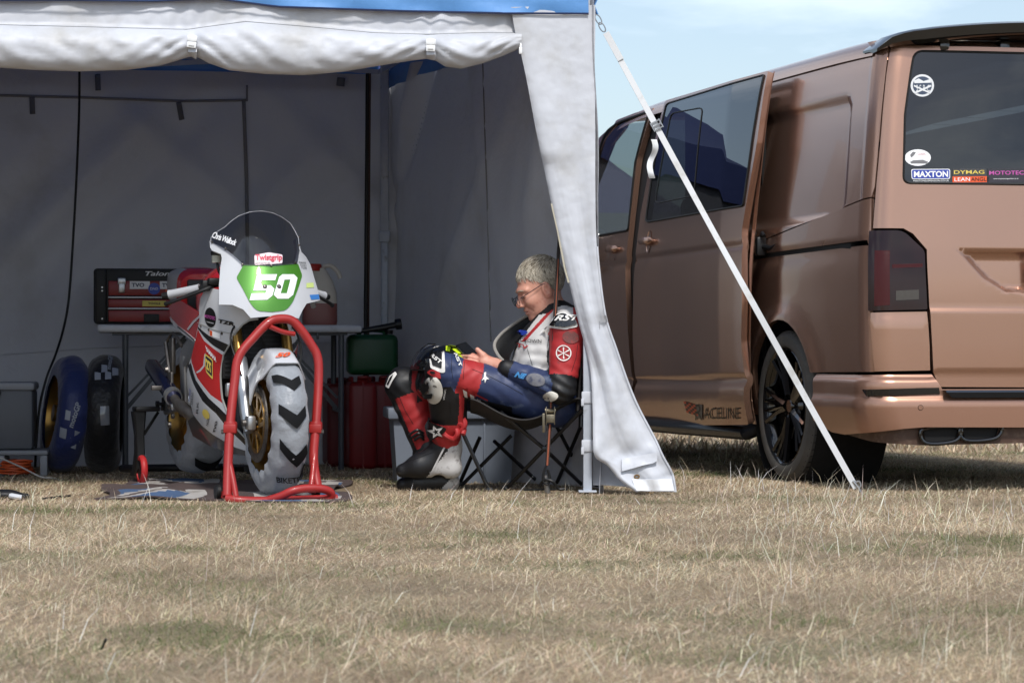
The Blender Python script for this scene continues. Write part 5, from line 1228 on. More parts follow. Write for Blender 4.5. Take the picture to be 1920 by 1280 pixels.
for sd in (-1, 1):
    def sp_(a, z, sd=sd): return (a, sd * (0.15 + 0.05 * max(0, 0.80 - z)), z)
    PS_ = Surf(sp_, BM)
    if sd == -1:
        gq = (0.2, 0.75); pr_ = PS_.pxs([(316, 574), (335, 562), (352, 572), (376, 588), (372, 612), (366, 636), (350, 622), (334, 610), (320, 594)], gq); pt_ = PS_.pxs([(319, 594), (334, 610), (350, 622), (366, 636), (365, 641), (346, 628), (330, 615), (321, 602)], gq); pk_ = PS_.pxs([(334, 611), (350, 623), (366, 637), (366, 640), (350, 626), (334, 614)], gq); ps_ = PS_.pxs([(374, 591), (376, 594), (364, 606), (354, 619), (351, 617), (362, 602)], gq)
    o = panel('side_panel', PS_, pr_, [m_br], bike, step=(0.06, 0.04), thick=0.005, flip=(PS_.n(0.2, 0.75).y * sd < 0))
    fl_ = (PS_.n(0.2, 0.75).y * sd < 0); panel('panel_trim', PS_, pt_, [m_bw], o, step=(0.06, 0.04), off=0.002, thick=0.004, flip=fl_); panel('panel_stripe', PS_, ps_, [m_bw], o, step=(0.06, 0.04), off=0.002, flip=fl_); panel('panel_stripe', PS_, pk_, [m_bk], o, step=(0.06, 0.04), off=0.004, flip=fl_)
# clip-on bars, grips, levers, reservoir, cables
for sd in (-1, 1):
    yb = Vector((1.04, sd * 0.115, 0.865)); ye = Vector((0.90, sd * 0.335, 0.815)); dv = (ye - yb).normalized()
    b = MB(); b.tube([yb, ye], 0.011, 10); b.build('clip_on_bar', m_hose, bike)
    b = MB(); b.tube([yb + dv * 0.13, yb + dv * 0.14, ye - dv * 0.012, ye], [0.019, 0.0175, 0.0175, 0.0195], 14); b.build('grip', m_grip, bike)
    b = MB(); b.lathe([(0, 0.03), (0.012, 0.03), (0.014, 0.0)], 10, axisM(ye, dv)); b.build('bar_end', m_hose, bike)
    b = MB(); b.box(yb + dv * 0.10 + Vector((0.01, 0, 0.005)), (0.05, 0.05, 0.045), 0.01); b.box(yb + dv * 0.07 + Vector((0.03, 0, 0.015)), (0.04, 0.06, 0.03), 0.008); b.build('switch_housing', m_hose, bike)
    b = MB(); b.tube(smoothpath([yb + dv * 0.08 + Vector((0.035, 0, 0)), yb + dv * 0.14 + Vector((0.07, 0, -0.01)), ye + Vector((0.075, 0, -0.03)), ye + dv * 0.03 + Vector((0.06, 0, -0.035))], 5), [0.009] * 8 + [0.007] * 6 + [0.010] * 2, 8); b.build('lever', m_hose if sd < 0 else m_black, bike)
b = MB(); b.lathe([(0.0, -0.02), (0.022, -0.02), (0.024, 0.012)], 16, axisM((1.04, -0.165, 0.965), (0, 0, 1))); rs = b.build('fluid_reservoir', mat('cloudy_plastic', (170, 172, 160), 0.3), bike)
b = MB(); b.lathe([(0.026, 0.010), (0.027, 0.026), (0.0, 0.028)], 16, axisM((1.04, -0.165, 0.965), (0, 0, 1))); b.build('cap', m_hose, rs)
b = MB(); b.tube(smoothpath([(1.04, -0.165, 0.945), (1.05, -0.16, 0.91), (1.03, -0.14, 0.885)], 5), 0.006, 7); b.build('reservoir_hose', m_hose, bike)
for k, (y0, y1) in enumerate(((-0.05, -0.11), (0.06, 0.11), (-0.02, 0.02))):
    b = MB(); b.tube(smoothpath([(1.09, y0, 0.78), (1.13, y0 * 1.6, 0.70), (1.10, y1, 0.60), (1.08, y1, 0.50)], 6), 0.006, 7); b.build('cable', m_hose, bike)
b = MB(); b.tube([(0.40, 0.09, 0.34), (0.03, 0.10, 0.39)], 0.008, 6); b.tube([(0.40, 0.09, 0.42), (0.03, 0.10, 0.42)], 0.008, 6); b.build('chain', m_chain, bike)
b = MB(); b.tube([(0.0, -0.16, WRr + 0.035), (0.0, 0.16, WRr + 0.035)], 0.012, 10); b.build('rear_axle', m_chain, bike)

for sd in (-1, 1):
    b = MB(); b.tube(smoothpath([(WB - 0.12, sd * 0.085, WRr + 0.13), (WB - 0.10, sd * 0.135, WRr + 0.25), (WB - 0.17, sd * 0.14, WRr + 0.36), (WB - 0.22, sd * 0.06, WRr + 0.48), (1.07, sd * 0.12, 0.86)], 6), 0.0045, 7); b.build('brake_hose', m_hose, bike)
    b = MB(); b.tube(smoothpath([(1.06, sd * 0.10, 0.875), (1.13, sd * 0.13, 0.83), (1.12, sd * 0.09, 0.74), (1.0, sd * 0.09, 0.66)], 6), 0.005, 7); b.build('control_cable', m_hose, bike)
for x_, z_ in ((0.30, 0.50), (0.42, 0.30), (0.36, 0.26)):
    b = MB(); b.lathe([(0, 0.012), (0.012, 0.012), (0.014, 0)], 8, axisM((x_, -0.20, z_), (0, -1, 0))); b.build('bolt', m_chain, bike)
b = MB(); b.box((0.26, -0.17, 0.56), (0.06, 0.02, 0.16), 0.006); b.tube([(0.26, -0.18, 0.48), (0.20, -0.185, 0.62)], 0.010, 8); b.tube(smoothpath([(0.20, -0.18, 0.62), (0.28, -0.17, 0.66), (0.40, -0.16, 0.60)], 5), 0.007, 7); b.build('rear_set_plate', m_chain, bike)
# ------------------------------------------------------------------ red front paddock stand
m_sr = mat('red_powder_coat', (152, 36, 34), 0.42, coat=0.1, var=(12, 0.08), dirt=(30, (120, 30, 28), 0.66, 0.76)); m_srw = mat('red_wheel_rubber', (176, 40, 42), 0.5)
def bp_(px, py, x, M_=BM):
    """point seen at px, py on the bike's plane x = const"""
    h = BH; o = BO; d = Vector(((px - 960) / FPX, 1, 0)); k = (o.dot(h) + x) / d.dot(h); return W(px, py, k)
st = empty('front_paddock_stand', bp_(520, 938, 1.6) * 1.0, label='bright red tubular paddock stand around the covered front wheel', cat='paddock stand'); st.location.z = 0
def rod(name, pts, r_, m_, par, n=12, sm=6): b = MB(); b.tube(smoothpath(pts, sm), r_, n); return b.build(name, m_, par, world=True)
rod('hoop', [bp_(426, 930, 1.58), bp_(428, 860, 1.53), bp_(432, 790, 1.49), bp_(440, 715, 1.45), bp_(448, 668, 1.43), bp_(476, 632, 1.42), bp_(503, 605, 1.415), bp_(522, 598, 1.41), bp_(545, 600, 1.41), bp_(562, 615, 1.415), bp_(583, 645, 1.42), bp_(596, 672, 1.43), bp_(597, 720, 1.45), bp_(593, 790, 1.49), bp_(588, 860, 1.53), bp_(597, 918, 1.58)], 0.0185, m_sr, st)
rod('brace', [bp_(506, 612, 1.43), bp_(530, 622, 1.42), bp_(552, 626, 1.41)], 0.010, m_sr, st)
rod('brace', [bp_(428, 858, 1.53), bp_(437, 900, 1.57), bp_(443, 935, 1.60)], 0.012, m_sr, st); rod('brace', [bp_(590, 850, 1.53), bp_(586, 890, 1.57), bp_(582, 922, 1.60)], 0.012, m_sr, st)
for px in (432, 592):
    c = bp_(px, 803, 1.49); b = MB(); b.tube([c + Vector((0, 0, -0.02)), c + Vector((0, 0, -0.012)), c + Vector((0, 0, 0.02)), c + Vector((0, 0, 0.028))], [0.024, 0.027, 0.027, 0.024], 14); b.box(c + Vector((0.0, -0.025, 0)), (0.05, 0.015, 0.035), 0.004); b.build('collar', m_sr, st, world=True)
    b = MB(); b.lathe([(0, 0.01), (0.009, 0.01), (0.009, 0)], 6, axisM(c + Vector((0.024 * (1 if px > 500 else -1), -0.02, -0.012)), (1 if px > 500 else -1, 0, 0))); b.build('bolt', m_chain, st, world=True)
rod('base_tube', [bp_(424, 934, 1.60), bp_(455, 938, 1.63), bp_(520, 938, 1.63), bp_(580, 936, 1.62), bp_(632, 934, 1.62)], 0.017, m_sr, st)
rod('handle_loop', [bp_(500, 938, 1.63), bp_(526, 930, 1.66), bp_(548, 920, 1.68), bp_(575, 915, 1.68), bp_(604, 916, 1.68), bp_(620, 923, 1.67), bp_(619, 934, 1.66), bp_(600, 939, 1.65), bp_(560, 941, 1.65), bp_(536, 942, 1.65)], 0.0165, m_sr, st)
for px, py, x in ((409, 927, 1.50), (592, 917, 1.52)):
    c = bp_(px, py, x); b = MB(); M_ = axisM((c.x, c.y, 0.034), BH.cross(Vector((0, 0, 1))), (0, 0, 1)); b.lathe([(0.0, 0.012), (0.026, 0.012), (0.031, 0.006), (0.031, -0.006), (0.026, -0.012), (0.0, -0.012)], 20, M_); b.build('castor', m_hose, st, world=True)
    b = MB(); b.bar((c.x, c.y, 0.034), bp_(px + (20 if px < 500 else -2), 932 if px < 500 else 918, 1.56), 0.012, 0.025); b.build('castor_arm', m_sr, st, world=True)
# ------------------------------------------------------------------ black rear paddock stand
rst = empty('rear_paddock_stand', Vector((BO.x, BO.y, 0)), BROT, label='black rear paddock stand with red roller wheels under motorcycle', cat='paddock stand')
for sd in (-1, 1):
    y = sd * 0.27
    b = MB(); rows = []
    for x, z, w_, t in ((0.03, 0.325, 0.035, 0.03), (0.035, 0.30, 0.032, 0.028), (0.045, 0.22, 0.024, 0.02), (0.05, 0.14, 0.03, 0.02), (0.03, 0.07, 0.05, 0.02), (-0.02, 0.035, 0.06, 0.02)):
        rows.append([(x + w_ * cx, y + t * cy, z) for cx, cy in ((-1, -0.7), (-0.7, -1), (0.7, -1), (1, -0.7), (1, 0.7), (0.7, 1), (-0.7, 1), (-1, 0.7))])
    b.loft(rows); b.box((0.03, y - sd * 0.035, 0.335), (0.09, 0.11, 0.022), 0.006); b.build('upright', m_black, rst)
    b = MB(); b.tube([(0.0, y - sd * 0.03, 0.06), (-0.45, y - sd * 0.03, 0.05)], 0.017, 10); b.build('lever_tube', m_black, rst)
    b = MB(); b.bar((0.05, y - sd * 0.02, 0.22), (0.03, y - sd * 0.09, 0.32), 0.01, 0.01); b.build('gusset', m_black, rst)
    M_ = axisM((0.10, y, 0.066), (0, sd, 0), (0, 0, 1)); b = MB(); b.lathe([(0.045, 0.014), (0.058, 0.014), (0.064, 0.008), (0.066, 0), (0.064, -0.008), (0.058, -0.014), (0.045, -0.014)], 32, M_, close=True); wh = b.build('roller_wheel', m_srw, rst)
    b = MB(); b.lathe([(0.0, 0.010), (0.046, 0.010), (0.046, -0.010), (0.0, -0.010)], 24, M_); b.build('wheel_core', m_black, wh)
b = MB(); b.tube([(-0.45, -0.24, 0.05), (-0.45, 0.24, 0.05)], 0.017, 10); b.build('cross_tube', m_black, rst)

# ------------------------------------------------------------------ woven mat under the bike
rug = empty('rug', Vector((-1.1, 11.0, 0)), label='rumpled flag-patterned mat of blue, white and maroon under motorcycle', cat='rug')
m_rm = mat('maroon_weave', (76, 64, 62), 0.9, bump=(260, 0.5, 0.002, 3), var=(8, 0.15)); m_rw = mat('grey_white_weave', (166, 162, 158), 0.9, bump=(260, 0.5, 0.002, 3), dirt=(10, (120, 114, 106), 0.5, 0.75)); m_rb = mat('blue_weave', (66, 88, 120), 0.9, bump=(260, 0.5, 0.002, 3), var=(8, 0.1))
NXr, NYr = 70, 40; rx0, rx1, ry0, ry1 = -1.66, -0.66, 10.30, 12.0
V_ = []; F_ = []; mm_ = []
for j in range(NYr + 1):
    for i in range(NXr + 1):
        u, v = i / NXr, j / NYr; y = ry0 + (ry1 - ry0) * v + 0.20 * (1 - u) * (1 - v) + 0.05 * math.sin(u * 6); x = rx0 + (rx1 - rx0) * u - 0.10 * v + (0.04 * math.sin(v * 9))
        z = 0.008 + 0.010 * max(0, float(wav(np.array(u * 2.2), np.array(v * 3.0), 71))) + 0.022 * math.exp(-(((u - 0.22) / 0.10) ** 2 + ((v - 0.14) / 0.16) ** 2)); V_.append((x, y, z))
for j in range(NYr):
    for i in range(NXr):
        F_.append((j * (NXr + 1) + i, j * (NXr + 1) + i + 1, (j + 1) * (NXr + 1) + i + 1, (j + 1) * (NXr + 1) + i)); u, v = (i + .5) / NXr, (j + .5) / NYr
        cu, cv = u - 0.5, v - 0.5; k = 2
        dd = min(abs(cu - cv), abs(cu + cv))
        if dd < 0.13: k = 1
        if dd < 0.045: k = 0
        if abs(cu) < 0.17 or abs(cv) < 0.17: k = 1
        if abs(cu) < 0.095 or abs(cv) < 0.095: k = 0
        if u < 0.04 or u > 0.96: k = 0
        mm_.append(k)
o = mesh_obj('cloth', V_, F_, [m_rm, m_rw, m_rb], rug, True, True, mm_, 0); thicken(o, 0.006)
# ------------------------------------------------------------------ seated rider
from mathutils.bvhtree import BVHTree
m_skin = mat('skin', (204, 150, 130), 0.5, sss=0.08, var=(18, 0.08), dirt=(30, (178, 104, 88), 0.52, 0.75), bump=(160, 0.15, 0.002, 4))
LB = (38, 0.22, 0.005, 5, 300, 0.2, 0.001, 3)
m_sw = mat('white_leather', (196, 194, 192), 0.55, bump=LB, dirt=(9, (168, 164, 158), 0.55, 0.8)); m_sr2 = mat('red_leather', (164, 42, 44), 0.55, bump=LB, var=(12, 0.12), dirt=(14, (92, 62, 60), 0.62, 0.8))
m_sb = mat('blue_leather', (42, 54, 88), 0.48, bump=LB, var=(10, 0.2), dirt=(12, (120, 132, 150), 0.58, 0.82)); m_sk = mat('black_leather', (22, 22, 24), 0.5, bump=LB, var=(15, 0.2))
m_boot = mat('black_boot', (30, 30, 32), 0.42, bump=(60, 0.2, 0.003, 4), var=(15, 0.15), dirt=(20, (80, 76, 72), 0.62, 0.8)); m_bootw = mat('scuffed_white_boot', (190, 188, 186), 0.5, dirt=(34, (90, 80, 78), 0.54, 0.7), bump=(60, 0.3, 0.003, 4))
m_hair = mat('grey_hair', (178, 168, 150), 0.6, var=(60, 0.25), bump=(110, 0.6, 0.004, 5)); m_under2 = mat('black_undersuit', (16, 16, 17), 0.75)
m_slid = mat('scuffed_slider', (206, 202, 192), 0.5, dirt=(26, (70, 66, 62), 0.6, 0.66), bump=(80, 0.3, 0.002, 3)); m_frame = mat('dark_frame', (24, 26, 34), 0.3); m_lensg = glassmat('spectacle_lens', (0.9, 0.92, 0.92))

man = empty('person', Vector((0.05, 11.3, 0)), label='seated rider in red, white and blue leathers looking down at a phone', cat='person')
A = lambda px, py, Y: np.array(W(px, py, Y))
def build_sdf(prims, noise_amp=0.0, seed=5):
    def f(p):
        d = None
        for q in prims:
            e = q['f'](p); d = e if d is None else smin(d, e, q.get('k', 0.03))
        if noise_amp:
            d = d + noise_amp * np.sin(p[:, 0] * 46 + 3 * np.sin(p[:, 2] * 31) + p[:, 1] * 20) * np.sin(p[:, 2] * 38 + 2 * np.sin(p[:, 0] * 27 + 1))
        return d
    return f
def prim_cap(a, b, ra, rb, lab, k=0.03, sq=None): return dict(f=lambda p: cap(p, a, b, ra, rb, sq), lab=lab, k=k, a=a, b=b)
def prim_ell(c, r, lab, k=0.03, M3=None): return dict(f=lambda p: ell(p, c, r, M3), lab=lab, k=k)
hipN, hipF = A(1045, 758, 11.15), A(1032, 746, 11.38)
knN, knF = A(833, 697, 11.08), A(757, 722, 11.32)
anN, anF = A(838, 838, 11.22), A(803, 846, 11.32)
shN, shF = A(1068, 613, 11.05), A(1046, 614, 11.45)
elN, elF = A(1052, 730, 11.00), A(1016, 728, 11.46)
wrN, wrF = A(950, 691, 11.07), A(935, 700, 11.34)
neckb, neckt = A(1046, 598, 11.26), A(1027, 566, 11.25)
pr = [prim_ell(A(1042, 742, 11.26), (0.135, 0.185, 0.115), 0, 0.05), prim_ell(A(1018, 692, 11.24), (0.135, 0.175, 0.125), 0, 0.06), prim_ell(A(1034, 650, 11.25), (0.140, 0.180, 0.135), 0, 0.06),
      prim_cap(shN, shF, 0.075, 0.075, 0, 0.05), prim_cap(neckb, A(1034, 582, 11.255), 0.085, 0.068, 5, 0.05),
      prim_cap(shN, elN, 0.075, 0.060, 1, 0.03), prim_cap(elN, wrN, 0.057, 0.038, 2, 0.02), prim_cap(shF, elF, 0.072, 0.058, 1, 0.03), prim_cap(elF, wrF, 0.058, 0.042, 2, 0.02),
      prim_cap(hipN, knN, 0.098, 0.074, 3, 0.035), prim_cap(knN, anN, 0.079, 0.058, 4, 0.02), prim_cap(A(846, 740, 11.11), A(852, 790, 11.16), 0.064, 0.054, 4, 0.03),
      prim_cap(hipF, knF, 0.105, 0.074, 6, 0.03), prim_cap(knF, anF, 0.078, 0.060, 7, 0.02), prim_cap(A(778, 760, 11.32), A(792, 800, 11.32), 0.060, 0.052, 7, 0.03)]
lo = np.min([hipN, knN, anN, shN, shF, knF, anF, elN], 0) - 0.16; hi = np.max([hipN, knN, anN, shN, shF, knF, anF, hipF], 0) + 0.20; lo[2] = 0.10
def suit_sdf(p):
    def chain(idx, d=None):
        for i in idx:
            e_ = pr[i]['f'](p); d = e_ if d is None else smin(d, e_, pr[i]['k'])
        return d
    T_ = chain([0, 1, 2, 3, 4]); G1 = chain([5, 6, 7, 8], T_); G2 = chain([9, 10, 11], T_); G3 = chain([12, 13, 14], T_)
    d = smin(smin(G1, G2, 0.006), G3, 0.006); ex = np.clip((np.abs(np.sin(p[:, 0] * 9 + p[:, 2] * 7)) - 0.2) * 1.4, 0.25, 1)
    d = d + 0.0028 * ex * np.sin(p[:, 0] * 58 + 3 * np.sin(p[:, 2] * 31) + p[:, 1] * 20) * np.sin(p[:, 2] * 44 + 2 * np.sin(p[:, 0] * 27 + 1))
    for c_, n_, fr in ((elN, np.array([0.5, 0, 1.0]), 150), (knN, np.array([1.0, 0, 0.3]), 120), (A(990, 700, 11.12), np.array([1.0, 0, -0.4]), 110), (A(1010, 690, 11.1), np.array([0.3, 0, 1.0]), 120)):
        r_ = np.linalg.norm(p - c_, axis=1); d = d + 0.0035 * np.exp(-(r_ / 0.10) ** 2) * np.sin((p - c_) @ n_ * fr + 3 * np.sin(p[:, 1] * 25))
    return d
P, F = surface_net(suit_sdf, lo, hi, 0.0054)
C = P[F].mean(1); ds = np.stack([q['f'](C) for q in pr], 1); am = ds.argmin(1); lab = np.array([q['lab'] for q in pr])[am]
def seg_t(p, a, b): d = b - a; return ((p - a) @ d) / (d @ d)
# leather panels: 0 white, 1 red, 2 blue, 3 black, 4 undersuit
fm = np.zeros(len(F), int)
pxs_ = 960 + FPX * C[:, 0] / C[:, 1]; pys_ = HOR - FPX * (C[:, 2] - CAMH) / C[:, 1]
t = seg_t(C, shN, elN); k = lab == 1; fm[k] = 1; fm[k & (seg_t(C, shN, elN) > 0.80)] = 3; fm[k & (pxs_ < 1030) & (seg_t(C, shN, elN) > 0.15) & (C[:, 1] < 11.2)] = 3
k = lab == 2; fm[k] = 2; tw = np.where(C[:, 1] < 11.25, seg_t(C, elN, wrN), seg_t(C, elF, wrF)); fm[k & (tw > 0.90)] = 3; fm[k & (tw < 0.06)] = 3
k = lab == 3; th = seg_t(C, hipN, knN); fm[k] = 2; fm[k & (th > 0.70) & (th < 0.88)] = 1
# stretch panel under the thigh
fm[k & (pys_ > 744 + (pxs_ - 880) * 0.24) & (th < 0.8) & (pxs_ < 960)] = 3
k = lab == 4; fm[k] = 3; ts = seg_t(C, knN, anN); fm[k & (ts > 0.62)] = 1; fm[k & (ts < 0.10) & (pxs_ > 826)] = 2
fm[k & (np.abs(pxs_ - 862 - 4 * np.sin(ts * 5)) < 4.5) & (ts > 0.05)] = 1
k = lab == 6; th = seg_t(C, hipF, knF); fm[k] = 2; fm[k & (th > 0.80) & (th < 0.955)] = 1; fm[k & (th >= 0.955)] = 3; fm[k & (th > 0.76) & (th <= 0.80)] = 0
k = lab == 7; ts = seg_t(C, knF, anF); fm[k] = 1; fm[k & (ts < 0.14)] = 3; fm[k & (pxs_ < 738 + (pys_ - 740) * 0.42)] = 3; fm[k & (pxs_ > 782) & (ts < 0.3)] = 3
k = lab == 5; fm[k] = 4
k = lab == 0; fm[k] = 0; fm[k & (pys_ > 716)] = 2; fm[k & (C[:, 1] < 11.06) & (pxs_ > 1048)] = 1; fm[k & (pxs_ > 1086)] = 3; fm[k & (pys_ < 606) & (pxs_ < 1075)] = 0
fm[k & (pxs_ < 984 - (pys_ - 625) * 0.75) & (pys_ < 645)] = 4
fm[k & (np.abs((pxs_ - 1008) + (pys_ - 610) * 0.9) < 4) & (pys_ < 640)] = 1
suit = mesh_obj('leather_suit', P, F, [m_sw, m_sr2, m_sb, m_sk, m_under2], man, True, True, fm, 0)

# head: one continuous surface with neck
pit, yaw = R(23), R(13)
fx_ = np.array([-math.cos(pit) * math.cos(yaw), -math.cos(pit) * math.sin(yaw), -math.sin(pit)]); up_ = np.array([-math.sin(pit) * math.cos(yaw), -math.sin(pit) * math.sin(yaw), math.cos(pit)])
lf_ = np.cross(up_, fx_); HC = A(1012, 540, 11.25); HM = np.stack([fx_, lf_, up_], 1)      # columns forward, left(camera side), up
hd = lambda f, l_, u: HC + HM @ np.array([f, l_, u])
def hsd(p):
    q = (p - HC) @ HM
    d = ell(q, (-0.018, 0, 0.035), (0.100, 0.077, 0.096))
    d = smin(d, ell(q, (0.030, 0, -0.030), (0.066, 0.062, 0.088)), 0.03); d = smin(d, ell(q, (0.028, 0, -0.082), (0.055, 0.052, 0.036)), 0.025)
    d = smin(d, ell(q, (0.072, 0, -0.106), (0.022, 0.026, 0.018)), 0.02)
    for s_ in (-1, 1):
        d = smin(d, cap(q, (0.088, s_ * 0.012, 0.022), (0.070, s_ * 0.052, 0.018), 0.011, 0.010), 0.016); d = smin(d, ell(q, (0.062, s_ * 0.042, -0.032), (0.028, 0.022, 0.026)), 0.02)
        d = smax(d, -ell(q, (0.100, s_ * 0.033, -0.002), (0.020, 0.020, 0.013)), 0.012); d = smin(d, ell(q, (0.078, s_ * 0.033, -0.003), (0.014, 0.017, 0.012)), 0.004)
        e = ell(q, (-0.008, s_ * 0.080, -0.012), (0.021, 0.010, 0.034)); e = smax(e, -ell(q, (-0.004, s_ * 0.089, -0.008), (0.011, 0.007, 0.020)), 0.005); d = smin(d, e, 0.007)
        d = smax(d, -cap(q, (0.094, s_ * 0.018, -0.046), (0.074, s_ * 0.036, -0.074), 0.003, 0.003), 0.008)
    d = smin(d, cap(q, (0.088, 0, 0.004), (0.113, 0, -0.034), 0.010, 0.0125), 0.012)
    for s_ in (-1, 1): d = smin(d, ell(q, (0.100, s_ * 0.013, -0.040), (0.012, 0.008, 0.008)), 0.006)
    d = smin(d, ell(q, (0.090, 0, -0.064), (0.013, 0.024, 0.008)), 0.008); d = smin(d, ell(q, (0.088, 0, -0.078), (0.012, 0.021, 0.008)), 0.008); d = smax(d, -ell(q, (0.102, 0, -0.071), (0.016, 0.030, 0.0022)), 0.003)
    d = smin(d, cap(p, neckt, neckb, 0.062, 0.066), 0.03)
    for k_ in range(3): d = d + 0.0012 * np.exp(-((q[:, 0] - 0.045 + 0.012 * k_) / 0.004) ** 2) * np.exp(-((q[:, 2] + 0.085) / 0.03) ** 2) * -1
    return d
P, F = surface_net(hsd, HC - 0.19, HC + 0.17, 0.0042)
head = mesh_obj('head', P, F, m_skin, man, True, True, None, 0)
HLX, HLZ = [-0.16, -0.06, -0.034, -0.022, -0.004, 0.030, 0.045, 0.070, 0.12], [-0.085, -0.070, -0.020, 0.010, 0.018, 0.044, 0.062, 0.075, 0.080]
def hairs(p):
    q = (p - HC) @ HM; d = ell(q, (-0.020, 0, 0.036), (0.1030, 0.0800, 0.0970)); line = q[:, 2] - np.interp(q[:, 0], HLX, HLZ) + 0.002 * np.sin(q[:, 0] * 130 + q[:, 1] * 90)
    return smax(d, -line, 0.004)
P, F = surface_net(hairs, HC - 0.18, HC + 0.19, 0.0045)
hr = mesh_obj('hair', P, F, m_hair, man, True, True, None, 0)
rg = random.Random(3); c0 = np.array([-0.020, 0, 0.036]); r3 = np.array([0.1035, 0.0805, 0.0975]); m_hair2 = mat('silver_hair', (214, 206, 190), 0.55); m_hair3 = mat('dark_grey_hair', (116, 106, 92), 0.55)
for mh, cnt_ in ((m_hair, 1500), (m_hair2, 1700), (m_hair3, 900)):
    b = MB(); made = 0
    while made < cnt_:
        a0 = rg.uniform(0, math.pi * 2); el_ = math.asin(rg.uniform(-0.75, 1.0)); n3 = np.array([math.cos(a0) * math.cos(el_), math.sin(a0) * math.cos(el_), math.sin(el_)]); s0 = c0 + n3 * r3
        if s0[2] < np.interp(s0[0], HLX, HLZ) + 0.001: continue
        if mh is m_hair3 and s0[2] < 0.08 and rg.random() < 0.6: continue
        if mh is m_hair2 and s0[2] > 0.105 and rg.random() < 0.5: continue
        made += 1; top = min(1, max(0, (s0[2] - 0.05) / 0.06)); front = max(0, s0[0]) / 0.08
        dv = np.array([0.9 * top - 0.35 * (1 - top), (0.25 + rg.uniform(-0.35, 0.35)) * (1 if n3[1] > 0 else -1) * 0.7, -0.25 * top - 1.0 * (1 - top) - 0.5 * front]) + np.array([rg.gauss(0, 0.18), rg.gauss(0, 0.18), rg.gauss(0, 0.12)])
        dv -= n3 * (dv @ n3); dv /= np.linalg.norm(dv) + 1e-9; ln = rg.uniform(0.018, 0.036) * (0.55 + 0.6 * top); lift = rg.uniform(0.001, 0.006) * (0.5 + top)
        pts = []
        for v in (0, 0.35, 0.7, 1.0):
            q = s0 + dv * ln * v; qn = (q - c0) / r3; q = c0 + qn / np.linalg.norm(qn) * r3 * (1 + lift * 12 * math.sin(min(1, v * 1.1) * 2.6) * 0.6); pts.append(HC + HM @ q)
        b.tube(pts, [0.0009, 0.0009, 0.0008, 0.0003], 3, caps=False)
    o = b.build('hair_strands', mh, hr, world=True, sharp=0); o['kind'] = 'stuff'
# eyebrows
for s_ in (-1, 1): b = MB(); b.tube([hd(0.0985, s_ * 0.014, 0.020), hd(0.095, s_ * 0.030, 0.025), hd(0.083, s_ * 0.052, 0.020)], [0.003, 0.0035, 0.002], 6); b.build('eyebrow', m_hair, head, world=True)
for s_ in (-1, 1): b = MB(); b.tube([hd(0.0935, s_ * 0.020, -0.008), hd(0.0945, s_ * 0.033, -0.0105), hd(0.088, s_ * 0.047, -0.008)], 0.0012, 5); b.build('eyelash', mat('lash', (60, 44, 38), 0.6), head, world=True)
# glasses
gl = MB()
for s_ in (-1, 1):
    ring = [hd(0.121 - 0.12 * abs(s_ * 0.035 + 0.024 * math.cos(a_)) ** 1.3, s_ * 0.035 + 0.024 * math.cos(a_), -0.014 + 0.019 * math.copysign(abs(math.sin(a_)) ** 0.85, math.sin(a_))) for a_ in [2 * math.pi * k_ / 20 for k_ in range(20)]]
    gl.tube(ring, 0.0015, 6, closed=True); gl.tube([ring[10 if s_ > 0 else 0], hd(0.121, 0, -0.008)], 0.0014, 5)
    gl.tube(smoothpath([hd(0.108, s_ * 0.060, -0.004), hd(0.06, s_ * 0.076, 0.006), hd(0.0, s_ * 0.084, 0.016), hd(-0.022, s_ * 0.084, 0.004)], 5), 0.0016, 6)
gs = gl.build('glasses', m_frame, man, world=True)
for s_ in (-1, 1):
    ring = [hd(0.121 - 0.12 * abs(s_ * 0.035 + 0.024 * math.cos(a_)) ** 1.3, s_ * 0.035 + 0.024 * math.cos(a_), -0.014 + 0.019 * math.copysign(abs(math.sin(a_)) ** 0.85, math.sin(a_))) for a_ in [2 * math.pi * k_ / 20 for k_ in range(20)]]
    mesh_obj('lens', ring, [tuple(range(20))], m_lensg, gs, False, True)

# collar and the open front of the suit, standing away from the chest
P = []
edge = smoothpath([W(1000, 588, 11.30), W(984, 594, 11.33), W(960, 610, 11.36), W(938, 628, 11.37), W(927, 646, 11.35), W(934, 666, 11.32), (W(956, 688, 11.25))], 5)
root_ = smoothpath([W(1006, 597, 11.22), W(998, 611, 11.19), W(984, 629, 11.18), W(970, 646, 11.18), W(960, 661, 11.18), W(956, 674, 11.18), W(960, 690, 11.18)], 5)
for e_, r_ in zip(edge, root_):
    P.append([e_.lerp(r_, v) + Vector((0, 0.05 * math.sin(math.pi * v), -0.012 * math.sin(math.pi * v))) for v in np.linspace(0, 1, 9)])
b = MB(); b.grid(P); o = b.build('open_suit_front', m_under2, man, world=True, sharp=0); thicken(o, 0.004)
b = MB(); b.tube([p + Vector((0, -0.003, 0)) for p in edge], 0.0075, 8); b.build('suit_zip_edge', mat('grey_zip_edge', (150, 146, 140), 0.6, bump=(400, 0.6, 0.002, 2)), man, world=True)
P = []
for e_ in edge[:20]: P.append([e_ + Vector((0.0, 0.012, 0.0)), e_ + Vector((0.018, 0.018, 0.004)), e_ + Vector((0.040, 0.012, 0.018)), e_ + Vector((0.058, 0.0, 0.022))])
b = MB(); b.grid(P); o = b.build('suit_lapel', m_sw, man, world=True, sharp=0); thicken(o, 0.005)
b = MB(); b.tube(smoothpath([W(1066, 596, 11.18), W(1056, 585, 11.19), W(1040, 592, 11.17), W(1018, 606, 11.17), W(1006, 612, 11.19)], 5), [0.017] * 21, 10, flat=0.6); b.build('collar', m_under2, man, world=True)
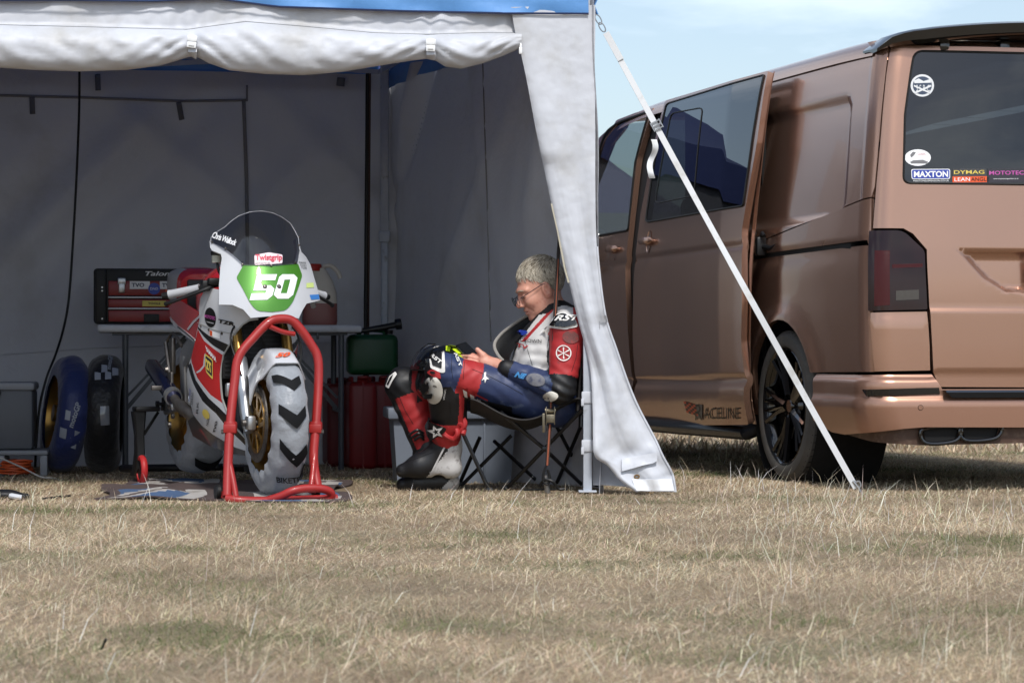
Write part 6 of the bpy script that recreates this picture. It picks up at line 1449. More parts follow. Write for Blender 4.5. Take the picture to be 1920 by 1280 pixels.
b = MB(); b.tube(smoothpath([W(1054, 604, 11.10), W(1036, 608, 11.11), W(1018, 618, 11.13), W(1002, 634, 11.14)], 5), 0.010, 8, flat=0.6); b.build('collar_piping', m_sr2, man, world=True)

# hands
def hand(wr, palm, knuck, tips, thumb, spread, name='hand'):
    wr, palm, knuck = map(np.array, (wr, palm, knuck)); fs = []
    ps = [dict(f=lambda p: cap(p, wr, palm, 0.026, 0.030, None), k=0.02), dict(f=lambda p: cap(p, palm, knuck, 0.030, 0.026), k=0.02)]
    for i_, (k0, m0, t0, r_) in enumerate(tips):
        ps.append(dict(f=lambda p, k0=k0, m0=m0, r_=r_: cap(p, k0, m0, r_, r_ * 0.92), k=0.0035)); ps.append(dict(f=lambda p, t0=t0, m0=m0, r_=r_: cap(p, m0, t0, r_ * 0.92, r_ * 0.78), k=0.004))
    for a_, b_, r0, r1 in thumb: ps.append(dict(f=lambda p, a_=a_, b_=b_, r0=r0, r1=r1: cap(p, a_, b_, r0, r1), k=0.010))
    allp = [wr, palm, knuck] + [q for t_ in tips for q in t_[:3]] + [q for t_ in thumb for q in t_[:2]]
    P, F = surface_net(build_sdf(ps), np.min(allp, 0) - 0.045, np.max(allp, 0) + 0.045, 0.0042); return mesh_obj(name, P, F, m_skin, man, True, True, None, 0)
tips = []
for i_, (x0, y0, xm, ym, x1, y1, Y0, r_) in enumerate(((902, 668, 886, 665, 874, 672, 11.13, 0.0082), (898, 673, 880, 668, 866, 667, 11.125, 0.0084), (898, 680, 879, 675.5, 866, 674, 11.12, 0.0082), (901, 687, 884, 683, 873, 680.5, 11.12, 0.0074))):
    tips.append((A(x0, y0, Y0), A(xm, ym, Y0 + 0.012), A(x1, y1, Y0 + 0.045), r_))
hand(wrN, A(928, 686, 11.12), A(908, 678, 11.125), tips, [(A(922, 678, 11.13), A(906, 666, 11.12), 0.016, 0.0125), (A(906, 666, 11.12), A(895, 655, 11.125), 0.0125, 0.010)], 0)
tips = [(A(890 - 2 * i_, 672 + 4 * i_, 11.30), A(876, 672 + 3 * i_, 11.28), A(868, 671 + 2 * i_, 11.235), 0.0088) for i_ in range(4)]
hand(wrF, A(915, 692, 11.33), A(898, 682, 11.31), tips, [(A(905, 680, 11.31), A(890, 664, 11.27), 0.014, 0.011), (A(890, 664, 11.27), A(882, 655, 11.25), 0.011, 0.009)], 0)

# boots
def boot(an, heel, ball, toe, flip):
    an, heel, ball, toe = map(np.array, (an, heel, ball, toe)); kn_dir = np.array([0, 0, 1.0])
    ps = [dict(f=lambda p: cap(p, an + np.array([0, 0, 0.10]), an, 0.064, 0.058), k=0.02), dict(f=lambda p: cap(p, an, heel, 0.054, 0.042), k=0.03), dict(f=lambda p: cap(p, heel, ball, 0.042, 0.047), k=0.03), dict(f=lambda p: cap(p, an, ball, 0.052, 0.046), k=0.03), dict(f=lambda p: cap(p, ball, toe, 0.046, 0.030), k=0.02)]
    zb = min(heel[2], toe[2]) - 0.034
    d0 = build_sdf(ps); mid_ = heel * 0.62 + ball * 0.38; mid_[2] = zb; f = lambda p: smax(smax(d0(p), zb - p[:, 2], 0.006), -ell(p, mid_, (0.028, 0.12, 0.018)), 0.006)
    allp = [an + np.array([0, 0, 0.16]), an, heel, ball, toe]; P, F = surface_net(f, np.min(allp, 0) - 0.07, np.max(allp, 0) + 0.07, 0.0065)
    C = P[F].mean(1); px = 960 + FPX * C[:, 0] / C[:, 1]; py = HOR - FPX * (C[:, 2] - CAMH) / C[:, 1]
    tt = (C[:, 0] - heel[0]) / (toe[0] - heel[0]); fm = np.where((px > 850 - (py - 830) * 0.78) & (py > 818), 1, 0) if flip else np.where((px > 838 - (py - 905) * 0.9) & (C[:, 2] < zb + 0.07), 1, 0)
    return mesh_obj('boot', P, F, [m_boot, m_bootw], man, True, True, fm, 0)
boot(anN, A(845, 876, 11.22), A(786, 874, 11.22), A(755, 882, 11.22), True)
boot(anF, A(840, 903, 11.30), A(782, 904, 11.28), A(756, 908, 11.27), False)
# shin guards / boot buckle, knotted red scarf-like gaiter
b = MB()
for s_ in range(3): b.tube(smoothpath([W(767 + 5 * s_, 815 + 5 * s_, 11.25), W(782 + 3 * s_, 806 + 6 * s_, 11.235), W(794, 812 + 6 * s_, 11.25)], 5), 0.006, 7)
b.build('boot_buckle', m_boot, man, world=True)
b = MB()
for q in ([(842, 786), (856, 780), (868, 784), (872, 796), (864, 808)], [(846, 796), (858, 792), (870, 802), (868, 814)], [(826, 806), (838, 818), (850, 822), (858, 812), (852, 800), (838, 800)], [(818, 786), (832, 790), (848, 796)]):
    b.tube(smoothpath([W(x, y, 11.125 - 0.012 * (i_ % 2)) for i_, (x, y) in enumerate(q)], 5), 0.011, 8)
b.build('red_gaiter', m_sr2, man, world=True)

# decals laid on the leathers by looking at them where they show
def bvh_of(objs):
    V, Fc = [], []
    for o in objs:
        n = len(V); V += [v.co.copy() for v in o.data.vertices]; Fc += [[n + i for i in p.vertices] for p in o.data.polygons]
    return BVHTree.FromPolygons(V, Fc)
boots = [o for o in man.children if o.name.startswith('boot')]
BV = bvh_of([suit] + boots); EYE = Vector((0, 0, CAMH))
def hit(bv, px, py):
    d = (W(px, py, 10.0) - EYE).normalized(); r_ = bv.ray_cast(EYE, d); return r_
def ray_poly(name, pts, m_, par, off=0.004, step=6, bv=None, holes=(), dome=0.0):
    vs, fs, fm_ = cdt(pts, holes, (), (step, step)); V = []; bv = bv or BV; cx = sum(p[0] for p in pts) / len(pts); cy = sum(p[1] for p in pts) / len(pts); rad = max(math.hypot(p[0] - cx, p[1] - cy) for p in pts); last = None
    for x, y in vs:
        h_ = hit(bv, x, y)
        if h_[0] is None: h_ = last or (W(x, y, 11.1), Vector((0, -1, 0)))
        last = h_; dd = min(1, math.hypot(x - cx, y - cy) / rad); V.append(h_[0] + h_[1] * off + Vector((0, -1, 0)) * dome * math.sqrt(max(0, 1 - dd * dd)))
    return mesh_obj(name, V, fs, m_, par, True, True, None, 0)
def ray_text(name, s, p0, p1, p2, m_, par, off=0.006, bold=0.0, shear=0.0, bv=None):
    v, f = text2d(s, bold, shear); V = []; last = None
    for u, t_ in v:
        h_ = hit(bv or BV, p0[0] + (p1[0] - p0[0]) * u + (p2[0] - p0[0]) * t_, p0[1] + (p1[1] - p0[1]) * u + (p2[1] - p0[1]) * t_)
        if h_[0] is None: h_ = last
        if h_ is None: continue
        last = h_; V.append(h_[0] + h_[1] * off)
    if len(V) == len(v): mesh_obj(name, V, f, m_, par, False, True)
m_pw = mat('white_leather_print', (220, 218, 214), 0.5, dirt=(30, (150, 140, 134), 0.6, 0.8))
# knee sliders
ray_poly('knee_slider', ellipse(813, 731, 17.5, 26, 26, R(-6)), m_slid, man, 0.004, 7, dome=0.022); ray_poly('knee_slider', ellipse(735, 776, 8, 22, 20, R(-18)), m_slid, man, 0.004, 6, dome=0.015)
ray_poly('slider_scuff', rpoly([(803, 716), (812, 713), (813, 722), (806, 735), (818, 732), (817, 742), (806, 744), (801, 730)], 2), m_sk, man, 0.030, 5)
ray_poly('elbow_slider', ellipse(1032, 743, 15, 9, 20, R(-10)), m_slid, man, 0.004, 6, dome=0.016)
# knee armour near leg
ray_poly('knee_patch', rpoly([(806, 672), (818, 661), (829, 657), (833, 660), (835, 698), (828, 699), (808, 690)], 4), m_pw, man, 0.004, 5)
ray_poly('knee_patch', rpoly([(809, 674), (819, 665), (827, 661), (829, 664), (829, 691), (812, 686)], 3), m_sk, man, 0.006, 5); ray_text('lettering', 'RST', (808, 669), (826, 684), (813, 664), m_pw, man, 0.008, 0.03)
ray_poly('knee_port', rpoly([(803, 697), (812, 692), (826, 698), (828, 709), (814, 706)], 3), m_sr2, man, 0.010, 5); ray_poly('knee_port', ellipse(814, 698, 4, 2.3, 12, R(25)), m_sk, man, 0.016, 4)
ray_text('lettering', 'RST', (850, 664), (861, 690), (855, 660), m_pw, man, 0.006, 0.03); ray_text('lettering', 'FLEXITEC', (831, 748), (834, 728), (834, 748), m_pw, man, 0.006)
ray_poly('star_print', [(907, 699), (911, 698), (911, 706), (917, 711), (912, 711), (909, 718), (908, 711), (903, 714), (907, 707)], m_pw, man, 0.005, 5)
for k_ in range(4): x = 868 + k_ * 13; y = 729 + k_ * 8; ray_poly('grey_panel', [(x, y), (x + 8, y + 4), (x + 9, y + 15 - 2 * k_), (x + 3, y + 13 - 2 * k_)], m_pw, man, 0.005, 5)
ray_poly('thigh_piping', [(868, 722), (890, 735), (915, 748), (915, 750.5), (889, 738), (867, 725)], m_sr2, man, 0.005, 5)
# far leg details
ray_poly('knee_patch', rpoly([(724, 724), (731, 706), (742, 697), (745, 702), (737, 714), (730, 728)], 2), m_pw, man, 0.004, 5); ray_poly('knee_patch', rpoly([(727, 720), (733, 708), (739, 702), (735, 712), (729, 722)], 1), m_sk, man, 0.006, 4)
# calf and boot badge
bd = rpoly([(802, 786), (816, 789), (838, 800), (836, 806), (814, 824), (806, 815)], 3); ray_poly('boot_badge', bd, m_sk, man, 0.016, 5)
star = []
for k_ in range(10): a_ = math.pi / 2 + k_ * math.pi / 5 + 0.3; r_ = 13 if k_ % 2 == 0 else 5.5; star.append((822 + r_ * math.cos(a_), 806 - r_ * math.sin(a_)))
sti = [(822 + (x - 822) * 0.42, 806 + (y - 806) * 0.42) for x, y in star]
ray_poly('star_print', star, m_pw, man, 0.020, 4, holes=[sti])
ray_poly('boot_seam', [(832, 838), (835, 839), (808, 890), (805, 889)], m_bootw, man, 0.004, 5, bv=bvh_of(boots))
# torso and arm
ray_poly('shoulder_cup', rpoly([(1028, 614), (1044, 590), (1058, 586), (1076, 596), (1084, 612), (1060, 618)], 4), m_pw, man, 0.006, 5); ray_poly('shoulder_cup', rpoly([(1034, 611), (1046, 594), (1058, 590), (1074, 599), (1081, 609), (1060, 614)], 4), m_gloss, man, 0.014, 5)
ray_text('lettering', 'RST', (1044, 603), (1082, 601), (1047, 595), m_pw, man, 0.018, 0.03, 0.3)
ray_poly('tuning_fork_ring', ellipse(1057, 662, 13.5, 15, 28), m_pw, man, 0.006, 5, holes=[ellipse(1057, 662, 11.5, 13, 28)])
for k_ in range(3):
    a_ = math.pi / 2 + k_ * 2 * math.pi / 3; d_ = (math.cos(a_), -math.sin(a_)); n_ = (-d_[1] * 1.2, d_[0] * 1.2)
    for sgn in (-1, 1): ray_poly('tuning_fork', [(1057 - d_[0] * 11 * sgn + n_[0], 662 - d_[1] * 11 * sgn + n_[1]), (1057 + n_[0] * 0.4, 662 + n_[1] * 0.4), (1057 - n_[0] * 0.4, 662 - n_[1] * 0.4), (1057 - d_[0] * 11 * sgn - n_[0], 662 - d_[1] * 11 * sgn - n_[1])], m_pw, man, 0.007, 6)
ray_text('lettering', '& CROWN', (968, 641), (1016, 643), (968, 635), m_sk, man, 0.006, 0.0); ray_text('lettering', 'TV', (970, 650), (990, 656), (972, 643), m_sr2, man, 0.006, 0.02)
ray_text('lettering', 'NE', (965, 705), (986, 711), (968, 696), mat('cyan_print', (70, 140, 200), 0.5), man, 0.006, 0.06, 0.3)
ray_poly('scuffed_patch', ellipse(1005, 712, 18, 11, 20, R(15)), mat('scuffed_leather', (112, 112, 118), 0.7, dirt=(40, (60, 66, 90), 0.5, 0.7), bump=(90, 0.5, 0.003, 5)), man, 0.004, 6)
ray_poly('scuffed_patch', ellipse(1070, 632, 15, 12, 18, R(10)), mat('scuffed_red_leather', (110, 66, 64), 0.7, dirt=(40, (150, 60, 58), 0.5, 0.7), bump=(90, 0.5, 0.003, 5)), man, 0.004, 6)
ray_poly('chest_badge', rpoly([(969, 619), (990, 622), (993, 626), (984, 631), (968, 627)], 2), m_blu, man, 0.010, 5)
ray_poly('collar_tag', rpoly([(1036, 612), (1040, 606), (1018, 622), (1014, 628)], 1), m_pw, man, 0.012, 6)

def ray_line(name, pts, m_, rad=0.0010, off=0.0006):
    V = []
    for (x0, y0), (x1, y1) in zip(pts[:-1], pts[1:]):
        n = max(2, int(math.hypot(x1 - x0, y1 - y0) / 5))
        for i_ in range(n):
            h_ = hit(BV, x0 + (x1 - x0) * i_ / n, y0 + (y1 - y0) * i_ / n)
            if h_[0] is not None and (not V or (h_[0] - V[-1]).length < 0.06): V.append(h_[0] + h_[1] * off)
    if len(V) > 2: b = MB(); b.tube(V, rad, 5); b.build(name, m_, man, world=True)
m_seam = mat('seam_dark', (18, 18, 22), 0.7)
for pts in ([(1030, 628), (1026, 650), (1028, 680), (1034, 705)], [(1084, 640), (1080, 670), (1070, 702)], [(960, 700), (985, 712), (1012, 728), (1036, 740)], [(885, 692), (915, 704), (950, 722), (985, 742)], [(872, 668), (870, 690), (868, 716)], [(848, 660), (846, 690), (850, 715)], [(748, 742), (760, 770), (778, 800)], [(732, 740), (748, 768), (764, 805)], [(985, 640), (992, 665), (1000, 690)], [(842, 745), (846, 775), (840, 792)], [(756, 868), (785, 858), (815, 846)], [(748, 892), (780, 896), (820, 894)]): ray_line('stitched_seam', pts, m_seam)
# ------------------------------------------------------------------ phone, helmet
ph = empty('phone', W(884, 662, 11.19), label='black smartphone held in the seated rider\'s hand', cat='phone')
pz = (W(895, 676, 11.17) - W(866, 648, 11.20)).normalized(); py_ = Vector((0.25, 0.85, 0.45)); py_ = (py_ - pz * py_.dot(pz)).normalized(); pxv = py_.cross(pz)
M_ = Matrix((py_, pz, pxv)).transposed().to_4x4(); M_.translation = W(881, 662, 11.19)
b = MB(); b.box((0, 0, 0), (0.072, 0.120, 0.010), 0.004, M=M_); b.build('body', m_gloss, ph, world=True)
b = MB(); b.box((0, 0, 0.0057 * (1 if pxv.z > 0 else -1)), (0.064, 0.108, 0.001), 0.0, M=M_); b.build('screen', mat('dim_screen', (22, 24, 28), 0.08), ph, world=True)
hm = empty('helmet', W(836, 700, 11.26), label='black crash helmet with lime flashes and raised clear visor in rider\'s lap', cat='helmet')
hc = np.array(W(838, 696, 11.24))
hsdf = lambda p: smin(ell(p, hc, (0.118, 0.118, 0.112)), ell(p, hc + np.array([-0.06, 0, -0.06]), (0.075, 0.09, 0.06)), 0.05)
P, F = surface_net(hsdf, hc - 0.17, hc + 0.16, 0.008); hs = mesh_obj('shell', P, F, mat('helmet_black', (20, 21, 24), 0.25, coat=0.5), hm, True, True, None, 0)
BVH2 = bvh_of([hs]); m_lime = mat('fluo_lime', (190, 214, 40), 0.4)
for pts in ([(838, 645), (856, 644), (864, 651), (848, 652)], [(846, 654), (866, 655), (876, 663), (858, 664)], [(836, 649), (845, 650), (843, 660), (836, 658)], [(858, 666), (876, 667), (878, 676), (866, 675)]): ray_poly('lime_flash', pts, m_lime, hs, 0.003, 4, bv=BVH2)
ray_text('lettering', 'AGV', (812, 654), (828, 650), (813, 648), m_pw, hs, 0.004, 0.02, bv=BVH2)
rows = []
for i_ in range(15):
    ph_ = -1.2 + 2.4 * i_ / 14; rows.append([hc + np.array([-0.03, 0, 0.0]) + 0.128 * np.array([-math.cos(ph_) * math.cos(e_), math.sin(ph_) * math.cos(e_), math.sin(e_) * 1.0]) for e_ in np.linspace(0.05, 1.15, 10)])
b = MB(); b.grid(rows); vz = b.build('visor', glassmat('visor_clear', (0.80, 0.82, 0.83)), hm, world=True, sharp=0)
b = MB(); b.tube([r_[0] for r_ in rows], 0.0025, 6); b.tube([r_[-1] for r_ in rows], 0.0025, 6); b.build('visor_rim', m_hose, hm, world=True)

# ------------------------------------------------------------------ folding camp chair
ch = empty('camping_chair', W(1000, 915, 11.4), label='black folding camping chair under the seated rider', cat='chair'); ch.location.z = 0
m_chf = mat('charcoal_chair_fabric', (44, 42, 42), 0.85, bump=(220, 0.4, 0.002, 3), var=(6, 0.15)); m_cht = mat('black_chair_tube', (20, 20, 22), 0.35, coat=0.2)
P = []
for i_ in range(21):
    u = i_ / 20; px = 882 + (1092 - 882) * u; top = 774 - 16 * u + 40 * math.sin(math.pi * min(1, u * 1.05)) ** 1.4
    P.append([W(px, top - 26 * abs(v) ** 2.2 * (0.4 + 0.6 * (1 - u)), 11.26 + 0.25 * v) for v in np.linspace(-1, 1, 11)])
b = MB(); b.grid(P); o = b.build('seat', m_chf, ch, world=True, sharp=0); thicken(o, 0.006)
P = []
for i_ in range(13):
    v = i_ / 12; P.append([W(1087 + 12 * v - 10 * math.cos(u * 1.4), 770 - 150 * v, 11.27 + 0.24 * u) for u in np.linspace(-1, 1, 11)])
b = MB(); b.grid(P); o = b.build('backrest', m_chf, ch, world=True, sharp=0); thicken(o, 0.008)
def ctube(name, p, q, Yp, Yq, r_=0.0085): b = MB(); b.tube([W(*p, Yp), W(*q, Yq)], r_, 9); return b.build(name, m_cht, ch, world=True)
ctube('leg', (868, 812), (918, 921), 11.14, 11.16); ctube('leg', (959, 816), (863, 912), 11.56, 11.56); ctube('leg', (900, 819), (861, 908), 11.52, 11.58); ctube('leg', (927, 827), (1011, 905), 11.5, 11.9)
ctube('leg', (1092, 767), (948, 917), 11.02, 11.28); ctube('leg', (938, 772), (1023, 843), 11.03, 11.10); ctube('leg', (1023, 843), (1091, 908), 11.10, 11.60); ctube('leg', (1037, 786), (1091, 890), 11.5, 11.78); ctube('leg', (1091, 794), (1044, 905), 11.55, 11.72)
ctube('back_post', (1096, 640), (1090, 800), 11.08, 11.06); ctube('back_post', (1092, 650), (1088, 800), 11.5, 11.52)
b = MB(); b.tube([W(1116, 852, 11.06), W(1118, 912, 11.06)], 0.008, 8); b.build('leg', m_cht, ch, world=True)
for x, y, Y in ((918, 921, 11.16), (861, 910, 11.58), (948, 917, 11.28), (1023, 843, 11.10)): b = MB(); b.box(W(x, y, Y) + Vector((0, 0, 0.004)), (0.03, 0.03, 0.024), 0.006); b.build('foot_cap' if y > 900 else 'hinge', m_cht, ch, world=True)
# ------------------------------------------------------------------ things kept in the tent
m_tabt = mat('grey_white_table_top', (196, 198, 202), 0.5, bump=(120, 0.2, 0.001, 3), dirt=(10, (150, 150, 148), 0.55, 0.8)); m_tabl = mat('grey_table_leg', (70, 74, 80), 0.4, var=(20, 0.1))
def yawM(o, d): d = Vector(d).normalized(); Mx = Matrix((d, Vector((0, 0, 1)).cross(d), Vector((0, 0, 1)))).transposed().to_4x4(); Mx.translation = o; return Mx
tdir = Vector((0.989, 0.148, 0)); TO = Vector(((183 - 960) / FPX * 12.95, 12.95, 0)); TM = yawM(TO, tdir)
tb = empty('folding_table', TO, math.atan2(tdir.y, tdir.x), label='white-topped folding table with grey legs against back wall', cat='table')
b = MB(); b.box((0.65, 0.30, 0.707), (1.30, 0.60, 0.038), 0.014, 3); b.build('table_top', m_tabt, tb)
b = MB(); b.box((0.65, 0.30, 0.683), (1.16, 0.50, 0.012), 0.0); b.build('apron', m_tabl, tb)
for x in (0.135, 1.20):
    for y in (0.07, 0.53): b = MB(); b.tube([(x, y, 0.0), (x, y, 0.68)], 0.0145, 10); b.build('leg', m_tabl, tb)
    b = MB(); b.tube([(x, 0.07, 0.30), (x, 0.53, 0.30)], 0.012, 8); b.build('cross_bar', m_tabl, tb)
    b = MB(); b.bar((x, 0.30, 0.36), (x + (0.30 if x < 0.6 else -0.30), 0.30, 0.675), 0.02, 0.012); b.bar((x, 0.30, 0.30), (x + (0.30 if x < 0.6 else -0.30), 0.30, 0.66), 0.012, 0.02); b.build('brace', m_tabl, tb)
for x in (1.03, 1.08): b = MB(); b.box((x, 0.03, 0.672), (0.012, 0.02, 0.035), 0.003); b.build('clip', m_tabl, tb)
# tool chest
tc_ = empty('tool_chest', TM @ Vector((0.0, 0.05, 0.727)), math.atan2(tdir.y, tdir.x), label='black tool chest with red drawers and stickers on folding table', cat='tool chest')
m_tcb = mat('black_tool_plastic', (24, 25, 25), 0.6, bump=(140, 0.2, 0.001, 3)); m_tcr = mat('dark_red_drawer', (120, 22, 26), 0.4, var=(9, 0.08)); m_tcs = mat('silver_strip', (150, 152, 158), 0.35, metal=0.6)
b = MB(); b.box((0.26, 0.14, 0.140), (0.56, 0.26, 0.272), 0.016); b.build('case', m_tcb, tc_)
b = MB(); b.box((0.015, 0.005, 0.14), (0.055, 0.03, 0.268), 0.012); b.build('side_post', m_tcb, tc_); b = MB(); b.box((0.51, 0.005, 0.14), (0.055, 0.03, 0.268), 0.012); b.build('side_post', m_tcb, tc_)
for z, h in ((0.178, 0.072), (0.104, 0.040), (0.042, 0.056)): b = MB(); b.box((0.265, 0.004, z), (0.425, 0.022, h), 0.004); b.build('drawer', m_tcr, tc_)
for z in (0.133, 0.078): b = MB(); b.box((0.265, -0.004, z), (0.43, 0.024, 0.010), 0.003); b.build('drawer_rail', m_tcs, tc_)
b = MB(); b.box((0.262, -0.006, 0.032), (0.075, 0.016, 0.04), 0.004); b.build('catch', m_tcb, tc_)
b = MB(); b.box((0.117, -0.012, 0.212), (0.040, 0.014, 0.035), 0.005); b.box((0.117, -0.014, 0.180), (0.030, 0.010, 0.05), 0.004); b.build('latch', m_steel, tc_)
for y, z in ((-0.012, 0.182), (-0.012, 0.165), (-0.012, 0.028)): b = MB(); b.lathe([(0, 0.004), (0.004, 0.004), (0.005, 0)], 8, axisM((0.022, y, z), (0, -1, 0))); b.build('rivet', m_steel, tc_)
def lab(x, z, w_, h, m_, y=-0.0085, nm='sticker'): b = MB(); b.box((x, y, z), (w_, 0.0015, h)); return b.build(nm, m_, tc_)
lab(0.205, 0.194, 0.098, 0.038, m_sty); lab(0.345, 0.194, 0.085, 0.038, m_sty); lab(0.275, 0.103, 0.115, 0.028, mat('yellow_sticker', (190, 174, 80), 0.5)); lab(0.35, 0.160, 0.04, 0.024, m_org)
text_plane('sticker_print', 'TVO', (0.165, -0.0105, 0.184), (0.062, 0, 0), (0, 0, 0.02), mat('navy_print', (26, 36, 70), 0.5), tc_, bold=0.03); text_plane('sticker_print', 'TVO', (0.313, -0.0105, 0.184), (0.06, 0, 0), (0, 0, 0.02), MATS['navy_print'], tc_, bold=0.03)
b = MB(); b.lathe([(0, 0.0), (0.029, 0.0)], 24, axisM((0.275, -0.0115, 0.176), (0, -1, 0))); b.build('sticker', m_blu, tc_); text_plane('sticker_print', 'DND', (0.256, -0.0125, 0.170), (0.038, 0, 0), (0, 0, 0.012), m_sty, tc_)
text_plane('sticker_print', 'TOOLS', (0.245, -0.0105, 0.098), (0.06, 0, 0), (0, 0, 0.011), m_blk, tc_, bold=0.03); text_plane('sticker_print', 'FUCHS', (0.345, -0.0085, 0.096), (0.06, 0, 0), (0, 0, 0.016), m_yel, tc_, bold=0.02, shear=0.2)
text_plane('lettering', 'Talon', (0.232, 0.0085, 0.240), (0.12, 0, 0), (0, 0, 0.022), m_sty, tc_, bold=0.02, shear=0.3)

# fuel jug on the table
jg = empty('fuel_jug', TM @ Vector((1.10, 0.16, 0.727)), math.atan2(tdir.y, tdir.x), label='translucent fuel jug with red cap, half full of pinkish fuel', cat='jug')
m_jug = mat('milky_plastic', (212, 204, 190), 0.45, trans=0.1, var=(8, 0.05)); m_fuel = mat('fuel_tint_plastic', (138, 84, 78), 0.4, trans=0.05); m_cap = mat('red_cap', (170, 44, 36), 0.45)
def jsec(z, a): 
    w_ = interp(z, [0, 0.02, 0.16, 0.22, 0.27, 0.285], [0.084, 0.088, 0.086, 0.076, 0.055, 0.048]); d_ = w_ * 0.62; c, s_ = math.cos(a), math.sin(a)
    return (w_ * math.copysign(abs(c) ** 0.6, c) - 0.02 * max(0, z - 0.16) / 0.12, d_ * math.copysign(abs(s_) ** 0.6, s_), z)
zs = [0, 0.006, 0.02, 0.06, 0.108, 0.112, 0.16, 0.19, 0.22, 0.25, 0.27, 0.285]; b = MB(); b.loft([[jsec(z, 2 * math.pi * k / 28) for k in range(28)] for z in zs]); b.m = [1 if max(b.v[i][2] for i in f) < 0.110 else 0 for f in b.f]; b.build('jug_body', [m_jug, m_fuel], jg)
b = MB(); b.tube(smoothpath([(-0.045, -0.045, 0.25), (-0.05, -0.075, 0.21), (-0.045, -0.075, 0.13), (-0.035, -0.05, 0.09)], 5), 0.013, 10); b.build('handle', m_jug, jg)
b = MB(); b.lathe([(0, 0.036), (0.046, 0.036), (0.05, 0.03), (0.05, 0.0)], 24, axisM((-0.04, 0, 0.27), (0, 0, 1))); b.build('cap', m_cap, jg)
b = MB(); b.tube(smoothpath([(0.0, 0.02, 0.285), (0.05, 0.02, 0.30), (0.09, 0.02, 0.27), (0.105, 0.02, 0.235)], 5), 0.012, 10); b.build('spout_hose', m_jug, jg)

# steel jerry cans
m_jr = mat('dark_red_steel', (124, 24, 26), 0.45, var=(7, 0.1), dirt=(16, (70, 30, 28), 0.6, 0.8)); m_jr2 = mat('deep_red_steel', (96, 22, 24), 0.5, var=(7, 0.1))
def jerry(px, Y, w_, label, mm, d_=0.34, h=0.44, rz=0.15):
    e = empty('jerry_can', Vector(((px - 960) / FPX * Y, Y, 0)), rz, label=label, cat='jerry can', group='red jerry cans stood together')
    b = MB(); b.box((0, d_ / 2, h / 2), (w_, d_, h), 0.028, 4); b.build('can_body', mm, e)
    b = MB(); b.box((0, d_ / 2, h / 2), (0.006, d_ + 0.004, h + 0.004), 0.0); b.build('weld_seam', mm, e)
    for z in (0.16, 0.30):
        b = MB(); b.box((w_ / 2, d_ / 2, z), (0.006, d_ * 0.7, 0.03), 0.003); b.build('pressed_rib', mm, e)
    for dx in (-0.045, 0, 0.045): b = MB(); b.tube([(dx, d_ * 0.35, h - 0.01), (dx, d_ * 0.38, h + 0.02), (dx, d_ * 0.72, h + 0.02), (dx, d_ * 0.76, h - 0.01)], 0.008, 8); b.build('handle', mm, e)
    b = MB(); b.tube([(0, 0.05, h - 0.02), (0, 0.03, h + 0.02)], [0.03, 0.026], 14); b.box((0, 0.03, h + 0.025), (0.05, 0.05, 0.014), 0.004); b.build('cap', mm, e); return e
jerry(681, 13.35, 0.145, 'dark red steel jerry can beneath the green fuel can', m_jr)
jerry(722, 13.50, 0.145, 'red steel jerry can half hidden behind the rider\'s red shin', m_jr); jerry(640, 13.62, 0.145, 'deep red jerry can behind the right table leg', m_jr2, h=0.43)
# green fuel can with black spout
gc = empty('fuel_can', W(700, 711, 13.45), 0.15, label='green plastic fuel can with black spout lying on top', cat='fuel can'); m_gc = mat('dark_green_plastic', (22, 74, 42), 0.42, bump=(80, 0.1, 0.002, 3), var=(6, 0.06))
gc.location.z = 0.474
b = MB(); b.box((0, 0.07, 0.105), (0.258, 0.15, 0.205), 0.032, 4); b.build('can_body', m_gc, gc)
b = MB(); b.tube(smoothpath([(-0.07, 0.07, 0.20), (-0.05, 0.07, 0.228), (0.05, 0.07, 0.228), (0.07, 0.07, 0.20)], 5), 0.012, 8); b.build('handle', m_gc, gc)
b = MB(); b.tube([(-0.09, 0.05, 0.222), (-0.02, 0.05, 0.232), (0.06, 0.05, 0.245), (0.12, 0.05, 0.257)], [0.011, 0.014, 0.016, 0.016], 10); b.lathe([(0.0, 0.0), (0.026, 0.0), (0.028, 0.012), (0.028, 0.03), (0.0, 0.034)], 18, axisM((0.118, 0.05, 0.258), (1, 0, 0.16))); b.lathe([(0.020, 0.0), (0.022, 0.02), (0, 0.022)], 14, axisM((0.085, 0.05, 0.21), (0, 0, 1))); b.build('spout', m_black, gc)

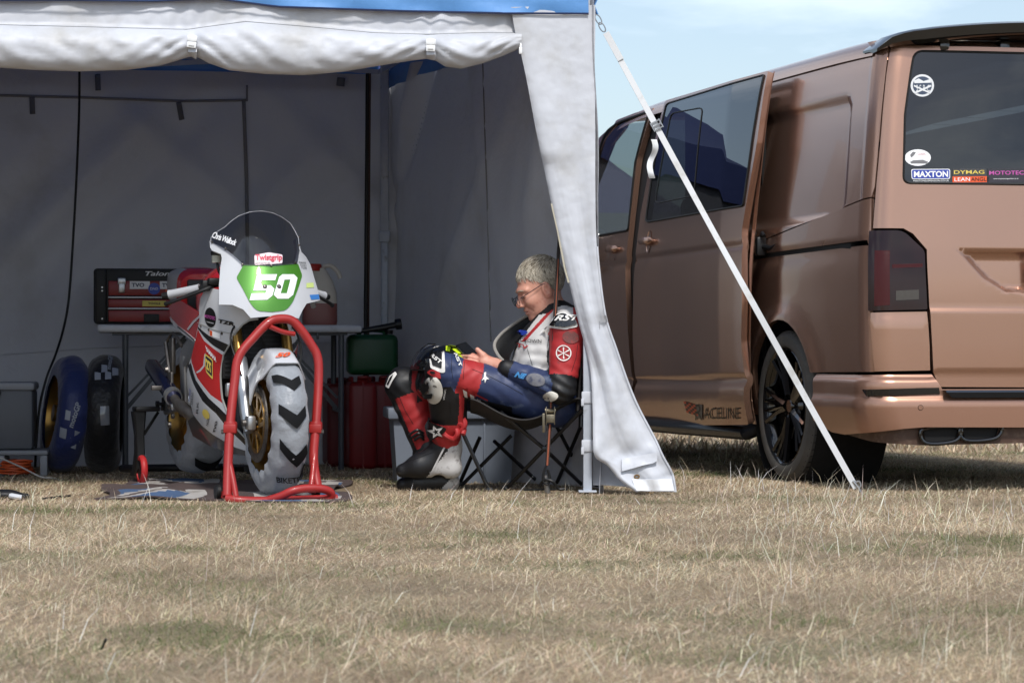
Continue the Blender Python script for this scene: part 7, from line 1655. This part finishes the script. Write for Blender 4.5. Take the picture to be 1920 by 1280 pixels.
# spare wheels in tyre warmers
def spare(px, py, Y, tilt, yaw_, mm, label, sec, outR, rimm, seed):
    e = empty('covered_wheel', Vector(((px - 960) / FPX * Y, Y, 0)), label=label, cat='wheel', group='spare wheels in tyre warmers')
    Rm = Matrix.Rotation(yaw_, 4, 'Z') @ Matrix.Rotation(tilt, 4, 'Y'); c = Vector((0, 0, outR * math.cos(tilt) + sec * abs(math.sin(tilt)) * 0.7)); M_ = Matrix.Translation(c) @ Rm
    def f(th, ph):
        r_ = 0.20 + (outR - 0.20) * max(0.0, math.cos(ph)) ** 0.7 - 0.035 * max(0, abs(ph) - math.pi / 2); x = sec * math.copysign(abs(math.sin(min(abs(ph), math.pi / 2))) ** 0.9, ph); g_ = min(1, abs(ph) / (math.pi / 2)) ** 3
        r_ += 0.0025 * float(wav(np.array(th * 1.5), np.array(ph * 0.7), seed)) + 0.004 * g_ * math.sin(th * 37)
        return M_ @ Vector((x, -r_ * math.cos(th), r_ * math.sin(th)))
    b = MB(); b.loft([[f(2 * math.pi * i / 110, ph) for ph in np.linspace(-2.1, 2.1, 25)] for i in range(110)], caps=False, wrap=True, closed=False); cv = b.build('tyre_warmer', mm, e, sharp=0)
    b = MB(); b.lathe([(0.215, -sec * 0.7), (0.205, -sec * 0.75), (0.19, 0), (0.205, sec * 0.75), (0.215, sec * 0.7)], 40, M_ @ axisM((0, 0, 0), (1, 0, 0))); b.build('rim', rimm, e)
    b = MB(); b.lathe([(0, -0.06), (0.04, -0.06), (0.045, 0.06), (0, 0.06)], 20, M_ @ axisM((0, 0, 0), (1, 0, 0))); b.build('hub', rimm, e)
    for k in range(5): a = k * 2 * math.pi / 5; b = MB(); b.tube([M_ @ Vector((0, 0.03 * math.cos(a), 0.03 * math.sin(a))), M_ @ Vector((0, 0.20 * math.cos(a), 0.20 * math.sin(a)))], [0.022, 0.014], 8); b.build('spoke', rimm, e)
    E = Matrix.Translation(e.location); return e, cv, Surf(f, E)
m_wb = mat('blue_tyre_warmer', (34, 46, 96), 0.45, sheen=0.2, bump=(24, 0.5, 0.012, 4)); m_wk = mat('black_tyre_warmer', (20, 20, 22), 0.45, sheen=0.2, bump=(24, 0.6, 0.014, 4)); m_pg = mat('pale_print', (150, 156, 166), 0.5)
e, cv, SB = spare(122, 888, 12.86, R(7), R(20), m_wb, 'spare wheel in blue tyre warmer leaning beside black one', 0.074, 0.285, m_gold, 81)
FB = SB.n(0, 0).y > 0
def wtext(S_, s, p0, p1, p2, par, g, fl): text_px('warmer_print', s, S_, p0, p1, p2, m_pg, par, g, 0.005, bold=0.03, flip=fl)
wtext(SB, 'motoGP', (137, 802), (152, 757), (127, 798), cv, (0.0, 0.1), FB)
for i in range(3):
    for j in range(2):
        if (i + j) % 2 == 0: x, y = 114 + i * 13 + j * 5, 800 + j * 16 + i * 3; decal_px('warmer_check', SB, [(x, y), (x + 12, y + 4), (x + 9, y + 22), (x - 2, y + 18)], [m_pg], cv, (0.0, 0.0), 0.004, flip=FB, step=(0.1, 0.1))
decal_px('warmer_check', SB, [(124, 768), (133, 771), (131, 788), (122, 786)], [m_pg], cv, (0.2, 0.0), 0.004, flip=FB, step=(0.1, 0.1))
e, cv, SK = spare(196, 886, 12.90, R(2), R(5), m_wk, 'spare wheel in black tyre warmer beside the table leg', 0.084, 0.288, m_chain, 83); FK = SK.n(0, 0).y > 0
wtext(SK, 'motoGP', (207, 694), (211, 668), (199, 693), cv, (0.9, 0.0), FK)
for x, y in ((178, 698), (190, 684), (197, 697), (210, 690)): decal_px('warmer_check', SK, [(x, y), (x + 11, y + 2), (x + 11, y + 14), (x, y + 15)], [m_pg], cv, (0.8, 0.0), 0.004, flip=FK, step=(0.12, 0.12))
decal_px('clear_window', SK, [(188, 762), (204, 761), (205, 796), (189, 797)], [mat('clear_pocket', (120, 124, 130), 0.1, coat=0.6)], cv, (0.1, 0.0), 0.004, flip=FK, step=(0.12, 0.12))

# cool box and generator-like case at the tent's left
cb = empty('cool_box', Vector((-2.70, 12.55, 0.13)), 0.12, label='dark grey cool box with pale lid on a grey crate', cat='cool box'); m_cb = mat('slate_plastic', (92, 96, 102), 0.5, bump=(120, 0.15, 0.001, 3)); m_cbl = mat('slate_lid', (140, 144, 150), 0.5)
b = MB(); b.box((0.19, 0.2, 0.14), (0.46, 0.36, 0.29), 0.02); b.build('box', m_cb, cb); b = MB(); b.box((0.19, 0.2, 0.297), (0.475, 0.38, 0.04), 0.014); b.build('lid', m_cbl, cb); b = MB(); b.box((0.21, 0.0, 0.27), (0.12, 0.03, 0.03), 0.006); b.build('handle', m_black, cb)
sl = empty('plastic_crate', Vector((-2.62, 12.50, 0)), 0.12, label='pale grey plastic crate under the cool box holding orange cord', cat='crate'); m_slc = mat('pale_grey_plastic', (132, 136, 142), 0.5, var=(8, 0.06))
b = MB(); b.box((0.20, 0.2, 0.112), (0.44, 0.36, 0.024), 0.008); b.build('top', m_slc, sl)
for x in (0.0, 0.20, 0.40): b = MB(); b.box((x, 0.04, 0.05), (0.035, 0.04, 0.10), 0.006); b.build('post', m_slc, sl); b = MB(); b.box((x, 0.36, 0.05), (0.035, 0.04, 0.10), 0.006); b.build('post', m_slc, sl)
oc = empty('extension_cord', Vector((-2.37, 12.6, 0)), label='coil of orange extension cord beneath the cool box', cat='cord'); b = MB()
pts = []
for k in range(140): a = k * 0.36; r_ = 0.075 + 0.012 * math.sin(k * 0.7); pts.append((-2.37 + r_ * math.cos(a) * 1.2, 12.6 + r_ * math.sin(a), 0.012 + 0.065 * k / 140 + 0.004 * math.sin(k * 1.3)))
b.tube(pts, 0.005, 6); b.build('coil', mat('orange_cable', (196, 84, 40), 0.5), oc, world=True)
wc = tag(MB().tube(smoothpath([W(-30, 845, 12.4), W(10, 862, 12.4), W(45, 878, 12.35), W(75, 893, 12.3), W(98, 896, 12.30), W(110, 899, 12.2)], 6), 0.004, 6).build('white_cable', mat('white_cable', (190, 188, 182), 0.5)), 'thin white cable trailing from the crate onto grass', 'cable')
# black cable hanging from the roof, dark pole at the back
tag(MB().tube(smoothpath([W(149, 60, 13.2), W(149, 140, 13.2), W(148, 220, 13.2), W(143, 340, 13.2), (W(137, 450, 13.18)), W(129, 560, 13.15), W(118, 620, 13.1), W(104, 665, 13.0), W(86, 712, 12.95), W(74, 765, 12.93), W(68, 830, 12.93), W(66, 875, 12.9)], 8), 0.0062, 8).build('hanging_cable', mat('black_cable', (12, 12, 12), 0.5)), 'black cable hanging in a curve from the canopy', 'cable')
pole = empty('fishing_pole', W(684, 872, 13.75), label='slim dark pole leaning upright in tent corner beside the leg', cat='pole'); pole.location.z = 0
b = MB(); b.tube([W(684, 868, 13.8), W(690, 138, 13.72)], 0.0125, 10); b.build('shaft', m_hose, pole, world=True); b = MB(); b.tube([W(689, 868, 13.78), W(694, 138, 13.70)], 0.005, 8); b.build('second_section', mat('brown_carbon', (74, 52, 40), 0.4), pole, world=True)

# grey storage box behind the chair
sb = empty('storage_box', Vector(((737 - 960) / FPX * 11.85, 11.85, 0)), 0.10, label='blue-grey plastic storage box with rim behind the camping chair', cat='storage box'); m_sbx = mat('blue_grey_plastic', (118, 126, 138), 0.5, bump=(100, 0.1, 0.001, 3), var=(5, 0.05))
b = MB(); b.add([(0.02, 0.0, 0), (0.53, 0.0, 0), (0.53, 0.36, 0), (0.02, 0.36, 0), (0, -0.015, 0.30), (0.55, -0.015, 0.30), (0.55, 0.375, 0.30), (0, 0.375, 0.30)], [(0, 3, 2, 1), (4, 5, 6, 7), (0, 1, 5, 4), (1, 2, 6, 5), (2, 3, 7, 6), (3, 0, 4, 7)]); b.build('box', m_sbx, sb, smooth=False)
b = MB(); b.box((0.275, 0.18, 0.315), (0.60, 0.44, 0.05), 0.008); b.build('rim', m_sbx, sb)
for x in (0.14, 0.275, 0.41): b = MB(); b.box((x, -0.010, 0.15), (0.010, 0.018, 0.26), 0.003); b.build('rib', m_sbx, sb)

# ratchet strap holding the frame down
rs_ = empty('ratchet_strap', W(1027, 925, 11.02), label='black and orange ratchet strap pulled down to ground anchor beside the leg', cat='strap'); rs_.location.z = 0
m_rs = mat('black_orange_webbing', (34, 26, 24), 0.7, bump=(300, 0.4, 0.001, 2)); m_rso = mat('orange_thread', (150, 84, 60), 0.7)
a, c = W(1056, 300, 11.03), W(1032, 765, 11.0); b = MB(); 
ln = [a.lerp(c, k / 20) for k in range(21)]; b.tube(ln, [0.0045 + 0.0055 * min(1, k / 12) for k in range(21)], 6, flat=0.5, up=(0, -1, 0)); b.build('webbing', m_rs, rs_, world=True)
b = MB(); b.tube([p + Vector((0.001, -0.0065, 0)) for p in ln[8:]], 0.0022, 5); b.build('coloured_stripe', m_rso, rs_, world=True)
c2 = W(1031, 795, 11.0); e2 = W(1026, 872, 11.0); b = MB(); b.tube([c2, e2], 0.0095, 6, flat=0.4, up=(0, -1, 0)); b.build('webbing', m_rs, rs_, world=True); b = MB(); b.tube([c2 + Vector((0, -0.005, 0)), e2 + Vector((0, -0.005, 0))], 0.004, 5); b.build('coloured_stripe', m_rso, rs_, world=True)
b = MB(); cc = W(1032, 779, 10.99)
for s_ in (-1, 1): b.box(cc + Vector((s_ * 0.017, 0, 0)), (0.004, 0.03, 0.075), 0.001); b.lathe([(0, 0.004), (0.014, 0.004), (0.014, 0)], 12, axisM(cc + Vector((s_ * 0.018, 0, 0.02)), (s_, 0, 0)))
b.box(cc + Vector((0, -0.008, -0.012)), (0.034, 0.018, 0.035), 0.003); b.tube([cc + Vector((-0.02, 0, 0.02)), cc + Vector((0.02, 0, 0.02))], 0.009, 10); b.box(cc + Vector((-0.028, 0, -0.03)), (0.012, 0.012, 0.08), 0.003); b.build('ratchet', mat('tarnished_steel', (120, 112, 96), 0.4, metal=0.8, var=(40, 0.3)), rs_, world=True)
b = MB(); b.tube(smoothpath([W(1026, 868, 11.0), W(1020, 884, 11.0), W(1018, 900, 11.0), W(1026, 908, 11.0), W(1031, 896, 11.0), W(1027, 880, 11.0)], 5), 0.005, 7); b.build('hook', m_hose, rs_, world=True)
b = MB(); b.tube([W(1023, 890, 11.01), W(1027, 925, 11.02)], 0.012, 10); b.build('anchor_pin', m_steel, rs_, world=True)
b = MB(); b.tube(smoothpath([W(1012, 912, 11.02), W(1020, 900, 11.0), W(1036, 902, 10.99), W(1047, 916, 11.0), W(1060, 916, 11.0)], 5), 0.006, 7); b.tube([W(982, 918, 11.05), W(1008, 917, 11.03), W(1064, 917, 11.03)], 0.004, 6); b.build('anchor_loop', m_hose, rs_, world=True)

# odds and ends on the grass
gv = empty('glove', Vector(((8 - 960) / FPX * 10.5, 10.5, 0)), label='black glove with white cuff lying on grass by the tent', cat='glove')
P, F = surface_net(lambda p: smin(smin(ell(p, (0, 0, 0.022), (0.065, 0.05, 0.022)), cap(p, (0.02, -0.02, 0.022), (0.085, -0.03, 0.015), 0.013, 0.011), 0.01), smin(cap(p, (0.02, 0.0, 0.024), (0.095, -0.005, 0.016), 0.013, 0.011), cap(p, (0.02, 0.02, 0.022), (0.088, 0.025, 0.015), 0.012, 0.010), 0.004), 0.008), (-0.09, -0.08, -0.01), (0.13, 0.08, 0.07), 0.006); mesh_obj('glove_body', P, F, m_sk, gv, True, False, None, 0)
b = MB(); b.tube([(0.03, -0.035, 0.02), (0.055, -0.045, 0.016), (0.075, -0.04, 0.012)], 0.011, 8); b.build('white_cuff', m_bw, gv)
tag(MB().tube([W(80, 936, 10.5), W(105, 932, 10.55), W(132, 929, 10.6)], [0.007, 0.006, 0.004], 7).build('tyre_lever', m_hose), 'short dark lever lying flat on the grass', 'lever')
tag(MB().tube([W(184, 1228, 5.15), W(192, 1212, 5.15), W(199, 1197, 5.14)], [0.0032, 0.003, 0.0026], 6).build('twig', mat('black_twig', (24, 20, 18), 0.8)), 'small black twig sticking up out of the dry grass', 'twig')

# far gazebo whose peak shows over the van bonnet
ft = empty('far_gazebo', Vector((0.55, 30, 0)), 0.1, label='distant gazebo with dull purple-grey peaked roof behind the van', cat='gazebo'); m_ftr = mat('purple_grey_canvas', (96, 92, 112), 0.6, bump=(4, 0.3, 0.03, 3)); m_ftw = mat('far_wall_canvas', (120, 122, 128), 0.6)
ax_ = Vector((0.0, 1.6, 3.62)); cs = [(-1.5, 0, 2.2), (1.5, 0, 2.2), (1.5, 3, 2.2), (-1.5, 3, 2.2)]
for i in range(4): A_, B_ = Vector(cs[i]), Vector(cs[(i + 1) % 4]); b = MB(); b.grid([[A_.lerp(B_, t_ / 8).lerp(ax_, v_ / 6) - Vector((0, 0, 0.12 * math.sin(math.pi * v_ / 6))) for t_ in range(9)] for v_ in range(7)]); b.build('roof_panel', m_ftr, ft, sharp=0)
for i in range(4): A_, B_ = Vector(cs[i]), Vector(cs[(i + 1) % 4]); b = MB(); b.bar(A_ - Vector((0, 0, 2.2)), A_, 0.04, 0.04, up=(1, 0, 0)); b.build('leg', m_leg, ft); b = MB(); b.grid([[A_.lerp(B_, t_ / 6) * 1.0 - Vector((0, 0, 2.2 * v_)) for t_ in range(7)] for v_ in (0, 0.5, 1.0)]); b.build('wall', m_ftw, ft, sharp=0)

# neighbouring gazebo behind this one (its navy roof is mirrored in the van's side)
ng = empty('neighbour_gazebo', Vector((-0.52, 15.9, 0)), 0.0, label='neighbouring gazebo with navy roof, mirrored in the van windows', cat='gazebo'); m_ngr = mat('navy_canvas', (28, 40, 84), 0.55, bump=(5, 0.3, 0.02, 3)); m_ngw = mat('dark_slate_canvas', (58, 60, 66), 0.65, bump=(4, 0.4, 0.03, 4))
cs = [(-0.95, 0, 2.1), (0.95, 0, 2.1), (0.95, 2.6, 2.1), (-0.95, 2.6, 2.1)]; ax_ = Vector((0, 1.3, 2.8))
for i in range(4):
    A_, B_ = Vector(cs[i]), Vector(cs[(i + 1) % 4])
    b = MB(); b.grid([[A_.lerp(B_, t_ / 8).lerp(ax_, v_ / 6) - Vector((0, 0, 0.08 * math.sin(math.pi * v_ / 6))) for t_ in range(9)] for v_ in range(7)]); b.build('roof_panel', m_ngr, ng, sharp=0)
    nn = (B_ - A_).cross(Vector((0, 0, 1))).normalized() * 0.03
    b = MB(); b.grid([[A_.lerp(B_, t_ / 12) + nn + Vector((0, 0, -0.26 * v_ + 0.01)) for t_ in range(13)] for v_ in (0, 0.5, 1)]); b.build('valance', m_ngr, ng, sharp=0)
    b = MB(); b.bar(A_ - Vector((0, 0, 2.1)), A_, 0.04, 0.04, up=(1, 0, 0)); b.build('leg', m_leg, ng)
    b = MB(); b.grid([[A_.lerp(B_, t_ / 16) + nn * 0.4 * math.sin(t_ * 1.7 + v_ * 4) - Vector((0, 0, 2.1 * v_)) for t_ in range(17)] for v_ in np.linspace(0, 1, 8)]); b.build('wall', m_ngw, ng, sharp=0)
# ------------------------------------------------------------------ dry grass
def grass_mat():
    m = bpy.data.materials.new('dry_grass'); m.use_nodes = True; t = m.node_tree; N = t.nodes; l = t.links.new; b = N['Principled BSDF']
    a = N.new('ShaderNodeAttribute'); a.attribute_name = 'col'; l(a.outputs['Color'], b.inputs['Base Color']); b.inputs['Roughness'].default_value = 0.7; b.inputs['Specular IOR Level'].default_value = 0.25
    tr = N.new('ShaderNodeBsdfTranslucent'); l(a.outputs['Color'], tr.inputs['Color']); ms = N.new('ShaderNodeMixShader'); ms.inputs['Fac'].default_value = 0.22; l(b.outputs['BSDF'], ms.inputs[1]); l(tr.outputs['BSDF'], ms.inputs[2]); l(ms.outputs['Shader'], N['Material Output'].inputs['Surface']); return m
MG = grass_mat(); RG = np.random.default_rng(11)
def scatter(n, y0, y1, power=1.25):
    """positions over the field in front of the camera, thinning out with distance"""
    u = RG.random(n); e = 2 - power; y = (y0 ** e + u * (y1 ** e - y0 ** e)) ** (1 / e); hw = 0.205 * y + 0.45; x = (RG.random(n) * 2 - 1) * hw; return x, y
def green_mask(x, y):
    g = wav(x * 0.9, y * 0.8, 91, 6, 0.55, 0.7); g = g + 0.6 * wav(x * 3, y * 3, 92, 4, 0.6)
    for px, py, rx, ry in ((250, 1110, 220, 40), (520, 1130, 200, 40), (900, 1015, 120, 20), (330, 1200, 160, 40), (1430, 1240, 300, 40), (1850, 1010, 200, 40)):
        Y = GY(py); X = (px - 960) / FPX * Y; g = g + 1.6 * np.exp(-(((x - X) / (rx / FPX * Y)) ** 2 + ((y - Y) / (Y * ry / (py - HOR))) ** 2))
    return g
def blades(name, x, y, ln, lean, az, wd, col, bend, z0=0.0, label=None):
    n = len(x); d = np.stack([np.cos(az), np.sin(az)], 1); s = np.stack([-np.sin(az), np.cos(az)], 1)
    tw = RG.uniform(0, math.pi, n); s = np.stack([np.cos(az + math.pi / 2 + tw * 0.6), np.sin(az + math.pi / 2 + tw * 0.6)], 1)
    V = np.zeros((n, 5, 3)); V[:, :, 0] = x[:, None]; V[:, :, 1] = y[:, None]; V[:, :, 2] = z0
    h1 = ln * 0.5; c1, s1 = np.cos(lean), np.sin(lean); lean2 = np.clip(lean + bend, 0, 1.62); c2, s2 = np.cos(lean2), np.sin(lean2)
    m1 = np.stack([d[:, 0] * s1 * h1, d[:, 1] * s1 * h1, c1 * h1], 1); m2 = m1 + np.stack([d[:, 0] * s2 * h1, d[:, 1] * s2 * h1, c2 * h1], 1)
    m2[:, 2] = np.maximum(m2[:, 2], 0.002); sv = np.concatenate([s, np.zeros((n, 1))], 1) * (wd * 0.5)[:, None]
    V[:, 0] += -sv; V[:, 1] += sv; V[:, 2] += m1 + sv * 0.8; V[:, 3] += m1 - sv * 0.8; V[:, 4] += m2
    me = bpy.data.meshes.new(name); me.vertices.add(n * 5); me.vertices.foreach_set('co', V.reshape(-1).astype(np.float32))
    base = np.arange(n)[:, None] * 5; q = np.concatenate([base + np.array([0, 1, 2, 3]), base + np.array([3, 2, 4])], 1).reshape(-1)
    me.loops.add(n * 7); me.loops.foreach_set('vertex_index', q.astype(np.int32)); me.polygons.add(n * 2)
    ls = (np.arange(n)[:, None] * 7 + np.array([0, 4])).reshape(-1); me.polygons.foreach_set('loop_start', ls.astype(np.int32)); me.polygons.foreach_set('loop_total', np.tile([4, 3], n).astype(np.int32))
    me.update(calc_edges=True); at = me.color_attributes.new('col', 'FLOAT_COLOR', 'POINT'); cc = np.ones((n, 5, 4), np.float32); cc[:, :, :3] = col[:, None, :]; at.data.foreach_set('color', cc.reshape(-1))
    me.materials.append(MG); o = bpy.data.objects.new(name, me); COL.objects.link(o); o['kind'] = 'stuff'; o['label'] = label; o['category'] = 'grass'; return o
def outside(x, y):
    r = (x > -1.70) & (x < -0.68) & (y > 10.38) & (y < 11.95); v = Vector((0, 0, 0))
    s_ = (x - VO.x) * VFW.x + (y - VO.y) * VFW.y; t_ = (x - VO.x) * VLF.x + (y - VO.y) * VLF.y; w = ((np.abs(s_ - 1.0) < 0.07) | (np.abs(s_ - 4.4) < 0.07)) & (np.abs(np.abs(t_) - 0.82) < 0.12); return ~(r | w)
def palette(n, cols, jit=0.20):
    c = np.array([lin(k) for k in cols])[RG.integers(0, len(cols), n)]; return np.clip(c * (1 + jit * RG.standard_normal((n, 1))) * (1 + 0.05 * RG.standard_normal((n, 3))), 0.01, 0.9)
STRAW = [(198, 180, 150), (188, 168, 138), (208, 192, 164), (178, 156, 126), (166, 144, 116), (194, 176, 148), (154, 132, 106)]; PALE = [(224, 212, 188), (216, 202, 176), (230, 220, 198), (206, 190, 162)]; GREEN = [(118, 124, 82), (100, 112, 72), (132, 132, 92), (88, 102, 66)]
def make(n, y0, y1, lo, hi, lean0, lean1, w0, w1, name, label, pal=STRAW, power=1.25, gmix=0.0, bend=(0, 0.6), mask=None):
    x, y = scatter(n, y0, y1, power); k = outside(x, y)
    if mask is not None: k &= mask(x, y)
    x, y = x[k], y[k]; n = len(x); inside = (y > 10.9 - 0.13 * (0.31 - x)) & (x < 0.3)
    ln = RG.uniform(lo, hi, n) * (1 + 0.25 * wav(x, y, 95, 4, 0.7)) * np.where(inside, 0.75, 1.0); col = palette(n, pal)
    p = wav(x * 0.8, y * 0.8, 97, 5, 0.6); col *= (1 + 0.15 * np.clip(p, -1.5, 1.5) + 0.08 * np.clip(wav(x * 4, y * 4, 98, 4, 0.7), -1.5, 1.5))[:, None]
    col = np.clip(col * np.array([1.08, 1.11, 1.17]), 0, 0.9)
    if gmix:
        gsel = green_mask(x, y) + 0.9 * RG.standard_normal(n) > gmix; col[gsel] = palette(int(gsel.sum()), GREEN)
    return blades(name, x, y, ln, RG.uniform(lean0, lean1, n), RG.uniform(0, 2 * math.pi, n), RG.uniform(w0, w1, n) * np.clip(y / 8.5, 0.75, 1.5), col, RG.uniform(bend[0], bend[1], n), 0.0, label)
make(190000, 4.2, 16.0, 0.02, 0.065, 1.0, 1.55, 0.0012, 0.0024, 'matted_grass', 'matted layer of dry straw-coloured grass on the ground', gmix=2.0)
make(120000, 4.2, 17.0, 0.012, 0.032, 0.2, 1.15, 0.0012, 0.0022, 'short_grass', 'short dry upright grass covering the field', gmix=1.5, bend=(0, 0.7))
make(2200, 4.3, 15.0, 0.05, 0.125, 0.05, 0.65, 0.0013, 0.0021, 'straw_stalks', 'tall pale straw stalks standing above short grass', PALE, 1.2, bend=(-0.1, 0.8), mask=lambda x, y: (RG.random(len(x)) < np.where((y > 10.9 - 0.13 * (0.31 - x)) & (x < 0.3), 0.12, np.where(x > 0.25 * y * 0.3, 1.0, 0.55))) & ~((y > 11.1) & (x > 1.6)))
make(900, 7.5, 11.0, 0.06, 0.13, 0.05, 0.7, 0.0014, 0.0022, 'straw_tuft', 'clump of pale straw stalks in front of the van', PALE, 1.2, bend=(0, 0.7), mask=lambda x, y: (np.exp(-(((x - 0.125 * y) / 0.5) ** 2)) > RG.random(len(x))) & (x > 0.3))
make(45000, 15.5, 60.0, 0.04, 0.10, 0.2, 1.0, 0.004, 0.010, 'far_grass', 'dry grass on the field beyond the van', power=1.7)
